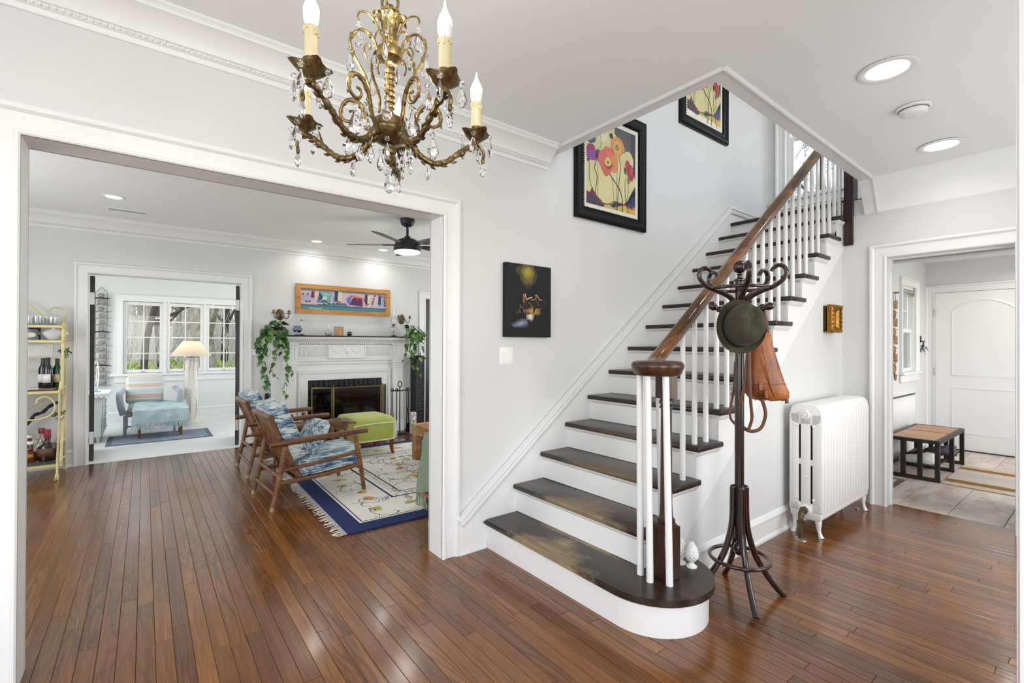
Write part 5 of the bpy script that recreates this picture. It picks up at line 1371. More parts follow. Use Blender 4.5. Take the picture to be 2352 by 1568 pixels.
# ------------------------------------------------------------------ fireplace
BRICKM = plain('black_glazed_brick', '#17161a', .42, var=.35, vs_=30, bump=.5, bs=60)
SOOT = plain('sooty_firebox', '#0c0b0b', .9, var=.3, vs_=20, bump=.3)
HBR = plain('screen_brass', '#7d6a46', .35, .9, var=.25, vs_=20); MESHM = thin_glass('dark_screen_glass', (.30, .30, .31), .6, .06, .0)
MANTW = plain('dark_mantel_edge', '#241712', .35, var=.2, vs_=20)
FXc = 2.335
def fireplace():
    root = thing('fireplace', 'white carved fireplace surround with black brick firebox and dark-edged mantel shelf', 'fireplace', (FXc, YF, 0))
    fx0, fx1, fz = 1.80, 2.87, .838
    def part(name, boxes, mat=TRIM, bev=.003):
        mb = MB()
        for b_ in boxes: mb.box(*b_, bev)
        return build(name, mb, mat, root)
    part('backing_panel', [(1.34, fx0 - .13, 6.955, YF, 0, 1.36), (fx1 + .13, 3.33, 6.955, YF, 0, 1.36), (fx0 - .13, fx1 + .13, 6.955, YF, fz + .13, 1.36)])
    mb = MB(); mb.sweep([(fx0, 6.955, 0), (fx0, 6.955, fz), (fx1, 6.955, fz), (fx1, 6.955, 0)], (0, -1, 0), [(0, -.08), (0, .012), (.012, .018), (.085, .018), (.095, .030), (.118, .036), (.132, .026), (.14, .0), (.14, -.08)]); build('inner_surround', mb, TRIM, root)
    for c in (1.553, 3.117):
        p = part('pilaster', [(c - .085, c + .085, 6.905, 6.96, .16, .985), (c - .10, c + .10, 6.89, 6.96, 0, .16), (c - .095, c + .095, 6.89, 6.96, 1.03, 1.06), (c - .105, c + .105, 6.88, 6.96, 1.06, 1.10), (c - .085, c + .085, 6.90, 6.96, .985, 1.03), (c - .09, c + .09, 6.885, 6.96, 1.10, 1.33), (c - .105, c + .105, 6.87, 6.96, 1.33, 1.36)])
        for k in range(5):
            mb = MB(); xx = c - .06 + .03 * k; mb.tube([(xx, 6.906, .2), (xx, 6.906, .95)], .007, 6); build('flute', mb, TRIM, p)
        mb = MB(); mb.sweep([(c - .06, 6.885, 1.14), (c - .06, 6.885, 1.29), (c + .06, 6.885, 1.29), (c + .06, 6.885, 1.14)], (0, -1, 0), [(0, 0), (.004, .006), (.012, .004), (.014, 0)], closed=True); build('carved_block', mb, TRIM, p)
    part('frieze', [(1.64, 3.03, 6.915, 6.96, 1.14, 1.34)])
    mb = MB()
    for a, c in ((1.66, 2.03), (2.62, 2.99)):
        n = 22
        for k in range(n): x = a + (c - a) * k / n; mb.box(x, x + (c - a) / n * .55, 6.909, 6.92, 1.17, 1.31, .003)
    o = build('reeding', mb, TRIM, root); o['kind'] = 'stuff'
    pl = part('plaque', [(2.055, 2.60, 6.885, 6.96, 1.135, 1.335)])
    mb = MB(); mb.sweep([(2.075, 6.885, 1.155), (2.075, 6.885, 1.315), (2.58, 6.885, 1.315), (2.58, 6.885, 1.155)], (0, -1, 0), [(0, 0), (.003, .007), (.012, .005), (.016, 0)], closed=True); build('plaque_moulding', mb, TRIM, pl)
    mb = MB()
    for c, w in ((2.19, .08), (2.46, .08)): mb.tube([(c - w + 2 * w * t, 6.883, 1.275 - .045 * sin(pi * t)) for t in [i / 10 for i in range(11)]], [.004 + .005 * sin(pi * i / 10) for i in range(11)], 6)
    mb.sphere((2.325, 6.884, 1.26), .03, 1.2, .3, .9, 12); mb.lathe([(0, 0), (.012, 0), (.02, .025), (.012, .03), (0, .03)], (2.325, 6.88, 1.20), 10); build('swag_relief', mb, TRIM, pl)
    part('architrave', [(1.64, 3.03, 6.905, 6.96, 1.105, 1.14), (1.64, 3.03, 6.93, 6.96, 1.06, 1.105)])
    mb = MB(); prof = [(0, 1.345), (.07, 1.345), (.075, 1.36), (.10, 1.362), (.115, 1.38), (.14, 1.392), (.155, 1.41), (.18, 1.418), (.185, 1.436), (0, 1.436)]
    for yb in (6.985,): mb.ring_loft([[Vector((x + (o if s > 0 else -o) * .7 * 1, yb - o, z)) for o, z in prof] for x, s in ((1.36, -1), (3.31, 1))])
    build('cornice', mb, TRIM, root)
    mb = MB(); n = 62
    for k in range(n): x = 1.40 + 1.87 * k / n; mb.box(x, x + .018, 6.88, 6.915, 1.345, 1.375, .002)
    o = build('dentils', mb, TRIM, root); o['kind'] = 'stuff'
    sh = part('mantel_shelf', [(1.23, 3.44, 6.785, YF, 1.436, 1.447)], TRIM, .003)
    part('shelf_edge', [(1.225, 3.445, 6.78, YF, 1.447, 1.466)], MANTW, .004)
    # soldier course of bricks and dark firebox
    n = 15
    for k in range(n):
        w = (fx1 - fx0) / n; mb = MB(); mb.box(fx0 + w * k + .003, fx0 + w * (k + 1) - .003, 6.94 + .004 * (k % 3), 7.02, .700, fz - .002, .005); build('brick', mb, BRICKM, root)
    for s, x in ((0, fx0), (1, fx1 - .07)):
        for k in range(10): mb = MB(); mb.box(x + .002, x + .068, 6.94 + .003 * (k % 2), 7.02, .07 * k + .003, .07 * (k + 1) - .003, .004); build('brick', mb, BRICKM, root)
    mb = MB(); mb.box(fx0 + .06, fx1 - .06, 7.02, 7.04, 0, .71); build('firebox', mb, SOOT, root)
    dr = part('glass_door_frame', [(fx0 + .07, fx1 - .07, 6.93, 6.95, .665, .70), (2.315, 2.335, 6.925, 6.95, .02, .665), (2.338, 2.358, 6.925, 6.95, .02, .665), (fx0 + .07, fx0 + .10, 6.93, 6.95, .0, .665), (fx1 - .10, fx1 - .07, 6.93, 6.95, .0, .665)], HBR, .002)
fireplace()
mb = MB(); mb.box(1.45, 3.30, 6.36, 6.88, .0005, .006, .001); struct('floor_hearth', mb, plain('hearth_tile', '#4d261a', .35, var=.2, vs_=10))
def firescreen():
    root = thing('fire_screen', 'folding brass fire screen with dark glass standing before the firebox', 'fire screen', (2.42, 6.75, 0))
    A, B, C_, D = Vector((1.82, 6.86, 0)), Vector((2.065, 6.70, 0)), Vector((2.765, 6.70, 0)), Vector((2.90, 6.86, 0))
    for a, c, cap in ((A, B, 1), (B, C_, 1), (C_, D, 0)):
        p = thing_part('screen_panel', root, None)
        d = (c - a).normalized(); L = (c - a).length; M = frame_M(a + d * .006 + Vector((0, 0, .012)), d, (0, 0, 1)); h = .735; w = L - .012
        mb = MB(); mb.sweep([M @ Vector(q) for q in ((0, 0, 0), (0, h, 0), (w, h, 0), (w, 0, 0))], M.to_3x3() @ Vector((0, 0, 1)), [(0, -.008), (0, .008), (-.015, .009), (-.017, -.008)], closed=True)
        fr = build('screen_frame', mb, HBR, root)
        mb = MB(); mb.prism([(.02, .02), (w - .02, .02), (w - .02, h - .02), (.02, h - .02)], -.002, .001, M); build('screen_glass', mb, MESHM, fr)
        for q in (0.5,):
            mb = MB(); mb.sphere(a + d * L * q + Vector((0, 0, h + .016)), .008, seg=8); build('screen_knob', mb, HBR, fr)
    for q in (B, C_):
        mb = MB(); mb.tube([q + Vector((0, -.012, .02)), q + Vector((0, -.012, .76))], .007, 8); mb.sphere(q + Vector((0, -.012, .768)), .013, seg=10); build('hinge_post', mb, HBR, root)
def thing_part(*a): return None
firescreen()
IRONB = plain('black_wrought_iron', '#15151a', .5, .4, var=.2, vs_=30)
def toolset():
    c = on_y(921, 980, 6.62); c.z = .006; c = Vector((3.02, 6.62, .006))
    root = thing('fireplace_tool_set', 'black iron fireplace tool set with a broom on a ringed stand', 'fireplace tools', c)
    mb = MB(); mb.lathe([(0, 0), (.10, 0), (.10, .010), (.02, .018), (.009, .024)], c, 20); mb.tube([c + Vector((0, 0, .02)), c + Vector((0, 0, .70))], .008, 8); build('stand', mb, IRONB, root)
    mb = MB(); mb.tube([c + Vector((.03 * cos(t), 0, .745 + .042 * sin(t))) for t in [2 * pi * i / 18 for i in range(18)]], .007, 7, closed=True); build('ring_handle', mb, IRONB, root)
    mb = MB(); mb.tube([c + Vector((-.13, -.02, .66)), c + Vector((0, 0, .645)), c + Vector((.13, -.02, .66))], .007, 7); mb.tube([c + Vector((0, -.12, .66)), c + Vector((0, 0, .645)), c + Vector((0, .12, .66))], .007, 7); build('hook_bar', mb, IRONB, root)
    STRAW = plain('broom_straw', '#8a6238', .9, var=.35, vs_=60, bump=.6, bs=150)
    for nm, o in (('broom', (-.13, -.02)), ('poker', (-.085, -.08)), ('tongs', (.085, -.06)), ('shovel', (.13, -.02))):
        p = c + Vector((o[0], o[1], 0)); mb = MB()
        mb.tube([p + Vector((.018 * cos(t), 0, .665 + .024 * sin(t))) for t in [2 * pi * i / 14 for i in range(14)]], .006, 6, closed=True); mb.tube([p + Vector((0, 0, .645)), p + Vector((0, 0, .10 if nm != 'broom' else .33))], .006, 7)
        if nm == 'shovel': mb.cbox(p + Vector((0, -.005, .09)), (.085, .014, .14), (.15, 0, 0), .006)
        if nm == 'tongs': mb.tube([p + Vector((.01, 0, .40)), p + Vector((.028, 0, .2)), p + Vector((.012, 0, .07))], .005, 6)
        if nm == 'poker': mb.tube([p + Vector((0, 0, .10)), p + Vector((.0, 0, .06)), p + Vector((.03, 0, .07))], .006, 6)
        q = build(nm, mb, IRONB, root)
        if nm == 'broom':
            mb = MB(); mb.lathe([(.008, .35), (.016, .34), (.022, .30), (.030, .22), (.040, .10), (.036, .07), (0, .07)], p, 12, None, 1, .6); build('bristles', mb, STRAW, q)
toolset()
def incense():
    c = Vector((3.20, 6.55, .006)); root = thing('painted_box', 'tall white box painted with pink flowers standing on the hearth', 'box', c)
    mb = MB(); mb.cbox(c + Vector((0, 0, .16)), (.075, .075, .32), (0, 0, .1), .003); build('box_body', mb, plain('white_card', (.80, .79, .76), .6), root)
    pr = Print(); r_ = random.Random(3)
    for i in range(26): pr.blob(r_.uniform(.006, .069), r_.uniform(.01, .31), r_.uniform(.007, .014), r_.uniform(.007, .014), r_.choice(['#b03a7a', '#d77aa8', '#6a8a4a', '#c8a24a', '#8a3a8a', '#3f5a3a']), 1 + i % 4, 10, .3, 0, i)
    R_ = Euler((0, 0, .1)).to_matrix(); pr.build('flower_print', frame_M(c + R_ @ Vector((-.0375, -.0377, 0)), R_ @ Vector((1, 0, 0)), (0, 0, 1)), PRINTM, root, .0002)
    c2 = Vector((3.30, 6.52, .006)); root = thing('reed_diffuser', 'small jar of dark reeds beside the painted box on the hearth', 'jar', c2)
    mb = MB(); mb.lathe([(0, 0), (.028, 0), (.03, .01), (.028, .07), (.014, .085), (.015, .10), (0, .10)], c2, 16); build('jar', mb, plain('brown_glaze_jar', '#3a2a22', .3, var=.3, vs_=30), root)
    for k in range(5): mb = MB(); mb.tube([c2 + Vector((0, 0, .06)), c2 + Vector((.05 * cos(k * 1.3), .04 * sin(k * 1.3), .27))], .002, 5); build('reed', mb, IRONB, root)
incense()
def carved_post():
    x0, x1, y0, y1, h = 3.345, 3.515, 6.79, 6.94, 1.17
    CW = plain('ebonised_carved_wood', '#1b1a1f', .5, var=.5, vs_=45, bump=.7, bs=70)
    root = thing('carved_pedestal', 'tall black carved wooden pedestal standing to the right of the fireplace', 'pedestal', ((x0 + x1) / 2, (y0 + y1) / 2, 0))
    mb = MB(); mb.box(x0, x1, y0, y1, .04, h - .06, .003); mb.box(x0 - .008, x1 + .008, y0 - .008, y1 + .008, 0, .05, .003); build('shaft', mb, CW, root)
    mb = MB(); mb.prism([(x0 - .012, h - .06), (x1 + .012, h - .06), (x1 + .012, h - .04), (x1 - .02, h), (x0 + .02, h), (x0 - .012, h - .04)], -y1 - .01, -y0 + .01, MXZ); build('cap', mb, CW, root)
    for k in range(5):
        z0 = .08 + k * .205; M = frame_M((x0 + .012, y0, z0), (1, 0, 0), (0, 0, 1)); w = x1 - x0 - .024
        mb = MB(); mb.sweep([M @ Vector(q) for q in ((0, 0, 0), (0, .185, 0), (w, .185, 0), (w, 0, 0))], (0, -1, 0), [(0, 0), (-.002, .008), (-.012, .008), (-.014, 0)], closed=True)
        for q in range(10): mb.sphere((x0 + .03 + (q % 3) * .052, y0 - .0, z0 + .03 + (q // 3) * .042), .016, 1, .35, 1, 7)
        build('carved_panel', mb, CW, root)
carved_post()
# side door to the next room, and what shows through it
mb = MB()
DKD = plain('black_door_paint', '#232328', .35, var=.1)
def french(root_name, hinge, d, w, h, nx, nz, th=.042, stile=.10, bot=.22, top=.10, mat=None, n_dir=None):
    """a glazed door leaf: hinge point, unit direction of the leaf, thickness along n_dir"""
    d = Vector(d).normalized(); nd = Vector(n_dir).normalized(); o = Vector(hinge)
    def P(a, t, z): return o + d * a + nd * t + Vector((0, 0, z))
    def bar(mb, a0, a1, z0, z1, t0, t1):
        ring = lambda a: [P(a, t0, z0), P(a, t1, z0), P(a, t1, z1), P(a, t0, z1)]
        mb.ring_loft([ring(a0), ring(a1)])
    mb = MB(); bar(mb, 0, stile, .01, h, 0, th); bar(mb, w - stile, w, .01, h, 0, th); bar(mb, stile, w - stile, .01, bot, 0, th); bar(mb, stile, w - stile, h - top, h, 0, th)
    leaf = struct(root_name, mb, mat)
    gx, gz = (w - 2 * stile) / nx, (h - top - bot) / nz
    for i in range(1, nx): mb = MB(); a = stile + gx * i; bar(mb, a - .012, a + .012, bot, h - top, .006, th - .006); build('muntin', mb, mat, leaf)
    for k in range(1, nz): mb = MB(); z = bot + gz * k; bar(mb, stile, w - stile, z - .012, z + .012, .006, th - .006); build('muntin', mb, mat, leaf)
    for i in range(nx):
        for k in range(nz): mb = MB(); bar(mb, stile + gx * i + .002, stile + gx * (i + 1) - .002, bot + gz * k + .002, bot + gz * (k + 1) - .002, th * .5 - .002, th * .5 + .002); build('pane', mb, GLASSP, leaf)
    return leaf
french('door_3', (RX0 + .01, YF + .05, 0), (1, 0, 0), RX1 - RX0 - .02, RH - .01, 2, 5, mat=DKD, n_dir=(0, 1, 0))
L3 = french('door_4', (DX0 + .046, YF2 + .01, 0), (-.06, 1, 0), .74, DH - .01, 2, 5, mat=BLACKW, n_dir=(-1, -.06, 0))
L4 = french('door_5', (DX1 - .046, YF2 + .01, 0), (.15, 1, 0), .74, DH - .01, 2, 5, mat=BLACKW, n_dir=(1, -.15, 0))
for lf, x in ((L3, DX0 + .025), (L4, DX1 - .025)):
    for zz in (1.86, .27): mb = MB(); mb.box(x - .02, x + .02, YF2 + .003, YF2 + .011, zz - .07, zz + .07, .001); build('hinge', mb, STEEL, lf)
wall_boxes('wall_side_room_north', [(2.65, 6.0, 9.6, 9.7, 0, 2.6)], SUNW); wall_boxes('floor_side_room', [(2.65, 6.0, YF2 - .14, 9.7, -.1, 0)], SUNF); wall_boxes('ceiling_side_room', [(2.65, 6.0, YF2, 9.7, 2.6, 2.7)], CEIL)
def side_room():
    MAG = plain('magenta_upholstery', '#7c1f4a', .85, var=.15, vs_=20, bump=.3, bs=150)
    root = thing('magenta_armchair', 'magenta armchair glimpsed through the dark side door', 'armchair', (4.45, 8.3, 0))
    mb = MB(); mb.box(4.1, 4.85, 8.0, 8.65, .16, .46, .05, 3); build('seat', mb, MAG, root); mb = MB(); mb.box(4.1, 4.85, 8.60, 8.80, .3, 1.10, .06, 3); build('backrest', mb, MAG, root)
    for x in (4.05, 4.80): mb = MB(); mb.box(x, x + .12, 8.0, 8.7, .16, .66, .04, 3); build('armrest', mb, MAG, root)
    for x in (4.12, 4.82):
        for y in (8.05, 8.72): mb = MB(); mb.lathe([(.02, 0), (.028, .16)], (x, y, 0), 10); build('leg', mb, DARKW, root)
    root = thing('table_lamp', 'white shaded lamp glimpsed through the dark side door', 'lamp', (4.75, 9.2, 0))
    mb = MB(); mb.lathe([(.14, 0), (.14, .02), (.015, .04), (.015, 1.25), (.03, 1.27)], (4.75, 9.2, 0), 18); build('stand', mb, STEEL, root); mb = MB(); mb.lathe([(.28, 1.22), (.12, 1.52), (.115, 1.52), (.275, 1.22)], (4.75, 9.2, 0), 24); build('lamp_shade', mb, plain('linen_shade', (.85, .83, .76), .8), root)
side_room()
area('fill_light_side_room', (5.8, 8.4, 1.5), (3, 8.4, 1), 1.4, 1.4, 22, COOL)  # added fill light, out of view, for the room behind the side door

# ------------------------------------------------------------------ painting over the mantel
def mantel_painting():
    x0, x1, z0, z1 = 1.655, 3.030, 1.778, 2.190
    root = thing('long_painting', 'long oak framed painting of houses seen from above hanging over the mantel', 'painting', (x0, YF, z0))
    OAK = wood('oak_frame', '#8a5a24', '#b98240', '#d09c58', 6, 0, .45, .1)
    M = frame_M((x0, YF - .004, z0), (1, 0, 0), (0, 0, 1)); w, h = x1 - x0, z1 - z0
    picture_frame(root, M, w, h, [(0, 0), (0, .034), (.062, .030), (.066, .012), (.066, 0)], OAK)
    pw, ph = w - .13, h - .13; pr = Print()
    def Q(a, b):
        u = (a - 262) / (2128 - 262); t = 278 + (398 - 278) * u; bo = 748 + (818 - 748) * u; return (u * pw, (1 - (b - t) / (bo - t)) * ph)
    def poly(pts, c, l): pr.poly([Q(*p) for p in pts], c, l)
    pr.rect(0, 0, pw, ph, '#c9adb4', 0)
    poly([(265, 270), (2130, 395), (2130, 430), (265, 312)], '#6a8ca8', 1); poly([(262, 430), (540, 432), (540, 570), (262, 565)], '#b0a4b4', 1); poly([(540, 345), (640, 350), (600, 600), (560, 600)], '#d8bfa8', 1)
    poly([(262, 650), (2125, 745), (2120, 820), (258, 750)], '#2f7488', 2); poly([(262, 690), (2122, 775), (2120, 800), (260, 725)], '#3f8c9c', 3); poly([(560, 655), (830, 620), (1180, 640), (1300, 690), (1560, 690), (1590, 715), (1300, 705)], '#3d8a88', 3)
    poly([(262, 638), (262, 652), (2125, 745), (2125, 735)], '#8a2f5c', 4)
    poly([(480, 340), (540, 335), (540, 490), (470, 490)], '#4a2f52', 4); poly([(515, 335), (545, 335), (535, 490), (515, 480)], '#b04a52', 5); poly([(440, 500), (480, 340), (472, 490), (535, 495), (530, 505)], '#7a8cc4', 4)
    poly([(570, 600), (640, 345), (620, 595), (850, 608), (750, 620)], '#6a78b4', 3); poly([(630, 340), (905, 380), (870, 605), (625, 590)], '#6fa0a0', 4); poly([(630, 340), (720, 480), (625, 590)], '#2a4a58', 5); poly([(625, 590), (740, 540), (850, 608)], '#2f6468', 5); poly([(690, 340), (905, 382), (900, 395), (700, 352)], '#a84a50', 6); poly([(640, 345), (690, 342), (905, 395), (780, 480)], '#84b4b0', 5); poly([(710, 460), (795, 475), (780, 535), (705, 520)], '#e4dce4', 6); poly([(735, 478), (765, 482), (760, 512), (732, 508)], '#d8884a', 7)
    poly([(915, 550), (960, 340), (960, 585), (1100, 600), (930, 590)], '#7484c0', 4); poly([(965, 335), (1030, 335), (1020, 575), (958, 575)], '#3a2f5c', 5); poly([(1035, 340), (1130, 365), (1105, 575), (1022, 565)], '#c8cdb8', 5); poly([(960, 565), (1095, 575), (1090, 600), (965, 585)], '#b03050', 6)
    poly([(1215, 500), (1330, 425), (1345, 440), (1275, 650), (1230, 600)], '#6a70b0', 4); poly([(1275, 650), (1365, 480), (1560, 510), (1580, 690)], '#4a2f5c', 5); poly([(1335, 420), (1600, 480), (1580, 690), (1555, 515), (1365, 480)], '#d86a60', 5); poly([(1440, 515), (1475, 520), (1470, 555), (1440, 550)], '#d83a7a', 6)
    poly([(1600, 560), (1640, 410), (1640, 670), (1700, 660)], '#6f7ec0', 4); poly([(1640, 405), (1695, 405), (1690, 620), (1650, 640), (1620, 560)], '#3f2f5a', 5); poly([(1695, 450), (1755, 440), (1750, 610), (1690, 615)], '#d8cf98', 5); poly([(1650, 670), (1690, 620), (1750, 625)], '#c02f68', 6)
    poly([(1760, 430), (1810, 430), (1770, 710), (1700, 700)], '#d8b8b4', 2); poly([(1880, 450), (1930, 440), (1910, 715), (1800, 710)], '#c4b6bc', 2)
    poly([(1950, 425), (2060, 470), (2050, 660), (1940, 680)], '#3a3a66', 5); poly([(1955, 425), (2060, 445), (2050, 470), (1990, 465)], '#b03a5c', 6); poly([(2015, 480), (2055, 470), (2045, 655), (2010, 650)], '#84b8d0', 6); poly([(1935, 650), (2045, 655), (2040, 690), (1930, 690)], '#7ab0d0', 6)
    pr.line([Q(1790, 715), Q(1820, 590), Q(1870, 440)], .004, '#8a2f5c', 4, 0)
    for a, b in ((305, 405), (400, 405), (375, 580), (440, 578), (640, 655), (730, 645), (845, 635), (940, 632), (1010, 625), (1060, 625), (1120, 632), (1190, 640), (1865, 440), (1835, 510), (1820, 570), (1805, 625), (2090, 470), (2090, 520), (2095, 570), (2100, 620), (2100, 665)): pr.blob(*Q(a, b), .016, .013, '#2f3f58', 7, 9, .2, 0, a)
    pr.line([Q(430, 730), Q(560, 738), Q(690, 745)], .008, '#d8e0d8', 7, 0)
    pr.build('print', frame_M((x0 + .065, YF - .018, z0 + .065), (1, 0, 0), (0, 0, 1)), PRINTM, root, .0002, (0, 0, pw, ph))
mantel_painting()
# ------------------------------------------------------------------ sconces
SCB = plain('aged_brass_sconce', '#6f5f48', .38, .85, var=.3, vs_=30)
def sconce(x, z, label):
    root = thing('wall_sconce', label, 'sconce', (x, YF, z), 0, 'two-armed brass sconces over the mantel')
    mb = MB(); mb.lathe([(.052, 0), (.054, .008), (.046, .016), (.040, .014), (.030, .022), (.012, .030), (0, .032)], (x, YF, z), 24, Matrix.Rotation(rad(90), 4, 'X'), 1, 1.45); build('back_plate', mb, SCB, root)
    for s in (-1, 1):
        P = smoothpath([(x, YF - .02, z - .01), (x + s * .02, YF - .06, z + .01), (x + s * .03, YF - .085, z - .02), (x + s * .055, YF - .10, z - .055), (x + s * .085, YF - .10, z - .04), (x + s * .095, YF - .10, z + .01)], 6)
        mb = MB(); mb.tube(P, .006, 8); a = build('arm', mb, SCB, root)
        mb = MB(); mb.lathe([(.006, .008), (.036, .012), (.037, .016), (.016, .018), (.016, .052), (.019, .056), (.014, .056), (.013, .03), (0, .03)], (x + s * .095, YF - .10, z), 16); build('candle_cup', mb, SCB, a)
p = on_y(640, 722, YF - .03); sconce(p.x + .02, p.z, 'brass two-armed wall sconce above the potted plant at the left of the mantel')
p = on_y(924, 733, YF - .03); sconce(p.x, p.z, 'brass two-armed wall sconce above the potted plant at the right of the mantel')
# ------------------------------------------------------------------ trailing plants
LEAFM = []
for i, (a, b_, c) in enumerate((('#1d3a14', '#33602a', '#4b7a34'), ('#2c5220', '#4d7d33', '#7fa050'), ('#4a6e2e', '#84a452', '#b9c27e'))):
    b = NB('pothos_leaf_%s' % 'abc'[i]); n = b.noise(b.coord(), 25, 4, .6); LEAFM.append(b.pbr(b.ramp(n, [(.35, a), (.55, b_), (.75, c)]), .4, 0, None))
def leaf_mesh(i):
    mb = MB(); L = [(0, 0), (.16, -.07), (.32, .0), (.41, .18), (.39, .38), (.28, .62), (.13, .84), (0, 1.0)]
    mid = [(0, .02), (0, .15), (0, .45), (0, .78)]
    z = lambda x, y: .22 * abs(x) - .25 * (y - .3) ** 2
    for s in (-1, 1):
        pts = [(0, .05)] + [(s * x, y) for x, y in L[1:]]
        f = [mb.bm.verts.new((x, y - .05, z(x, y))) for x, y in pts]
        mv = mb.bm.verts.new((0, .45 - .05, z(0, .45)))
        for k in range(len(f) - 1): mb._fin([mb.bm.faces.new((mv, f[k], f[k + 1]) if s > 0 else (mv, f[k + 1], f[k]))])
    bmesh.ops.remove_doubles(mb.bm, verts=mb.bm.verts, dist=1e-4)
    return mb
def pothos(label, pot_c, pot_r, pot_h, vines, crown_n, seed, saucer=False, bias=0):
    r_ = random.Random(seed); pc = Vector(pot_c)
    root = thing('trailing_plant', label, 'potted plant', pc, 0, 'trailing plants on the mantel')
    POT = plain('dark_blue_pot', '#141a26', .3, var=.2); 
    mb = MB(); mb.lathe([(0, .006), (pot_r * .72, .006), (pot_r * .78, .012), (pot_r, pot_h - .01), (pot_r * 1.04, pot_h), (pot_r * .94, pot_h), (pot_r * .9, pot_h - .02), (0, pot_h - .02)], pc, 24); build('pot', mb, POT, root)
    mb = MB(); mb.lathe([(0, 0), (pot_r * .95, 0), (pot_r * 1.05, .012), (pot_r * .98, .014), (0, .008)], pc, 24); build('saucer', mb, plain('terracotta_saucer', '#a4552f', .7, var=.15) if saucer else MANTW, root)
    mb = MB(); mb.lathe([(0, pot_h - .018), (pot_r * .9, pot_h - .018), (pot_r * .5, pot_h - .008), (0, pot_h - .005)], pc, 14); build('soil', mb, plain('potting_soil', '#1c130d', .95), root)
    STEM = plain('vine_stem', '#5d6b3a', .6, var=.2)
    first = {}
    def leaf(p, size, outd, droop):
        i = min(2, max(0, int(r_.gauss(.9 + bias, .75))))
        if i not in first: o = build('leaf', leaf_mesh(i), LEAFM[i], root, local=True); first[i] = o
        else: o = inst(first[i], root)
        y = Vector((outd.x, outd.y, -droop)).normalized(); x = y.cross(Vector((0, 0, 1))).normalized(); z = x.cross(y)
        M = Matrix.Identity(4)
        for k in range(3): M[k][0], M[k][1], M[k][2] = x[k], y[k], z[k]
        M = Matrix.Translation(p - pc) @ M @ Matrix.Rotation(r_.uniform(-.5, .5), 4, 'Y') @ Matrix.Scale(size, 4)
        o.matrix_local = M
    for pts in vines:
        P = smoothpath(pts, 6); mb = MB(); mb.tube(P, [.0035 - .0015 * k / len(P) for k in range(len(P))], 6); build('vine', mb, STEM, root)
        L = 0; nxt = .02; tot = sum((P[k + 1] - P[k]).length for k in range(len(P) - 1))
        for k in range(1, len(P)):
            L += (P[k] - P[k - 1]).length
            if L >= nxt:
                t = L / tot; a = r_.uniform(-pi, 0); leaf(P[k] + Vector((r_.uniform(-.012, .012), r_.uniform(-.02, 0), 0)), r_.uniform(.082, .125) * (1 - .45 * t), Vector((cos(a), sin(a) * .6 - .25, 0)), r_.uniform(.7, 2.2)); nxt += r_.uniform(.026, .05) * (1 + t * .8)
    for k in range(crown_n):
        a = r_.uniform(0, 2 * pi); q = pc + Vector((pot_r * .6 * cos(a), pot_r * .6 * sin(a) - .01, pot_h + r_.uniform(.01, .075)))
        leaf(q, r_.uniform(.07, .11), Vector((cos(a), sin(a), 0)), r_.uniform(-.5, .8)); mb = MB(); mb.tube([pc + Vector((0, 0, pot_h - .02)), q], .002, 5); build('stem', mb, STEM, root)
YV = 6.74
def V(*pts): return [on_y(x, y, YV + dz) for x, y, dz in pts]
pothos('trailing green plant in a dark pot at the left end of the mantel', on_y(637, 772, 6.88) * 1, .095, .125,
       [V((622, 752, .12), (612, 748, .03), (603, 768, 0), (598, 805, 0), (604, 845, .01), (610, 880, 0), (617, 912, 0)), V((628, 752, .1), (618, 765, .0), (608, 795, -.02), (602, 830, 0), (612, 868, 0), (620, 900, .01)), V((648, 752, .1), (656, 768, .0), (657, 800, -.01), (659, 840, 0), (655, 875, 0), (652, 895, 0), (664, 912, 0)),
        V((640, 755, .08), (640, 775, -.01), (634, 800, -.01), (628, 830, 0), (625, 850, 0), (633, 866, 0)), V((645, 754, .1), (650, 775, -.02), (648, 800, -.02), (640, 815, 0)), V((615, 755, .1), (600, 765, 0), (592, 790, 0), (590, 810, .02)), V((658, 840, .0), (668, 850, 0), (674, 862, 0))], 16, 4, bias=-.1)
p = on_y(942, 772, 6.88)
pothos('trailing bright green plant in a dark pot at the right end of the mantel', p, .062, .095,
       [V((938, 755, .1), (932, 772, .0), (935, 800, 0), (928, 822, 0), (925, 833, .02)), V((950, 758, .1), (956, 780, 0), (950, 810, 0), (945, 835, 0), (960, 852, 0), (966, 862, 0)), V((955, 755, .1), (966, 770, 0), (967, 800, 0), (960, 830, 0), (956, 850, 0), (962, 868, 0)), V((945, 757, .1), (945, 785, -.02), (940, 805, -.02), (950, 825, 0)), V((958, 750, .12), (970, 765, .02), (974, 780, .02))], 12, 8, True, bias=.35)
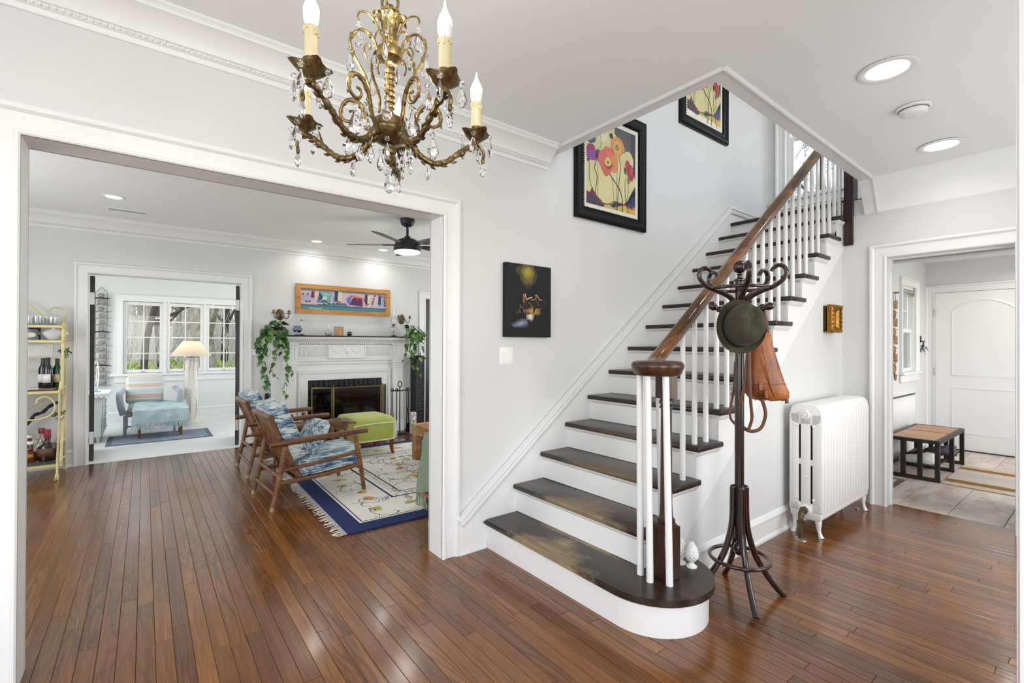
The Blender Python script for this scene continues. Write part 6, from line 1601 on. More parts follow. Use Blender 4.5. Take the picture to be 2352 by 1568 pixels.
# ------------------------------------------------------------------ things on the mantel shelf
CLRG = glass('clear_glass', (1, 1, 1), .0, 1.45); BLUG = glass('blue_cut_glass', (.62, .72, .86), .03, 1.5)
SZ = 1.466
def turned(name, x, y, prof, mat, label, cat, seg=24, z=SZ, group=None, thin=None):
    mb = MB(); mb.lathe(prof, (x, y, z), seg); return single(name, mb, mat, label, cat, group, (x, y, z))
xm = lambda px, y=6.87: on_y(px, 770, y).x
turned('glass_vase', xm(683), 6.87, [(0, 0), (.040, 0), (.042, .006), (.012, .014), (.012, .03), (.045, .048), (.062, .072), (.060, .092), (.042, .108), (.050, .128), (.046, .128), (.038, .110), (.052, .09), (.050, .07), (.02, .045), (0, .042)], BLUG, 'footed cut glass vase with blue tint beside the left plant on the mantel', 'vase')
turned('glass_candlestick', xm(692, 6.95), 6.95, [(0, 0), (.042, 0), (.044, .008), (.015, .02), (.018, .05), (.012, .07), (.020, .10), (.012, .13), (.016, .16), (.014, .185), (.045, .205), (.046, .212), (.02, .205), (.014, .225), (.010, .22), (0, .20)], CLRG, 'tall clear glass candlestick behind the blue glass vase', 'candlestick')
turned('glass_decanter', xm(755), 6.87, [(0, 0), (.034, 0), (.044, .010), (.047, .028), (.034, .056), (.014, .078), (.010, .11), (.014, .148), (.012, .148), (.007, .11), (.009, .08), (.028, .056), (.040, .03), (.034, .012), (0, .010)], CLRG, 'small clear glass decanter in the middle of the mantel', 'decanter')
METM = plain('dark_polished_metal', '#55524e', .18, 1, var=.1)
def apple():
    x = xm(803); root = thing('metal_apple', 'small polished metal apple on the mantel', 'ornament', (x, 6.87, SZ))
    mb = MB(); mb.lathe([(0, .004), (.016, 0), (.030, .010), (.036, .030), (.032, .050), (.020, .060), (.006, .055), (0, .050)], (x, 6.87, SZ), 22); build('fruit', mb, METM, root)
    mb = MB(); mb.tube([(x, 6.87, SZ + .05), (x + .004, 6.87, SZ + .075)], .003, 6); build('stem', mb, METM, root)
apple()
def pear():
    x0, x1 = xm(769), xm(790); root = thing('pear_picture', 'small square painting of an orange pear propped on the mantel', 'picture', ((x0 + x1) / 2, 6.88, SZ)); w = x1 - x0; h = w * 1.03
    mb = MB(); mb.cbox(((x0 + x1) / 2, 6.895, SZ + h / 2), (w, .018, h), (-.08, 0, 0), .001); build('panel', mb, plain('grey_painted_panel', '#8f9088', .7, var=.15, vs_=20), root)
    pr = Print(); pr.rect(0, 0, w, h, '#97978e', 1); pr.blob(w * .55, h * .40, w * .36, h * .30, '#c87338', 2, 20, .08); pr.blob(w * .5, h * .65, w * .22, h * .22, '#cf8146', 3, 18, .1); pr.blob(w * .62, h * .36, w * .2, h * .2, '#dc9a5c', 4, 14, .1)
    pr.build('print', frame_M((x0, 6.8845 - .004, SZ), (1, 0, 0), (0, .08, 1)), PRINTM, root, .0002)
pear()
def oil_lamp():
    x, y = xm(904, 6.9), 6.9; root = thing('oil_lamp', 'tall clear glass oil lamp at the right of the mantel', 'oil lamp', (x, y, SZ))
    mb = MB(); mb.lathe([(0, 0), (.05, 0), (.052, .008), (.018, .022), (.014, .06), (.03, .085), (.05, .115), (.05, .14), (.02, .158), (0, .160)], (x, y, SZ), 22); build('font', mb, CLRG, root)
    mb = MB(); mb.lathe([(.018, .158), (.022, .165), (.022, .18), (.030, .184), (.030, .19), (.0, .19)], (x, y, SZ), 16); build('burner', mb, SCB, root)
    mb = MB(); mb.lathe([(.028, .188), (.042, .225), (.040, .26), (.026, .30), (.022, .37), (.030, .44), (.027, .44), (.019, .37), (.023, .30), (.037, .26), (.039, .225), (.026, .19)], (x, y, SZ), 22); build('chimney', mb, CLRG, root)
oil_lamp()
# ------------------------------------------------------------------ ceiling fan, ceiling lights, vent
def fan():
    c = on_z(936, 503, LZ); FM = plain('fan_dark_metal', '#3a3a3d', .42, .5, var=.08)
    root = thing('ceiling_fan', 'dark five-bladed ceiling fan with a round light hanging in the living room', 'ceiling fan', c)
    mb = MB(); mb.lathe([(.078, 0), (.080, -.03), (.068, -.065), (.045, -.082), (.022, -.086), (0, -.086)], c, 28); build('canopy', mb, FM, root)
    mb = MB(); mb.lathe([(.0135, -.08), (.0135, -.19), (.030, -.193), (.034, -.205), (.028, -.215)], c, 16); build('downrod', mb, FM, root)
    mb = MB(); mb.lathe([(.03, -.21), (.07, -.222), (.115, -.245), (.140, -.285), (.142, -.300), (.150, -.304), (.150, -.345), (.152, -.358), (.146, -.364), (0, -.364)], c, 36); build('motor_housing', mb, FM, root)
    mb = MB(); mb.lathe([(.146, -.362), (.140, -.378), (.10, -.390), (0, -.393)], c, 36); build('light_lens', mb, emit('fan_lens', (1, .98, .95), 3.2), root)
    l = bpy.data.lights.new('fan_light', 'POINT'); l.energy = 9; l.shadow_soft_size = .1; l.color = (1, .97, .92); o = bpy.data.objects.new('fan_lamp', l); COL.objects.link(o); o.location = c + Vector((0, 0, -.5)); o['kind'] = 'helper'
    rt = Vector((_R.x, _R.y, 0)).normalized(); fw = Vector((_F.x, _F.y, 0)).normalized()
    for k in range(5):
        a = rad(182 + 72 * k); d = rt * cos(a) + fw * sin(a); s = d.cross(Vector((0, 0, 1)))
        tilt = rad(13)
        sv = s * cos(tilt) + Vector((0, 0, 1)) * sin(tilt); nv = d.cross(sv)
        mb = MB(); o0 = c + Vector((0, 0, -.292))
        prof = [(.20, .045), (.26, .058), (.42, .066), (.56, .068), (.63, .060), (.66, .035)]
        rings = [[o0 + d * r + sv * w + nv * .003, o0 + d * r + sv * w - nv * .003, o0 + d * (r) - sv * w - nv * .003, o0 + d * r - sv * w + nv * .003] for r, w in prof]
        mb.ring_loft(rings); bl = build('blade', mb, FM, root)
        mb = MB(); rings = [[o0 + d * r + sv * w + nv * .007, o0 + d * r + sv * w - nv * .007, o0 + d * r - sv * w - nv * .007, o0 + d * r - sv * w + nv * .007] for r, w in ((.12, .016), (.16, .014), (.20, .03), (.27, .03))]; mb.ring_loft(rings); build('blade_iron', mb, FM, bl)
fan()
downlight(261, 452, LZ, .085, 'recessed ceiling light in the living room beside the air vent', 3)
downlight(727, 554, LZ, .085, 'recessed ceiling light in the living room over the left of the mantel', 3.2)
downlight(880, 574, LZ, .085, 'recessed ceiling light in the living room behind the fan', 3.2)
def vent():
    a, b_ = on_z(241, 474, LZ), on_z(344, 488, LZ); root = thing('ceiling_vent', 'narrow slotted air vent on the living room ceiling', 'vent', (a + b_) / 2)
    x0, x1, y = a.x, b_.x, (a.y + b_.y) / 2 + .06
    mb = MB(); mb.box(x0, x1, y - .045, y + .045, LZ - .005, LZ + .001, .002); build('vent_plate', mb, CEIL, root)
    for k in range(2): mb = MB(); mb.box(x0 + .025, x1 - .025, y - .028 + k * .032, y - .006 + k * .032, LZ - .0075, LZ - .0045); build('louver', mb, plain('vent_shadow', (.42, .42, .41), .8), root)
vent()

def plug():
    c = on_y(613, 915, YF); root = thing('plug_in_device', 'small black plug-in device on the wall left of the fireplace', 'device', c); PB = plain('black_plastic', '#16161a', .35, var=.05)
    mb = MB(); mb.cbox(c + Vector((0, -.022, 0)), (.062, .044, .15), (0, 0, 0), .02, 3); build('housing', mb, PB, root); mb = MB(); mb.cbox(c + Vector((0, -.045, .03)), (.04, .006, .05), (0, 0, 0), .002); build('grille', mb, IRONB, root)
plug()
# ------------------------------------------------------------------ living-room rug
def living_rug():
    o = Vector((1.142, 3.36, 0)); ang = rad(-1.2); R3 = Euler((0, 0, ang)).to_matrix(); Wd, Dp = 2.75, 2.76
    def P(x, y, z): return o + R3 @ Vector((x, y, z))
    root = thing('patterned_rug', 'cream wool rug with navy border, floral vines and white fringe in the living room', 'rug', o)
    NAVY = plain('navy_wool', '#14265a', .95, var=.2, vs_=25, bump=.5, bs=350)
    mb = MB(); mb.box(0, Wd, 0, Dp, .001, .016, .004, 1, Matrix.Translation(o) @ R3.to_4x4()); build('pile', mb, NAVY, root)
    pr = Print(); b_ = .135; cream, ink = '#ece8de', '#2b3350'
    pr.rect(b_, b_, Wd - b_, Dp - b_, cream, 1)
    def ring(k, w, col, l):
        for x0, y0, x1, y1 in ((k, k, Wd - k, k + w), (k, Dp - k - w, Wd - k, Dp - k), (k, k, k + w, Dp - k), (Wd - k - w, k, Wd - k, Dp - k)): pr.rect(x0, y0, x1, y1, col, l)
    ring(b_ + .018, .010, ink, 2); ring(.56, .020, '#1c2c5e', 2); ring(.68, .015, '#1c2c5e', 2)
    r_ = random.Random(21)
    def flower(x, y, k, col):
        n = r_.randrange(4, 7); a0 = r_.uniform(0, 6)
        for i in range(n): a = a0 + (i - n / 2) * .42; pr.blob(x + k * .45 * cos(a), y + k * .32 * sin(a), k * .42, k * .17, col, 3 + i % 2, 10, .3, a, i)
        pr.blob(x, y, k * .22, k * .16, '#b9893c', 5, 8, .3)
    def vine(x, y, a, L, turn):
        pts = [(x, y)]
        for i in range(9):
            a += turn * (1 + .5 * sin(i)); x += L * cos(a); y += L * sin(a); pts.append((x, y))
            if i % 3 == 1:
                s = r_.choice((-1, 1)); q = (x + .05 * cos(a + s), y + .05 * sin(a + s)); pr.line([(x, y), q, (q[0] + .035 * cos(a + s * 2.4), q[1] + .035 * sin(a + s * 2.4))], .006, ink, 2, 3)
        pr.line(pts, .0065, ink, 2, 3)
    cols = ['#c9a34e', '#d8c07a', '#c77f4a', '#b9b06a', '#d49a62']
    for k in range(9):                                             # border garden
        t = k / 8
        for x, y in ((b_ + .20, b_ + .25 + t * (Dp - .8)), (b_ + .25 + t * (Wd - .8), b_ + .21), (b_ + .25 + t * (Wd - .8), Dp - b_ - .21), (Wd - b_ - .2, b_ + .25 + t * (Dp - .8))):
            flower(x + r_.uniform(-.04, .04), y + r_.uniform(-.03, .03), r_.uniform(.07, .12), r_.choice(cols)); vine(x, y + .06, r_.uniform(0, 6.28), .05, r_.choice((-.45, .45)))
    for k in range(44):
        x, y = r_.uniform(.8, Wd - .8), r_.uniform(.8, Dp - .8); vine(x, y, r_.uniform(0, 6.28), .075, r_.choice((-.35, .35, -.5, .5)))
        if k % 2: flower(x, y, r_.uniform(.07, .12), r_.choice(cols))
    for k in range(30):
        t = .72 + (k % 15) / 15 * 1.3; x, y = (t, .635) if k < 15 else (.635, t)
        pr.line([(x, y - .02), (x + .02, y), (x, y + .02), (x - .015, y + .005)], .006, ink, 3, 3)
        if k % 3 == 0: pr.blob(x + .05, y, .03, .016, '#c99a62', 3, 8, .2)
    pr.build('pattern', Matrix.Translation(o + Vector((0, 0, .0165))) @ R3.to_4x4(), printed('rug_wool_print', .95, .10, 120), root, .00025, (0, 0, Wd, Dp))
    mb = MB(); r2 = random.Random(5)
    for x_, s in ((0, -1), (Wd, 1)):
        n = 190
        for i in range(n):
            y = Dp * (i + .5) / n; l = r2.uniform(.05, .095); dy = r2.uniform(-.035, .02); w = .0055
            mb.ring_loft([[P(x_ + s * l * t, y + dy * t * t - w, .004 + .006 * (1 - t)), P(x_ + s * l * t, y + dy * t * t, .011 - .006 * t), P(x_ + s * l * t, y + dy * t * t + w, .004 + .004 * (1 - t))] for t in (0, .5, 1)])
    f = build('fringe', mb, plain('cotton_fringe', '#dedad0', .95, var=.1), root); f['kind'] = 'stuff'
living_rug()
# ------------------------------------------------------------------ slatted wooden armchairs
CHW = wood('armchair_wood', '#452b17', '#70492a', '#9c7044', 14, 0, .38, .15)
def ikat():
    b = NB('ikat_fabric'); v = b.coord('Object', (5, 42, 42)); n1 = b.noise(v, 1.6, 5, .7, .6); n2 = b.noise(b.coord('Object', (2, 6, 6)), 2.2, 4, .6)
    f = b.math('ADD', b.math('MULTIPLY', n1, .62), b.math('MULTIPLY', n2, .38))
    col = b.ramp(f, [(.36, '#1e2b47'), (.43, '#34506f'), (.485, '#7893a8'), (.53, '#c9d2d0'), (.60, '#d8dccf'), (.68, '#a9bba4')])
    return b.pbr(col, .85, 0, b.bump(b.noise(b.coord(), 260, 2), .3, .003), Sheen_Weight=.2)
IKAT = ikat()
def armchair(name, label, loc, rz, pillow=True, group='wooden armchairs in the living room', cushions=True):
    root = thing(name, label, 'armchair', loc, rz, group)
    def bar(nm, pts, r, parent=root, seg=10):
        mb = MB(); P = smoothpath(pts, 4) if len(pts) > 2 else [Vector(p) for p in pts]
        mb.tube(P, r if not isinstance(r, tuple) else [r[0] + (r[1] - r[0]) * k / (len(P) - 1) for k in range(len(P))], seg); return build(nm, mb, CHW, parent, local=True)
    TIP = plain('worn_leg_tip', '#a98d6a', .6, var=.2)
    for s in (-1, 1):
        y = .30 * s
        for nm, a, c in (('rear', (-.395, y, 0), (-.295, y, .515)), ('front', (.385, y, 0), (.295, y, .53))):
            l = bar('leg', [a, tuple((Vector(a) + Vector(c)) / 2 + Vector((.006, 0, 0))), c], (.017, .022))
            mb = MB(); t = (Vector(c) - Vector(a)).normalized(); mb.tube([Vector(a) - t * 0, Vector(a) + t * .035], .0178, 10); build('leg_tip', mb, TIP, l, local=True)
        mb = MB(); P = smoothpath([(-.41, y, .535), (-.2, y * 1.01, .545), (.05, y * 1.04, .556), (.28, y * 1.04, .566), (.40, y * 1.02, .566)], 5)
        mb.tube(P, [.021 + .004 * min(1, k / 8) for k in range(len(P))], 10, up=(0, 1, 0), flat=1.25); build('armrest', mb, CHW, root, local=True)
        bar('side_rail', [(-.325, y, .315), (0, y, .345), (.325, y, .382)], .0145); bar('side_rail', [(-.35, y, .215), (0, y, .228), (.345, y, .262)], .0165)
    bar('rear_stretcher', [(-.37, -.30, .13), (-.37, .30, .13)], .0145); bar('rear_stretcher', [(-.345, -.30, .275), (-.345, .30, .275)], .0145)
    bar('front_stretcher', [(.325, -.30, .245), (.325, .30, .245)], .0155)
    # reclined slatted back
    b0, b1 = Vector((-.175, 0, .235)), Vector((-.395, 0, .735)); up = (b1 - b0).normalized(); fwd = Vector((up.z, 0, -up.x))
    for s in (-1, 1):
        mb = MB(); M = Matrix.Translation((b0 + b1) / 2 + Vector((0, .245 * s, 0))) @ Matrix((( fwd.x, 0, up.x, 0), (0, 1, 0, 0), (fwd.z, 0, up.z, 0), (0, 0, 0, 1)))
        mb.box(-.020, .020, -.017, .017, -.275, .275, .005, 1, M); build('back_post', mb, CHW, root, local=True)
    for k in range(7):
        y = -.19 + .38 * k / 6; mb = MB(); M = Matrix.Translation((b0 + b1) / 2 + Vector((0, y, 0))) @ Matrix(((fwd.x, 0, up.x, 0), (0, 1, 0, 0), (fwd.z, 0, up.z, 0), (0, 0, 0, 1)))
        mb.box(-.006, .006, -.022, .022, -.26, .27, .002, 1, M); build('back_slat', mb, CHW, root, local=True)
    bar('top_rail', [(b1.x, -.285, b1.z + .015), (b1.x, .285, b1.z + .015)], .024, seg=14)
    bar('back_rail', [(b0.x, -.27, b0.z + .01), (b0.x, .27, b0.z + .01)], .016)
    mb = MB(); mb.cbox((.07, 0, .236), (.54, .54, .014), (0, rad(-4), 0), .003); build('seat_board', mb, DARKW, root, local=True)
    def cushion(nm, c, size, rot, puff=.02, par=root):
        mb = MB(); M = Matrix.Translation(c) @ Euler(rot).to_matrix().to_4x4(); a, b_, d = [q / 2 for q in size]
        rings = []
        for z, k in ((-1, .90), (-.86, .985), (-.5, 1.0), (.5, 1.0), (.86, .985), (1, .90)):
            ring = []
            for j in range(40):
                t = 2 * pi * j / 40; cx, cy = cos(t), sin(t); q = (abs(cx) ** 7 + abs(cy) ** 7) ** (-1 / 7)
                ring.append(M @ Vector((a * k * cx * q * (1 + .012 * sin(3 * t + z)), b_ * k * cy * q, d * z)))
            rings.append(ring)
        def cap(z, s):
            return [[M @ Vector((a * .90 * f * cos(t) * (abs(cos(t)) ** 7 + abs(sin(t)) ** 7) ** (-1 / 7), b_ * .90 * f * sin(t) * (abs(cos(t)) ** 7 + abs(sin(t)) ** 7) ** (-1 / 7), d * z + s * puff * (1 - f * f))) for t in [2 * pi * j / 40 for j in range(40)]] for f in (.75, .45, .15)]
        rings = cap(-1, -1)[::-1] + rings + cap(1, 1); mb.ring_loft(rings); o = build(nm, mb, IKAT, par, local=True, angle=60)
        mb = MB()
        for z in (-.9, .9): mb.tube([M @ Vector((a * .99 * cos(t) * (abs(cos(t)) ** 7 + abs(sin(t)) ** 7) ** (-1 / 7), b_ * .99 * sin(t) * (abs(cos(t)) ** 7 + abs(sin(t)) ** 7) ** (-1 / 7), d * z)) for t in [2 * pi * j / 40 for j in range(40)]], .0055, 6, closed=True)
        build('piping', mb, IKAT, o, local=True); return o
    if cushions:
        cushion('seat_cushion', (.115, 0, .318), (.58, .53, .135), (0, rad(-5), 0))
        cushion('back_cushion', tuple((b0 + b1) / 2 + fwd * .085 + up * .095), (.52, .53, .13), (0, math.atan2(-up.z, up.x) , 0))
    if pillow:
        cushion_small = MB(); M = Matrix.Translation((.0, -.02, .50)) @ Euler((0, rad(-58), rad(8))).to_matrix().to_4x4(); rings = []
        for z, k in ((-1, .06), (-.75, .55), (-.4, .85), (0, 1), (.4, .85), (.75, .55), (1, .06)):
            rings.append([M @ Vector((.19 * cos(t) * (abs(cos(t)) ** 5 + abs(sin(t)) ** 5) ** (-1 / 5) * (k ** .35), .19 * sin(t) * (abs(cos(t)) ** 5 + abs(sin(t)) ** 5) ** (-1 / 5) * (k ** .35), .055 * z)) for t in [2 * pi * j / 32 for j in range(32)]])
        cushion_small.ring_loft(rings); b = build('throw_pillow', cushion_small, IKAT, root, local=True, angle=70)
    return root
CH = [armchair('wooden_armchair', 'slatted wooden armchair with blue ikat cushions and small pillow, nearest the hall', (1.192, 4.52, .0), rad(3.5), True),
      armchair('wooden_armchair', 'slatted wooden armchair with blue ikat cushions behind the nearer one, by the sunroom doorway', (1.215, 5.70, 0), rad(1), False)]
CH[0].location.z = 0; 
third = armchair('wooden_armchair', 'wooden armchair half hidden by the opening jamb, under a green throw', (2.275, 3.29, .0165), rad(178), False)
def throw_green():
    KN = None; b = NB('green_knit'); v = b.coord('Object', (1, 1, 1)); w1 = b.n('ShaderNodeTexWave', wave_type='BANDS'); w1.inputs['Scale'].default_value = 55; b.l(v, w1.inputs[0])
    n = b.noise(v, 120, 3); KN = b.pbr(b.ramp(n, [(.3, '#66755f'), (.7, '#93a38a')]), .95, 0, b.bump(b.math('ADD', w1.outputs['Fac'], n), .5, .004))
    mb = MB(); x0 = 1.865
    def fn(u, v):
        y = 3.19 + .41 * u; s = v * 1.0
        if v < .35: x, z = x0 + .35 - 1.0 * v, .615 - .02 * v + .008 * sin(u * 9)
        else: t = (v - .35) / .65; x, z = x0 - .03 * sin(t * 2) - .035 * t + .012 * sin(u * 16 + t * 2) * t, .605 - .49 * t
        return Vector((x, y + .012 * sin(v * 7), z))
    mb.grid(fn, 34, 26); o = build('throw_blanket', mb, KN)
    md = o.modifiers.new('thickness', 'SOLIDIFY'); md.thickness = .010
    tag(o, 'sage green fringed knitted throw hanging over the half hidden armchair by the jamb', 'throw blanket')
    mb = MB(); r_ = random.Random(1)
    for i in range(46):
        y = 3.195 + .405 * i / 45; p = Vector((x0 - .062 + .012 * sin(i / 45 * 16 + 2), y, .118)); mb.tube([p, p + Vector((r_.uniform(-.008, .008), r_.uniform(-.01, .01), -.045)), p + Vector((r_.uniform(-.012, .012), r_.uniform(-.015, .015), -.095))], [.005, .004, .002], 5)
    f = build('fringe', mb, KN, o); f['kind'] = 'stuff'
throw_green()
def basket():
    CV = wood('carved_dark_wood', '#1d0f0a', '#43241a', '#7a4a38', 40, 2, .5, .6); RIM = wood('basket_rim_wood', '#6a4030', '#9a6650', '#b98a70', 12, 1, .5)
    x0, y0 = 1.655, 2.84; root = thing('carved_box', 'carved dark wooden box with a pale rim on roller feet beside the opening jamb', 'box', (x0 + .2, y0 + .17, 0))
    def ring(k, z): return [Vector((x, y, z)) for x, y in ((x0 + k, y0 + k), (x0 + .20 - k, y0 + k), (x0 + .20 - k, y0 + .34 - k), (x0 + k, y0 + .34 - k))]
    mb = MB(); mb.ring_loft([ring(.035, .035), ring(.0, .235), ring(.012, .235), ring(.045, .05)], cap=False); mb.face(ring(.05, .05)); build('tapered_sides', mb, CV, root)
    mb = MB(); mb.sweep(ring(-.004, .235), (0, 0, 1), [(0, 0), (0, .014), (-.018, .014), (-.018, 0)], closed=True); build('rim', mb, RIM, root)
    for y in (y0 + .05, y0 + .29): mb = MB(); mb.tube([(x0 + .02, y, .026), (x0 + .19, y, .026)], .026, 14); mb.tube([(x0 + .01, y, .026), (x0 + .02, y, .026)], .030, 14); build('roller_foot', mb, RIM, root)
basket()
# side table, its glass and coasters
TBW = wood('side_table_wood', '#4b3020', '#76533a', '#96745a', 8, 0, .38, .12)
def side_table():
    x0, x1, y0, y1, h = .98, 1.79, 4.99, 5.33, .53
    root = thing('side_table', 'long narrow wooden side table standing between the two ikat armchairs', 'table', ((x0 + x1) / 2, (y0 + y1) / 2, 0))
    mb = MB(); mb.box(x0, x1, y0, y1, h - .024, h, .008, 2); build('table_top', mb, TBW, root)
    for s in (0, 1): mb = MB(); y = (y0 + .04, y1 - .06)[s]; mb.box(x0 + .08, x1 - .08, y, y + .02, h - .075, h - .024, .002); build('apron', mb, CHW, root)
    for x in (x0 + .09, x1 - .11):
        for y in (y0 + .05, y1 - .05): mb = MB(); mb.tube([(x + (x - (x0 + x1) / 2) * .08, y, 0), (x, y, h - .024)], [.014, .019], 10); build('leg', mb, CHW, root)
    return h
th = side_table()
CST = plain('bronze_coaster', '#4a3828', .4, .4, var=.3, vs_=40)
for i, (px, py) in enumerate(((774, 962), (793, 969))):
    c = on_z(px, py, th); mb = MB(); mb.lathe([(0, 0), (.045, 0), (.048, .004), (.045, .008), (.036, .005), (0, .005)], c, 20); single('coaster', mb, CST, ['round bronze coaster on the side table, farther from the hall', 'round bronze coaster on the side table, nearer the hall'][i], 'coaster', 'coasters on the side table', c)
c = on_z(676, 985, th); c = Vector((1.15, 5.18, th))
mb = MB(); mb.lathe([(0, 0), (.046, 0), (.050, .01), (.050, .10), (.053, .105), (.047, .105), (.046, .012), (0, .012)], c, 22); single('tumbler', mb, glass('smoked_glass', (.28, .20, .15), .05), 'smoked brown glass tumbler on the side table behind the armchair cushion', 'glass', None, c)
# green footstool
def footstool():
    x0, x1, y0, y1 = 1.90, 2.445, 5.43, 6.08
    G = plain('lime_fabric', '#a8b052', .9, var=.08, vs_=10, bump=.35, bs=300, Sheen_Weight=.2); PW = plain('white_piping', (.78, .8, .74), .8)
    root = thing('footstool', 'lime green upholstered footstool with white piping in front of the fireplace', 'footstool', ((x0 + x1) / 2, (y0 + y1) / 2, 0))
    mb = MB(); rings = []; xc, yc = (x0 + x1) / 2, (y0 + y1) / 2; a, b_ = (x1 - x0) / 2, (y1 - y0) / 2
    for z, k in ((.205, 1.0), (.30, 1.012), (.37, 1.012), (.41, 1.0), (.445, .965), (.465, .90), (.475, .7), (.48, .4), (.481, .1)):
        rings.append([Vector((xc + a * k * cos(t) * (abs(cos(t)) ** 9 + abs(sin(t)) ** 9) ** (-1 / 9), yc + b_ * k * sin(t) * (abs(cos(t)) ** 9 + abs(sin(t)) ** 9) ** (-1 / 9), z)) for t in [2 * pi * j / 48 for j in range(48)]])
    mb.ring_loft(rings); build('cushion', mb, G, root, angle=60)
    mb = MB(); mb.tube([r + (r - Vector((xc, yc, r.z))).normalized() * .003 for r in rings[0]], .007, 6, closed=True)
    for xs, ys in ((x0, 1),):
        for y in (y0 + .03, y1 - .03): pass
    P = [(x0 + .03, y0 - .006, .21), (x0 + .03, y0 - .007, .36), (x0 + .05, y0 - .006, .40), (x1 - .06, y0 - .006, .405), (x1 - .035, y0 - .007, .37), (x1 - .03, y0 - .006, .21)]; mb.tube(smoothpath(P, 5), .006, 6)
    P = [(x1 + .006, y0 + .03, .21), (x1 + .007, y0 + .03, .37), (x1 + .006, y0 + .06, .405), (x1 + .006, y1 - .06, .405), (x1 + .007, y1 - .03, .37), (x1 + .006, y1 - .03, .21)]; mb.tube(smoothpath(P, 5), .006, 6)
    build('piping', mb, PW, root)
    LG = wood('cherry_legs', '#4a1c0c', '#7c3416', '#9c4c22', 8, 2, .35)
    for x in (x0 + .05, x1 - .05):
        for y in (y0 + .05, y1 - .05):
            mb = MB(); mb.tube(smoothpath([(x + (.02 if x > xc else -.02), y, .018 if y < 6.1 else 0), (x, y, .10), (x + (.008 if x > xc else -.008), y, .21)], 4), [.018, .018, .02, .022, .025, .026, .028, .03, .03], 8); build('leg', mb, LG, root)
footstool()
def coffee_table():
    x0, x1, y0, y1, h = 2.462, 3.45, 4.12, 5.085, .425
    PW = wood('rustic_pine', '#74492a', '#a2764a', '#c9a274', 5, 0, .5, .1); root = thing('coffee_table', 'rustic pine coffee table with thick square legs at the jamb edge of the rug', 'coffee table', ((x0 + x1) / 2, (y0 + y1) / 2, 0))
    for k in range(5): a = y0 + (y1 - y0) * k / 5; mb = MB(); mb.box(x0, x1, a + .001, a + (y1 - y0) / 5 - .001, h - .035, h, .003); build('plank', mb, PW, root)
    for y in (y0 + .03, y1 - .055): mb = MB(); mb.box(x0 + .03, x1 - .03, y, y + .025, h - .115, h - .035, .002); build('apron', mb, PW, root)
    for x in (x0 + .012, x1 - .037): mb = MB(); mb.box(x, x + .025, y0 + .03, y1 - .03, h - .115, h - .035, .002); build('apron', mb, PW, root)
    for x in (x0 + .008, x1 - .098):
        for y in (y0 + .008, y1 - .098): mb = MB(); mb.box(x, x + .09, y, y + .09, .0165, h - .035, .004); build('leg', mb, PW, root)
coffee_table()

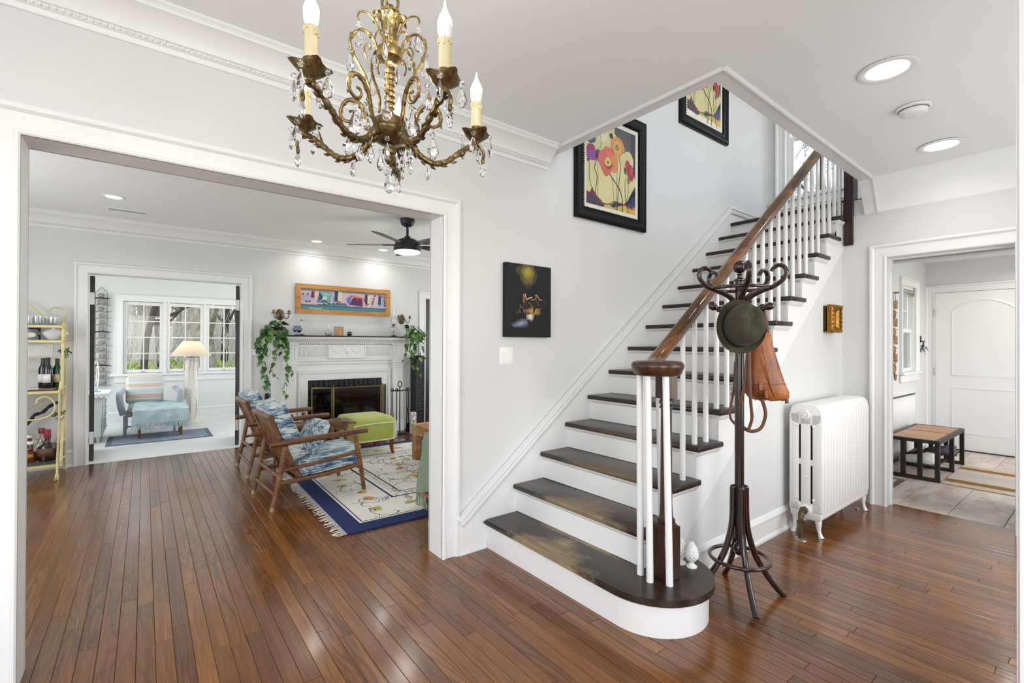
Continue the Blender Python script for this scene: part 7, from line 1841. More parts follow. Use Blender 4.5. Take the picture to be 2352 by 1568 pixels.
# ------------------------------------------------------------------ yellow metal shelf rack
YEL = plain('yellow_iron', '#d8cb94', .5, .0, var=.08, vs_=10); SHG = thin_glass('shelf_glass', (.90, .95, .93), .6)
EXR, EXL = -.668, -1.62; EYB = 6.97
ESH = (.155, .885, 1.388, 1.540); EYF = (6.50, 6.50, 6.72, 6.72)
def etagere():
    root = thing('shelf_rack', 'pale yellow wrought iron shelf rack with scrolls and glass shelves left of the sunroom doorway', 'shelf', ((EXR + EXL) / 2, 6.75, 0))
    for x, s in ((EXR, 1), (EXL, -1)):
        mb = MB(); mb.tube([(x, EYB, 0), (x, EYB, 1.56)], .009, 8); mb.lathe([(0, 0), (.025, 0), (.026, .006), (.012, .012)], (x, EYB, 0), 12); build('back_post', mb, YEL, root)
        mb = MB(); mb.tube(smoothpath([(x - .005 * s, 6.44, .075), (x - .01 * s, 6.40, .045), (x - .01 * s, 6.405, .015), (x - .008 * s, 6.44, .008), (x - .005 * s, 6.475, .02), (x - .005 * s, 6.49, .05)], 5), .009, 8); mb.lathe([(0, 0), (.02, 0), (.02, .008)], (x - .008 * s, 6.44, 0), 10)
        mb.tube(smoothpath([(x - .005 * s, 6.44, .075), (x - .01 * s, 6.48, .16), (x - .006 * s, 6.50, .35), (x, 6.51, .6), (x, 6.50, .885)], 5), .009, 8); build('front_leg', mb, YEL, root)
        mb = MB(); mb.tube(smoothpath([(x, 6.60, .10), (x, 6.64, .16), (x, 6.70, .32), (x, 6.79, .60), (x, 6.83, .72), (x, 6.82, .86), (x, 6.77, .90)], 5), .0075, 8, up=(1, 0, 0), flat=1.7); build('side_scroll', mb, YEL, root)
        mb = MB(); mb.tube(smoothpath([(x, 6.66, .97), (x, 6.60, .95), (x, 6.575, .90), (x, 6.60, .84), (x, 6.66, .83), (x, 6.685, .90), (x, 6.70, 1.05), (x, 6.715, 1.25), (x, 6.725, 1.40), (x, 6.74, 1.50), (x, 6.78, 1.555), (x, 6.84, 1.55), (x, 6.865, 1.49), (x, 6.84, 1.42), (x, 6.79, 1.42)], 5), .0075, 8, up=(1, 0, 0), flat=1.7); build('upper_scroll', mb, YEL, root)
        mb = MB(); mb.tube([(x, 6.50, .885), (x, EYB, .885)], .009, 8); mb.tube([(x, 6.50, .155), (x, EYB, .155)], .008, 8); mb.tube([(x, 6.72, 1.388), (x, EYB, 1.388)], .008, 8); build('side_bar', mb, YEL, root)
    for z, y in zip(ESH, EYF):
        mb = MB()
        for yy in (y, EYB - .01): mb.box(EXL, EXR, yy - .010, yy + .010, z - .034, z - .007, .002)
        build('shelf_bar', mb, YEL, root); mb = MB(); mb.box(EXL + .012, EXR - .012, y - .004, EYB - .012, z - .0065, z, .001); build('glass_shelf', mb, SHG, root)
    for z in (1.18, 1.06): mb = MB(); mb.tube([(EXL, EYB, z), (EXR, EYB, z)], .006, 6); build('back_bar', mb, YEL, root)
    mb = MB(); mb.tube([(EXR, EYB, .86), (-1.15, EYB, .52), (EXL, EYB, .2)], .008, 6); mb.tube([(EXL, EYB, .86), (-1.15, EYB, .52), (EXR, EYB, .2)], .008, 6); build('cross_brace', mb, YEL, root)
    mb = MB(); mb.tube(smoothpath([(-1.12, 6.50, .66), (-.98, 6.50, .62), (-.84, 6.50, .60), (-.74, 6.50, .63), (-.70, 6.50, .70), (-.715, 6.50, .78), (-.77, 6.50, .82), (-.82, 6.50, .80), (-.83, 6.50, .76)], 5), .008, 8); build('apron_scroll', mb, YEL, root)
    P = smoothpath([(-.735, EYB, 1.68), (-.75, EYB, 1.66), (-.72, EYB, 1.635), (-.675, EYB, 1.66), (-.665, EYB, 1.70), (-.70, EYB, 1.735), (-.76, EYB, 1.725), (-.785, EYB, 1.66)], 5)
    P = smoothpath([(-.75, EYB, 1.675), (-.735, EYB, 1.69), (-.755, EYB, 1.70)], 3) + smoothpath([(-.80, EYB, 1.69), (-.77, EYB, 1.725), (-.71, EYB, 1.725), (-.668, EYB, 1.68), (-.675, EYB, 1.60), (-.73, EYB, 1.558), (-.80, EYB, 1.575), (-.86, EYB, 1.65), (-.93, EYB, 1.74), (-1.02, EYB, 1.79), (-1.14, EYB, 1.80)], 5)
    mb = MB(); mb.tube(P[7:], .0075, 8, up=(0, 1, 0), flat=1.4); build('crest_scroll', mb, YEL, root)
    mb = MB(); mb.tube(smoothpath([(-.90, EYB, 1.56), (-.95, EYB, 1.63), (-1.03, EYB, 1.69), (-1.14, EYB, 1.70)], 5), .008, 8); build('crest_scroll', mb, YEL, root)
    for x in (-.78, -.93): mb = MB(); mb.tube(smoothpath([(x, 6.73, 1.36), (x, 6.73, 1.325), (x, 6.715, 1.31), (x, 6.70, 1.325)], 4), .004, 6); build('cup_hook', mb, YEL, root)
etagere()
TUMB = thin_glass('drinking_glass', (.96, .97, .97), .9, .02, .03)
gx = random.Random(2)
for i, (x, y) in enumerate(((-.75, 6.78), (-.83, 6.84), (-.86, 6.76), (-.92, 6.82), (-.79, 6.89))):
    w = .038; hgt = .085 if i != 0 else .075
    mb = MB(); mb.lathe([(0, 0), (w * .75, 0), (w, .012), (w * 1.08, hgt), (w * 1.03, hgt), (w * .92, .014), (0, .008)], (x, y, ESH[3]), 18)
    single('drinking_glass', mb, TUMB, 'clear drinking glass on the top rack shelf, ' + ('rightmost and nearest the scroll', 'behind the front row, middle of the cluster', 'in the front row, left of the gap', 'leftmost of the cluster', 'at the back beside the rightmost one')[i], 'glass', 'clear glasses on the top rack shelf', (x, y, ESH[3]))
def tureen():
    c = Vector((-.755, 6.84, ESH[2])); root = thing('tureen', 'white lidded tureen on the rack shelf below the glasses', 'tureen', c)
    mb = MB(); mb.lathe([(0, 0), (.042, 0), (.045, .008), (.06, .025), (.082, .055), (.088, .068), (.080, .068), (.055, .03), (0, .015)], c, 24); build('bowl', mb, POR, root)
    mb = MB(); mb.lathe([(.086, .069), (.075, .080), (.045, .098), (.018, .105), (.010, .112), (.014, .120), (0, .124)], c, 24); build('lid', mb, POR, root)
    for s in (-1, 1): mb = MB(); mb.tube(smoothpath([c + Vector((s * .075, 0, .062)), c + Vector((s * .105, 0, .072)), c + Vector((s * .112, 0, .060)), c + Vector((s * .08, 0, .048))], 4), .006, 7); build('handle', mb, POR, root)
tureen()
def rack_books():
    root = thing('book', 'dark illustrated book standing on the rack shelf left of the tureen', 'book', (-.92, 6.88, ESH[2]))
    mb = MB(); mb.box(-1.02, -.855, 6.895, 6.915, ESH[2], ESH[2] + .135, .001); build('cover', mb, plain('dark_book_cover', '#1c1a26', .5, var=.3, vs_=20), root)
    pr = Print(); r_ = random.Random(8)
    for i in range(14): pr.blob(r_.uniform(.01, .155), r_.uniform(.01, .10), .012, .012, r_.choice(['#5a3038', '#2f3a52', '#7a5a48', '#3a2a3a']), 1 + i % 3, 10, .3, 0, i)
    pr.build('cover_print', frame_M((-1.02, 6.8948, ESH[2]), (1, 0, 0), (0, 0, 1)), PRINTM, root, .0002)
    root = thing('glass_jar', 'small glass jar with an oval cream label in front of the dark book', 'jar', (-.90, 6.80, ESH[2]))
    mb = MB(); mb.lathe([(0, 0), (.048, 0), (.05, .006), (.05, .075), (.045, .088), (.045, .10), (0, .10)], (-.905, 6.80, ESH[2]), 20); build('jar_body', mb, plain('blue_grey_jar', '#6c7684', .25, var=.2), root)
    mb = MB(); mb.lathe([(0, 0), (.036, 0), (.034, .003), (0, .004)], (-.905, 6.750, ESH[2] + .045), 20, Matrix.Rotation(rad(90), 4, 'X'), 1, .7); build('label', mb, plain('cream_label', '#d8d2bc', .7), root)
rack_books()
def bottle(x, y, z, r, h, neck, glassc, capc, label_c, text, cat='bottle', kind='wine', liquid=None, lh=None, name='wine_bottle', cap_h=.06):
    c = Vector((x, y, z)); root = thing(name, text, cat, c, 0, 'bottles on the shelf rack')
    sh = h * .60 if kind == 'wine' else h * .58
    prof = [(0, 0), (r * .92, 0), (r, .006), (r, sh), (r * .9, sh + .025), (neck * 1.3, sh + .06), (neck, sh + .085), (neck, h - .012), (neck * 1.15, h - .012), (neck * 1.15, h), (0, h)]
    if kind == 'jug': prof = [(0, 0), (r * .85, 0), (r * .98, .012), (r, h * .36), (r * .93, h * .46), (r * .45, h * .56), (neck * 1.2, h * .61), (neck, h * .66), (neck, h), (0, h)]
    mb = MB(); mb.lathe(prof, c, 22, None, 1, .8 if kind == 'jug' else 1); build('bottle_body', mb, glassc, root)
    mb = MB(); mb.lathe([(neck * 1.2, h - cap_h), (neck * 1.22, h - .002), (neck * 1.1, h + .004), (0, h + .004)], c, 16); build('capsule', mb, capc, root)
    if label_c:
        l0, l1 = lh or (sh * .30, sh * .78); th_ = rad(75); a0 = math.atan2(-_F.y, -_F.x)
        mb = MB(); sy = .8 if kind == 'jug' else 1
        vv = [[mb.bm.verts.new(c + Vector(((r + .0008) * cos(a), (r + .0008) * sy * sin(a), q))) for q in (l0, l1)] for a in [a0 - th_ + 2 * th_ * i / 12 for i in range(13)]]
        mb._fin([mb.bm.faces.new((vv[i][0], vv[i + 1][0], vv[i + 1][1], vv[i][1])) for i in range(12)])
        o = build('label', mb, label_c, root, recalc=False); md = o.modifiers.new('t', 'SOLIDIFY'); md.thickness = .0006; md.offset = 1
    return root
BKG = plain('dark_wine_glass', '#0e1322', .06, Coat_Weight=.6, bump=0); GRG = plain('green_bottle_glass', '#14451f', .06, Coat_Weight=.6, bump=0); AMB = plain('amber_spirit_glass', '#5a2c12', .08, Coat_Weight=.6, bump=0); DKA = plain('dark_bourbon_glass', '#1c0d0c', .05, Coat_Weight=.7, bump=0)
LBW = plain('white_paper_label', (.78, .77, .74), .7); LBC = plain('cream_paper_label', '#cfc3a0', .7); RWX = plain('red_wax', '#8e1526', .35, var=.15); BLC = plain('black_capsule', '#17151c', .4); PLC = plain('plum_capsule', '#3d1626', .4); SLC = plain('silver_cap', (.62, .62, .62), .3, .9); ORL = plain('orange_label', '#b87f2a', .6); BRL = plain('brown_label', '#6a4a34', .6); PKL = plain('purple_label', '#8a1f5a', .5)
z1, z0 = ESH[1], ESH[0]
bottle(-.778, 6.74, z1 + .006, .038, .305, .0145, BKG, BLC, LBW, 'tall dark wine bottle with a white label, in front on the middle rack shelf')
bottle(-.825, 6.83, z1 + .006, .037, .300, .0145, BKG, plain('lime_band_capsule', '#2c3a24', .4), LBW, 'dark wine bottle half hidden behind the white labelled bottle')
bottle(-.715, 6.80, z1 + .006, .038, .295, .0145, GRG, PLC, LBC, 'green wine bottle with a cream label beside the rack post')
bottle(-.775, 6.72, z0, .078, .31, .022, DKA, RWX, BRL, 'dark bourbon bottle with red wax neck on the bottom rack shelf', kind='jug', name='bourbon_bottle', lh=(.05, .13), cap_h=.09)
bottle(-.835, 6.86, z0, .072, .31, .022, thin_glass('pale_bottle_glass', (.85, .83, .76), .8, .02, .08), RWX, LBC, 'pale glass bottle with red cap behind the dark bourbon bottle', kind='jug', name='spirit_bottle', lh=(.05, .13), cap_h=.05)
bottle(-.905, 6.72, z0, .055, .205, .026, AMB, SLC, ORL, 'short amber spirit bottle with orange label at the left of the bottom shelf', kind='jug', name='spirit_bottle', lh=(.045, .085), cap_h=.03)
bottle(-.93, 6.86, z0, .055, .25, .024, AMB, SLC, None, 'amber spirit bottle behind the orange labelled one', kind='jug', name='spirit_bottle', cap_h=.03)
bottle(-.700, 6.88, z0, .045, .25, .018, thin_glass('clear_bottle_glass', (.85, .82, .86), .8, .02, .08), SLC, PKL, 'clear bottle with a purple label at the right rear of the bottom shelf', kind='wine', name='spirit_bottle', lh=(.05, .15), cap_h=.03)
mb = MB(); mb.box(-1.25, -.715, 6.54, 6.86, z1 + .0005, z1 + .005, .001)
for k in range(26): mb.sphere((-1.24 + .0205 * k, 6.54, z1 + .003), .008, 1, 1, .35, 6)
single('place_mat', mb, plain('coral_woven_mat', '#a2775c', .9, var=.2, vs_=60, bump=.5, bs=200), 'brown woven place mat with a scalloped edge under the wine bottles', 'mat', None, (-.98, 6.7, z1))
def napkin():
    mb = MB(); r_ = random.Random(3); mb.grid(lambda u, v: Vector((-1.02 + .19 * u, 6.55 + .13 * v, z1 + .0135 + .010 * sin(u * 5 + v * 3) * sin(v * 4))), 12, 10); o = build('napkin', mb, plain('white_linen', (.8, .8, .8), .9)); md = o.modifiers.new('t', 'SOLIDIFY'); md.thickness = .003
    tag(o, 'crumpled white napkin at the left of the middle rack shelf', 'napkin')
napkin()
def stick():
    mb = MB(); P = smoothpath([(-1.10, 6.93, .38), (-1.0, 6.93, .47), (-.93, 6.93, .54), (-.90, 6.93, .60), (-.84, 6.93, .625), (-.79, 6.93, .68), (-.73, 6.93, .72)], 6)
    mb.tube(P, [.012 + .006 * abs(sin(k * .55)) for k in range(len(P))], 8); mb.sphere(P[-1], .015, seg=8); single('twisted_stick', mb, plain('black_twisted_wood', '#22202a', .6, var=.3, vs_=40, bump=.6, bs=80), 'black twisted stick leaning across the wall behind the rack', 'stick')
stick()
def clip_plant(c, cols, label):
    c = Vector(c); root = thing('clip_planter', label, 'potted plant', c, 0, 'clip-on plants on the rack post'); PT = thin_glass('planter_glass', (.9, .93, .95), .7, .02, .12)
    mb = MB(); mb.lathe([(0, -.045), (.02, -.045), (.034, -.03), (.04, 0), (.037, 0), (.030, -.028), (0, -.04)], c, 16); build('pot', mb, PT, root)
    r_ = random.Random(len(label)); ms = [plain('sprig_' + k[1:], k, .7, var=.2) for k in cols]; first = {}
    for i in range(46):
        a, e, R_ = r_.uniform(0, 6.28), r_.uniform(-.15, 1.3), r_.uniform(.02, .058); p = Vector((R_ * cos(a) * cos(e), R_ * sin(a) * cos(e), .012 + R_ * sin(e)))
        k = i % len(ms)
        if k not in first: mb = MB(); mb.lathe([(0, -.012), (.006, -.004), (.007, .003), (0, .012)], (0, 0, 0), 6, None, 1, .45); o = build('leaf', mb, ms[k], root, local=True); first[k] = o
        else: o = inst(first[k], root)
        o.location = p; o.rotation_euler = (r_.uniform(-1, 1), r_.uniform(-1, 1), a)
clip_plant((-.655, 6.78, 1.235), ['#3f5a48', '#6a8472', '#2c4232'], 'small grey green plant in a clip-on pot high on the rack post')
clip_plant((-.68, 6.64, .605), ['#5c2a34', '#5f7440', '#a8a878', '#3a4a2a'], 'small red and green plant in a clip-on pot low on the rack post')
a, b_ = on_y(78, 800, YF), on_y(122, 828, YF); switch(a.x - .12, b_.x, 1.205, 1.335, YF, 4, 'white four-gang switch plate on the wall behind the rack')

# ------------------------------------------------------------------ sunroom
WICK = plain('blue_grey_wicker', '#a9b1b9', .75, var=.2, vs_=60, bump=.6, bs=140)
def stripe_mat():
    b = NB('striped_cushion'); sp = b.n('ShaderNodeSeparateXYZ'); b.l(b.coord('Object'), sp.inputs[0]); r = b.n('ShaderNodeValToRGB'); r.color_ramp.interpolation = 'CONSTANT'; e = r.color_ramp.elements
    st = [(0, '#b4c6ca'), (.17, '#e6e3dc'), (.20, '#d3c0b0'), (.36, '#e8e5de'), (.39, '#c9d3d3'), (.55, '#e8e5de'), (.58, '#d3c0b0'), (.72, '#e8e5de'), (.76, '#ccd5d4'), (.90, '#dccdbf')]
    while len(e) < len(st): e.new(.5)
    for q, (p, c) in zip(e, st): q.position = p; q.color = c4(c)
    b.l(b.math('DIVIDE', b.math('SUBTRACT', sp.outputs[2], .40), .44), r.inputs[0]); return b.pbr(r.outputs[0], .9, 0, b.bump(b.noise(b.coord(), 200, 2), .3, .003))
STRP = stripe_mat()
def wicker_chair():
    x0, x1, y0, y1 = -.27, .43, 8.93, 9.70; root = thing('wicker_armchair', 'grey blue wicker armchair with a striped cushion in the sunroom', 'armchair', ((x0 + x1) / 2, (y0 + y1) / 2, 0))
    mb = MB(); mb.box(x0 + .06, x1 - .06, y0 + .02, y1 - .05, .26, .31, .01); build('seat_base', mb, WICK, root)
    mb = MB(); mb.cbox((.08, 9.28, .365), (.54, .62, .11), (0, 0, 0), .04, 3); build('seat_cushion', mb, plain('pale_cushion', '#d8d0c6', .9, bump=.2), root)
    mb = MB(); M = Matrix.Translation((-.0 + .0, 9.50, .62)) @ Euler((rad(-12), 0, 0)).to_matrix().to_4x4(); mb.box(-.225, .245, -.07, .07, -.215, .215, .045, 3, M); build('back_cushion', mb, STRP, root)
    mb = MB(); M = Matrix.Translation((.03, 9.63, .56)) @ Euler((rad(-10), 0, 0)).to_matrix().to_4x4(); mb.box(-.22, .22, -.02, .02, -.3, .20, .02, 2, M); build('backrest', mb, WICK, root)
    for x, s in ((x0, -1), (x1, 1)):
        mb = MB(); mb.tube(smoothpath([(x - s * .03, y0 + .01, .30), (x, y0 - .01, .44), (x + s * .012, y0, .56), (x + s * .01, y0 + .05, .615), (x, y0 + .3, .60), (x - s * .02, y1 - .1, .62)], 5), .028, 9, up=(1, 0, 0), flat=1.5)
        mb.grid(lambda u, v: Vector((x + s * .006, y0 + .03 + u * .6, .28 + v * .31)), 6, 4); build('arm', mb, WICK, root)
    for x in (x0 + .05, x1 - .05):
        for y in (y0 + .03, y1 - .08): mb = MB(); mb.tube([(x, y, 0), (x, y, .28)], .022, 9); build('leg', mb, WICK, root)
    mb = MB(); mb.tube([(x0 + .05, y0 + .03, .12), (x0 + .05, y1 - .08, .12)], .012, 8); mb.tube([(x0 + .05, y0 + .03, .12), (x1 - .05, y0 + .03, .12)], .012, 8); build('stretcher', mb, WICK, root)
wicker_chair()
def ottoman():
    x0, x1, y0, y1 = -.11, .50, 8.42, 8.86; root = thing('ottoman', 'low blue ottoman on brown legs in front of the wicker armchair', 'ottoman', ((x0 + x1) / 2, (y0 + y1) / 2, 0))
    mb = MB(); mb.box(x0, x1, y0, y1, .17, .40, .06, 4); build('cushion', mb, plain('ottoman_blue', '#5d86a0', .9, bump=.3, bs=200), root)
    BL = wood('ottoman_leg_wood', '#4a2012', '#7a3c22', '#96542f', 9, 2, .4)
    for x in (x0 + .06, x1 - .07):
        for y in (y0 + .05, y1 - .05): mb = MB(); mb.tube([(x, y, .004), (x, y, .19)], [.020, .032], 4); build('leg', mb, BL, root)
    b = NB('aqua_waffle_weave'); v = b.coord('Object', (1, 1, 1)); ck = b.n('ShaderNodeTexVoronoi'); ck.inputs['Scale'].default_value = 70; b.l(v, ck.inputs['Vector']); n = b.noise(v, 8, 4)
    AQ = b.pbr(b.ramp(n, [(.3, '#a4c3c8'), (.55, '#c2d6d8'), (.75, '#e6ebe8')]), .95, 0, b.bump(ck.outputs['Distance'], .6, .006))
    mb = MB()
    def fn(u, v):
        t = v * 1.05; x = x0 - .02 + (x1 - x0 + .04) * u
        if t < .55: return Vector((x, 9.24 - .84 * t / .55 , .418 + .01 * sin(u * 8 + t * 5) + (.025 * (1 - t / .55))))
        k = (t - .55) / .5; return Vector((x + .008 * sin(k * 6 + u * 11), 8.40 - .022 * sin(k * 1.6) - .01 * sin(u * 14) * k, .41 - .19 * k))
    mb.grid(fn, 30, 26); o = build('throw_blanket', mb, AQ); md = o.modifiers.new('t', 'SOLIDIFY'); md.thickness = .012; tag(o, 'aqua fringed throw spread over the ottoman in the sunroom', 'throw blanket')
    mb = MB(); r_ = random.Random(4)
    for i in range(58):
        p = fn(i / 57, 1.0) + Vector((0, -.004, 0)); mb.tube([p, p + Vector((r_.uniform(-.006, .006), -.004, -.04)), p + Vector((r_.uniform(-.01, .01), r_.uniform(-.008, .004), -.085))], [.006, .005, .003], 5)
    f = build('fringe', mb, AQ, o); f['kind'] = 'stuff'
ottoman()
mb = MB(); mb.box(-.40, .80, 8.10, 8.92, .001, .006, .001)
rr = thing('runner_rug', 'thin blue grey bordered rug on the white sunroom floor', 'rug', (.2, 8.5, 0)); rr.rotation_euler = (0, 0, 0)
build('border', mb, plain('rug_border_blue', '#6a7586', .95, var=.1, bump=.3, bs=200), rr)
mb = MB(); mb.box(-.34, .74, 8.16, 8.86, .0055, .0072); build('rug_field', mb, plain('rug_field_blue', '#8a97a6', .95, var=.25, vs_=12, bump=.3, bs=200), rr)
def floor_lamp():
    c = Vector((.62, 9.62, 0)); root = thing('floor_lamp', 'lit floor lamp with a carved white column and cream shade in the sunroom', 'floor lamp', c); ST = plain('carved_white_column', '#e0dbd0', .7, var=.08, vs_=25, bump=.5, bs=50)
    mb = MB(); prof = [(0, 0), (.155, 0), (.16, .02), (.14, .04), (.10, .05), (.09, .07)] + [(.088 + .010 * abs(sin(k * 1.3)), .08 + k * .05) for k in range(20)] + [(.085, 1.08), (.10, 1.10), (.095, 1.115), (.02, 1.12), (.012, 1.16), (0, 1.16)]
    mb.lathe(prof, c, 20); build('column', mb, ST, root)
    mb = MB()
    for k in range(7): a = k * .9; mb.tube([c + Vector(((.092 + .01 * sin(t * 9)) * cos(a + .25 * sin(t * 6)), (.092 + .01 * sin(t * 9)) * sin(a + .25 * sin(t * 6)), .08 + t)) for t in [i / 14 for i in range(15)]], .010, 6)
    build('bark_relief', mb, ST, root)
    b = NB('lit_lamp_shade'); d = b.n('ShaderNodeBsdfTranslucent'); d.inputs[0].default_value = (.85, .78, .66, 1); df = b.n('ShaderNodeBsdfDiffuse'); df.inputs[0].default_value = (.86, .82, .74, 1); mx = b.n('ShaderNodeMixShader'); mx.inputs[0].default_value = .45; b.l(df.outputs[0], mx.inputs[1]); b.l(d.outputs[0], mx.inputs[2]); b.l(mx.outputs[0], b.out.inputs[0])
    mb = MB(); mb.lathe([(.29, 1.135), (.12, 1.385), (.118, 1.385), (.287, 1.135)], c, 32); sh = build('lamp_shade', mb, b.m, root)
    mb = MB(); mb.sphere(c + Vector((0, 0, 1.24)), .03, seg=12); build('bulb', mb, emit('warm_bulb', (1, .82, .58), 25), root)
    l = bpy.data.lights.new('sunroom_lamp_light', 'POINT'); l.energy = 5; l.shadow_soft_size = .035; l.color = (1, .80, .55); o = bpy.data.objects.new('sunroom_lamp_light', l); COL.objects.link(o); o.location = c + Vector((0, 0, 1.30)); o['kind'] = 'helper'
floor_lamp()
def dresser():
    x0, x1, y0, y1, h = -1.15, -.45, 8.45, 9.15, .655; root = thing('dresser', 'low white dresser under a scalloped cloth at the left of the sunroom', 'dresser', ((x0 + x1) / 2, (y0 + y1) / 2, 0)); DP = plain('dresser_paint', '#d2d6d4', .5, var=.03)
    mb = MB(); mb.box(x0, x1, y0, y1, .08, h, .01); build('body', mb, DP, root)
    for k in range(3): mb = MB(); mb.box(x1 - .002, x1 + .014, y0 + .03, y1 - .03, .11 + k * .18, .27 + k * .18, .004); d = build('drawer', mb, DP, root); mb = MB(); mb.sphere((x1 + .026, (y0 + y1) / 2, .19 + k * .18), .015, seg=10); build('knob', mb, POR, d)
    for x in (x0 + .04, x1 - .04):
        for y in (y0 + .04, y1 - .04): mb = MB(); mb.tube([(x, y, 0), (x, y, .09)], [.015, .025], 8); build('leg', mb, DP, root)
    mb = MB(); mb.box(x0 - .03, x1 + .07, y0 - .04, y1 + .04, h, h + .008, .003); 
    n = 16
    for k in range(n): y = y0 - .04 + (y1 - y0 + .08) * (k + .5) / n; mb.lathe([(0, 0), (.024, 0), (.024, .003), (0, .003)], (x1 + .068, y, h - .012), 10, Matrix.Rotation(rad(90), 4, 'Y'), 1.4, 1)
    for k in range(n): x = x0 - .03 + (x1 - x0 + .10) * (k + .5) / n; mb.lathe([(0, 0), (.024, 0), (.024, .003), (0, .003)], (x, y0 - .040, h - .012), 10, Matrix.Rotation(rad(90), 4, 'X'), 1, 1.4)
    single('scalloped_cloth', mb, plain('white_cotton', (.84, .84, .83), .85), 'white cloth with a scalloped hem on the sunroom dresser', 'cloth', None, (x0 + .3, y0 + .3, h))
    c = Vector((on_y(221, 870, 8.8).x, 8.80, h + .008)); root = thing('wire_ornament', 'white openwork oval ornament standing on the sunroom dresser', 'ornament', c); WM = plain('white_wire', (.86, .86, .85), .4)
    mb = MB(); mb.tube([c + Vector((.0, 0, .24)) + Vector((.02 * cos(t), .11 * cos(t), .19 * sin(t))) + Vector((0, 0, 0)) for t in [2 * pi * k / 26 for k in range(26)]], .007, 7, closed=True); build('rim', mb, WM, root)
    for k in range(5): mb = MB(); mb.tube(smoothpath([c + Vector((0, -.09 + .02 * k, .12 + .05 * k)), c + Vector((.01, .02 * (k % 3 - 1), .18 + .04 * k)), c + Vector((0, .09 - .01 * k, .14 + .055 * k))], 4), .005, 6); build('wire', mb, WM, root)
    mb = MB(); mb.lathe([(0, 0), (.05, 0), (.05, .012), (.01, .02), (.008, .06)], c, 14); build('stand', mb, plain('pale_blue_stand', '#8fb0c0', .5), root)
dresser()
def bone_hanging():
    y = SY1 - .03; a, b_ = on_y(237, 662, y), on_y(234, 886, y); root = thing('driftwood_hanging', 'long grey driftwood ladder hanging on the sunroom wall left of the window', 'wall hanging', (a.x, y, a.z)); GW = plain('weathered_driftwood', '#8b8984', .9, var=.3, vs_=30, bump=.6, bs=80); DK = plain('charred_twig', '#2c2a2a', .9)
    x = a.x - .02; z = a.z - .06; r_ = random.Random(4)
    mb = MB(); mb.tube([(x - .06, y, z), (x, y, a.z + .02), (x + .06, y, z)], .006, 6); build('hanging_cord', mb, GW, root)
    for s in (-.075, .075): mb = MB(); mb.tube([(x + s, y - .01, z), (x + s * .9, y - .01, (z + b_.z) / 2), (x + s * .8, y - .01, b_.z)], .008, 6); build('rope_rail', mb, GW, root)
    n = 14
    for k in range(n):
        zz = z - (z - b_.z) * (k + .5) / n; mb = MB(); mb.cbox((x + r_.uniform(-.008, .008), y - .015, zz), (r_.uniform(.07, .12), .025, (z - b_.z) / n * r_.uniform(.5, .75)), (0, 0, r_.uniform(-.1, .1)), .012); build('driftwood_piece', mb, GW, root)
        mb = MB(); mb.tube(smoothpath([(x - .08, y - .02, zz - .05), (x, y - .03, zz - .045), (x + .07, y - .02, zz - .05), (x + r_.uniform(.11, .14), y - .03, zz - .05 + r_.uniform(-.015, .025))], 4), [.011] * 9 + [.008, .006, .005, .004], 6); build('twig', mb, DK if k % 5 == 0 else GW, root)
bone_hanging()
# ------------------------------------------------------------------ outdoors
BARK = plain('grey_bark', '#7c7670', .95, var=.4, vs_=8, bump=.6, bs=20); BARK2 = plain('dark_bark', '#3b3531', .95, var=.4, vs_=8, bump=.6, bs=20); TWIG = plain('bare_twigs', '#a19d9a', .95, var=.2)
def tree_mb(base, h, r, seed, lean=0.0, levels=3, spread=.5, first=.35, n_br=9):
    r_ = random.Random(seed); mb = MB(); base = Vector(base)
    def branch(p, d, L, rad_, lev):
        n = 6; pts = [p.copy()]; d = d.normalized()
        for i in range(n):
            d = (d + Vector((r_.uniform(-.14, .14), r_.uniform(-.14, .14), r_.uniform(-.04, .10)))).normalized(); pts.append(pts[-1] + d * L / n)
        mb.tube(pts, [max(.004, rad_ * (1 - .8 * i / n)) for i in range(n + 1)], 7 if lev == 0 else (5 if lev == 1 else 3), cap=False)
        if lev < levels:
            for k in range(n_br if lev == 0 else 6):
                t = r_.uniform(first if lev == 0 else .2, 1); i = min(n - 1, int(t * n)); q = pts[i].lerp(pts[i + 1], t * n - i)
                az = r_.uniform(0, 2 * pi); dd = (d * r_.uniform(.3, .8) + Vector((cos(az), sin(az), r_.uniform(-.1, .5))) * spread * 1.6).normalized()
                branch(q, dd, L * r_.uniform(.28, .48), max(.006, rad_ * (1 - .7 * t) * .45), lev + 1)
    branch(base, Vector((lean, r_.uniform(-.05, .05), 1)), h, r, 0); return mb
def ground_z(x, y): return -.25 + .78 * min(1, max(0, (y - 11) / 9)) + .05 * sin(x * .7) * cos(y * .4)
b = NB('spring_grass'); n = b.noise(b.coord('Object', (1, 1, 1)), 1.2, 6, .7); n2 = b.noise(b.coord(), 40, 4)
GRASS = b.pbr(b.ramp(b.math('ADD', b.math('MULTIPLY', n, .6), b.math('MULTIPLY', n2, .4)), [(.35, '#66792e'), (.5, '#93aa44'), (.65, '#bccb6c')]), .95, 0, b.bump(n2, .6, .03))
mb = MB(); mb.grid(lambda u, v: (lambda x, y: Vector((x, y, ground_z(x, y))))(-40 + 80 * u, 10.3 + 65 * v), 60, 60); g = build('ground_outside', mb, GRASS); g['kind'] = 'structure'
mb = MB(); mb.grid(lambda u, v: Vector((6.2 + 60 * u, -30 + 40.3 * v, -.35)), 8, 8); g = build('ground_outside_east', mb, GRASS); g['kind'] = 'structure'
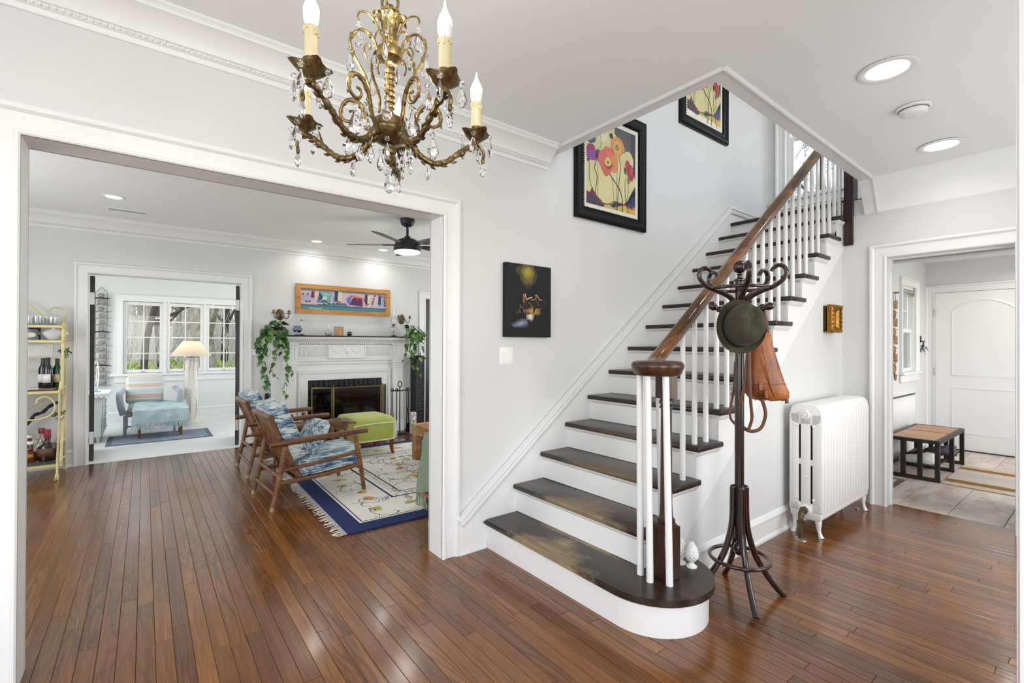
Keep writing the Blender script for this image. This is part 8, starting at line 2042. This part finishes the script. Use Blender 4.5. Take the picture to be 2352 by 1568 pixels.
trees = [(-.05, 15.0, .085, 'BARK2', 'dark slender tree trunk outside the first sunroom window, at its left'), (.46, 17.5, .16, 'BARK2', 'leaning dark tree trunk outside the first sunroom window, at its right'), (1.28, 14.2, .26, 'BARK', 'broad grey tree trunk behind the lamp outside the middle sunroom window'), (2.05, 18.0, .12, 'BARK2', 'dark curved tree outside the middle sunroom window'), (2.15, 15.6, .11, 'BARK2', 'dark tree outside the last sunroom window, at its left'), (2.75, 17.0, .12, 'BARK2', 'dark tree outside the last sunroom window beside the green shrubs'), (-.9, 21, .14, 'BARK', 'grey tree farther back outside the first sunroom window'), (1.15, 24, .12, 'BARK', 'grey tree far back between the first and middle sunroom windows'), (3.6, 23, .15, 'BARK', 'grey tree far back outside the last sunroom window')]
for i, (x, y, r, mt, lab) in enumerate(trees):
    z = ground_z(x, y) - .05; single('tree', tree_mb((x, y, z), 8 + i % 3, r, 40 + i, .05 * ((i % 3) - 1), 3, .5, .12, 10), {'BARK': BARK, 'BARK2': BARK2}[mt], lab, 'tree', 'bare trees outside the sunroom', (x, y, z))
def woods():
    mb = MB(); r_ = random.Random(77)
    for i in range(420):
        y = r_.uniform(24, 60); x = r_.uniform(-.25, .42) * y + r_.uniform(-3, 3); h = r_.uniform(5, 9); r = r_.uniform(.04, .16); z = ground_z(x, y); l = r_.uniform(-.1, .1)
        pts = [Vector((x + l * t * h + .12 * sin(t * 5 + i), y, z + t * h)) for t in (0, .25, .5, .75, 1)]; mb.tube(pts, [r, r * .85, r * .7, r * .5, r * .3], 5, cap=False)
        for k in range(18):
            t = r_.uniform(.05, .95); p = pts[0].lerp(pts[-1], t); a = r_.uniform(0, 6.28); d = Vector((cos(a), sin(a) * .4, r_.uniform(-.1, .8))) * r_.uniform(.6, 1.8); mb.tube([p, p + d * .5 + Vector((0, 0, .06)), p + d], [r * .28, r * .18, .008], 3, cap=False)
    o = build('woods', mb, TWIG); tag(o, 'bare grey woods far beyond the sunroom windows', 'woods', None, 'stuff')
woods()
def brush():
    mb = MB(); r_ = random.Random(8)
    for i in range(2600):
        y = r_.uniform(16, 30); x = r_.uniform(-.12, .30) * y + r_.uniform(-1.5, 1.5); z = ground_z(x, y); h = r_.uniform(.5, 2.6); p = Vector((x, y, z + r_.uniform(0, 1.2))); d = Vector((r_.uniform(-.7, .7), r_.uniform(-.2, .2), 1)) * h * .5
        mb.tube([p, p + d * .5 + Vector((r_.uniform(-.15, .15), 0, 0)), p + d], [.011, .008, .004], 3, cap=False)
    o = build('underbrush', mb, TWIG); tag(o, 'tangle of bare brush under the trees outside the sunroom', 'brush', None, 'stuff')
brush()
def shrub(x, y, w, h, seed, label, cols=('#7f9f3c', '#b0c964')):
    r_ = random.Random(seed); z0 = ground_z(x, y); mb = MB(); LM = [plain('shrub_leaf_' + c[1:], c, .8, var=.2) for c in cols]
    for i in range(700):
        mb.mi = i % 2; a, e, k = r_.uniform(0, 6.28), r_.uniform(0, 1.5), r_.uniform(.35, 1) ** .6; p = Vector((x + w * k * cos(a) * cos(e), y + w * .7 * k * sin(a) * cos(e), z0 + h * k * sin(e) + .02)); s = r_.uniform(.025, .055)
        M = Matrix.Translation(p) @ Euler((r_.uniform(-1, 1), r_.uniform(-1, 1), a)).to_matrix().to_4x4(); vv = [mb.bm.verts.new(M @ Vector(q)) for q in ((-s, 0, 0), (0, -s * .45, 0), (s, 0, s * .3), (0, s * .45, 0))]; mb._fin([mb.bm.faces.new(vv)])
    mb.mi = 0
    for k in range(9): a = r_.uniform(0, 6.28); mb.tube([(x, y, z0 - .02), (x + w * .6 * cos(a), y + w * .4 * sin(a), z0 + h * .8)], [.012, .004], 4)
    o = build('shrub', mb, LM); tag(o, label, 'shrub', 'green shrubs outside the sunroom')
for i, (x, y, w, h, lab) in enumerate(((-.35, 17.5, .8, .45, 'low green shrub outside the first sunroom window, at its left'), (.75, 18.5, .9, .42, 'low green shrub outside the first sunroom window, at its right'), (1.75, 17.4, .7, .45, 'low green shrub outside the middle sunroom window'), (2.55, 16.0, .7, .62, 'taller green shrub outside the last sunroom window, at its left'), (3.15, 17.2, .9, .70, 'taller green shrub outside the last sunroom window, at its right'), (-1.3, 19, 1.1, .5, 'green shrub behind the first sunroom window frame'))): shrub(x, y, w, h, 300 + i, lab)
for i, (x, y, lab) in enumerate(((13.0, 6.2, 'bare tree outside the landing window, its branches filling the panes'), (15.0, 4.3, 'second bare tree farther out beyond the landing window'), (17, 7.6, 'third bare tree beyond the landing window'))):
    single('tree', tree_mb((x, y, -.35), 9.5, .17, 90 + i, -.08, 4, .55, .25, 12), BARK2, lab, 'tree', 'bare trees outside the landing window', (x, y, -.35))
bpy.context.view_layer.update()
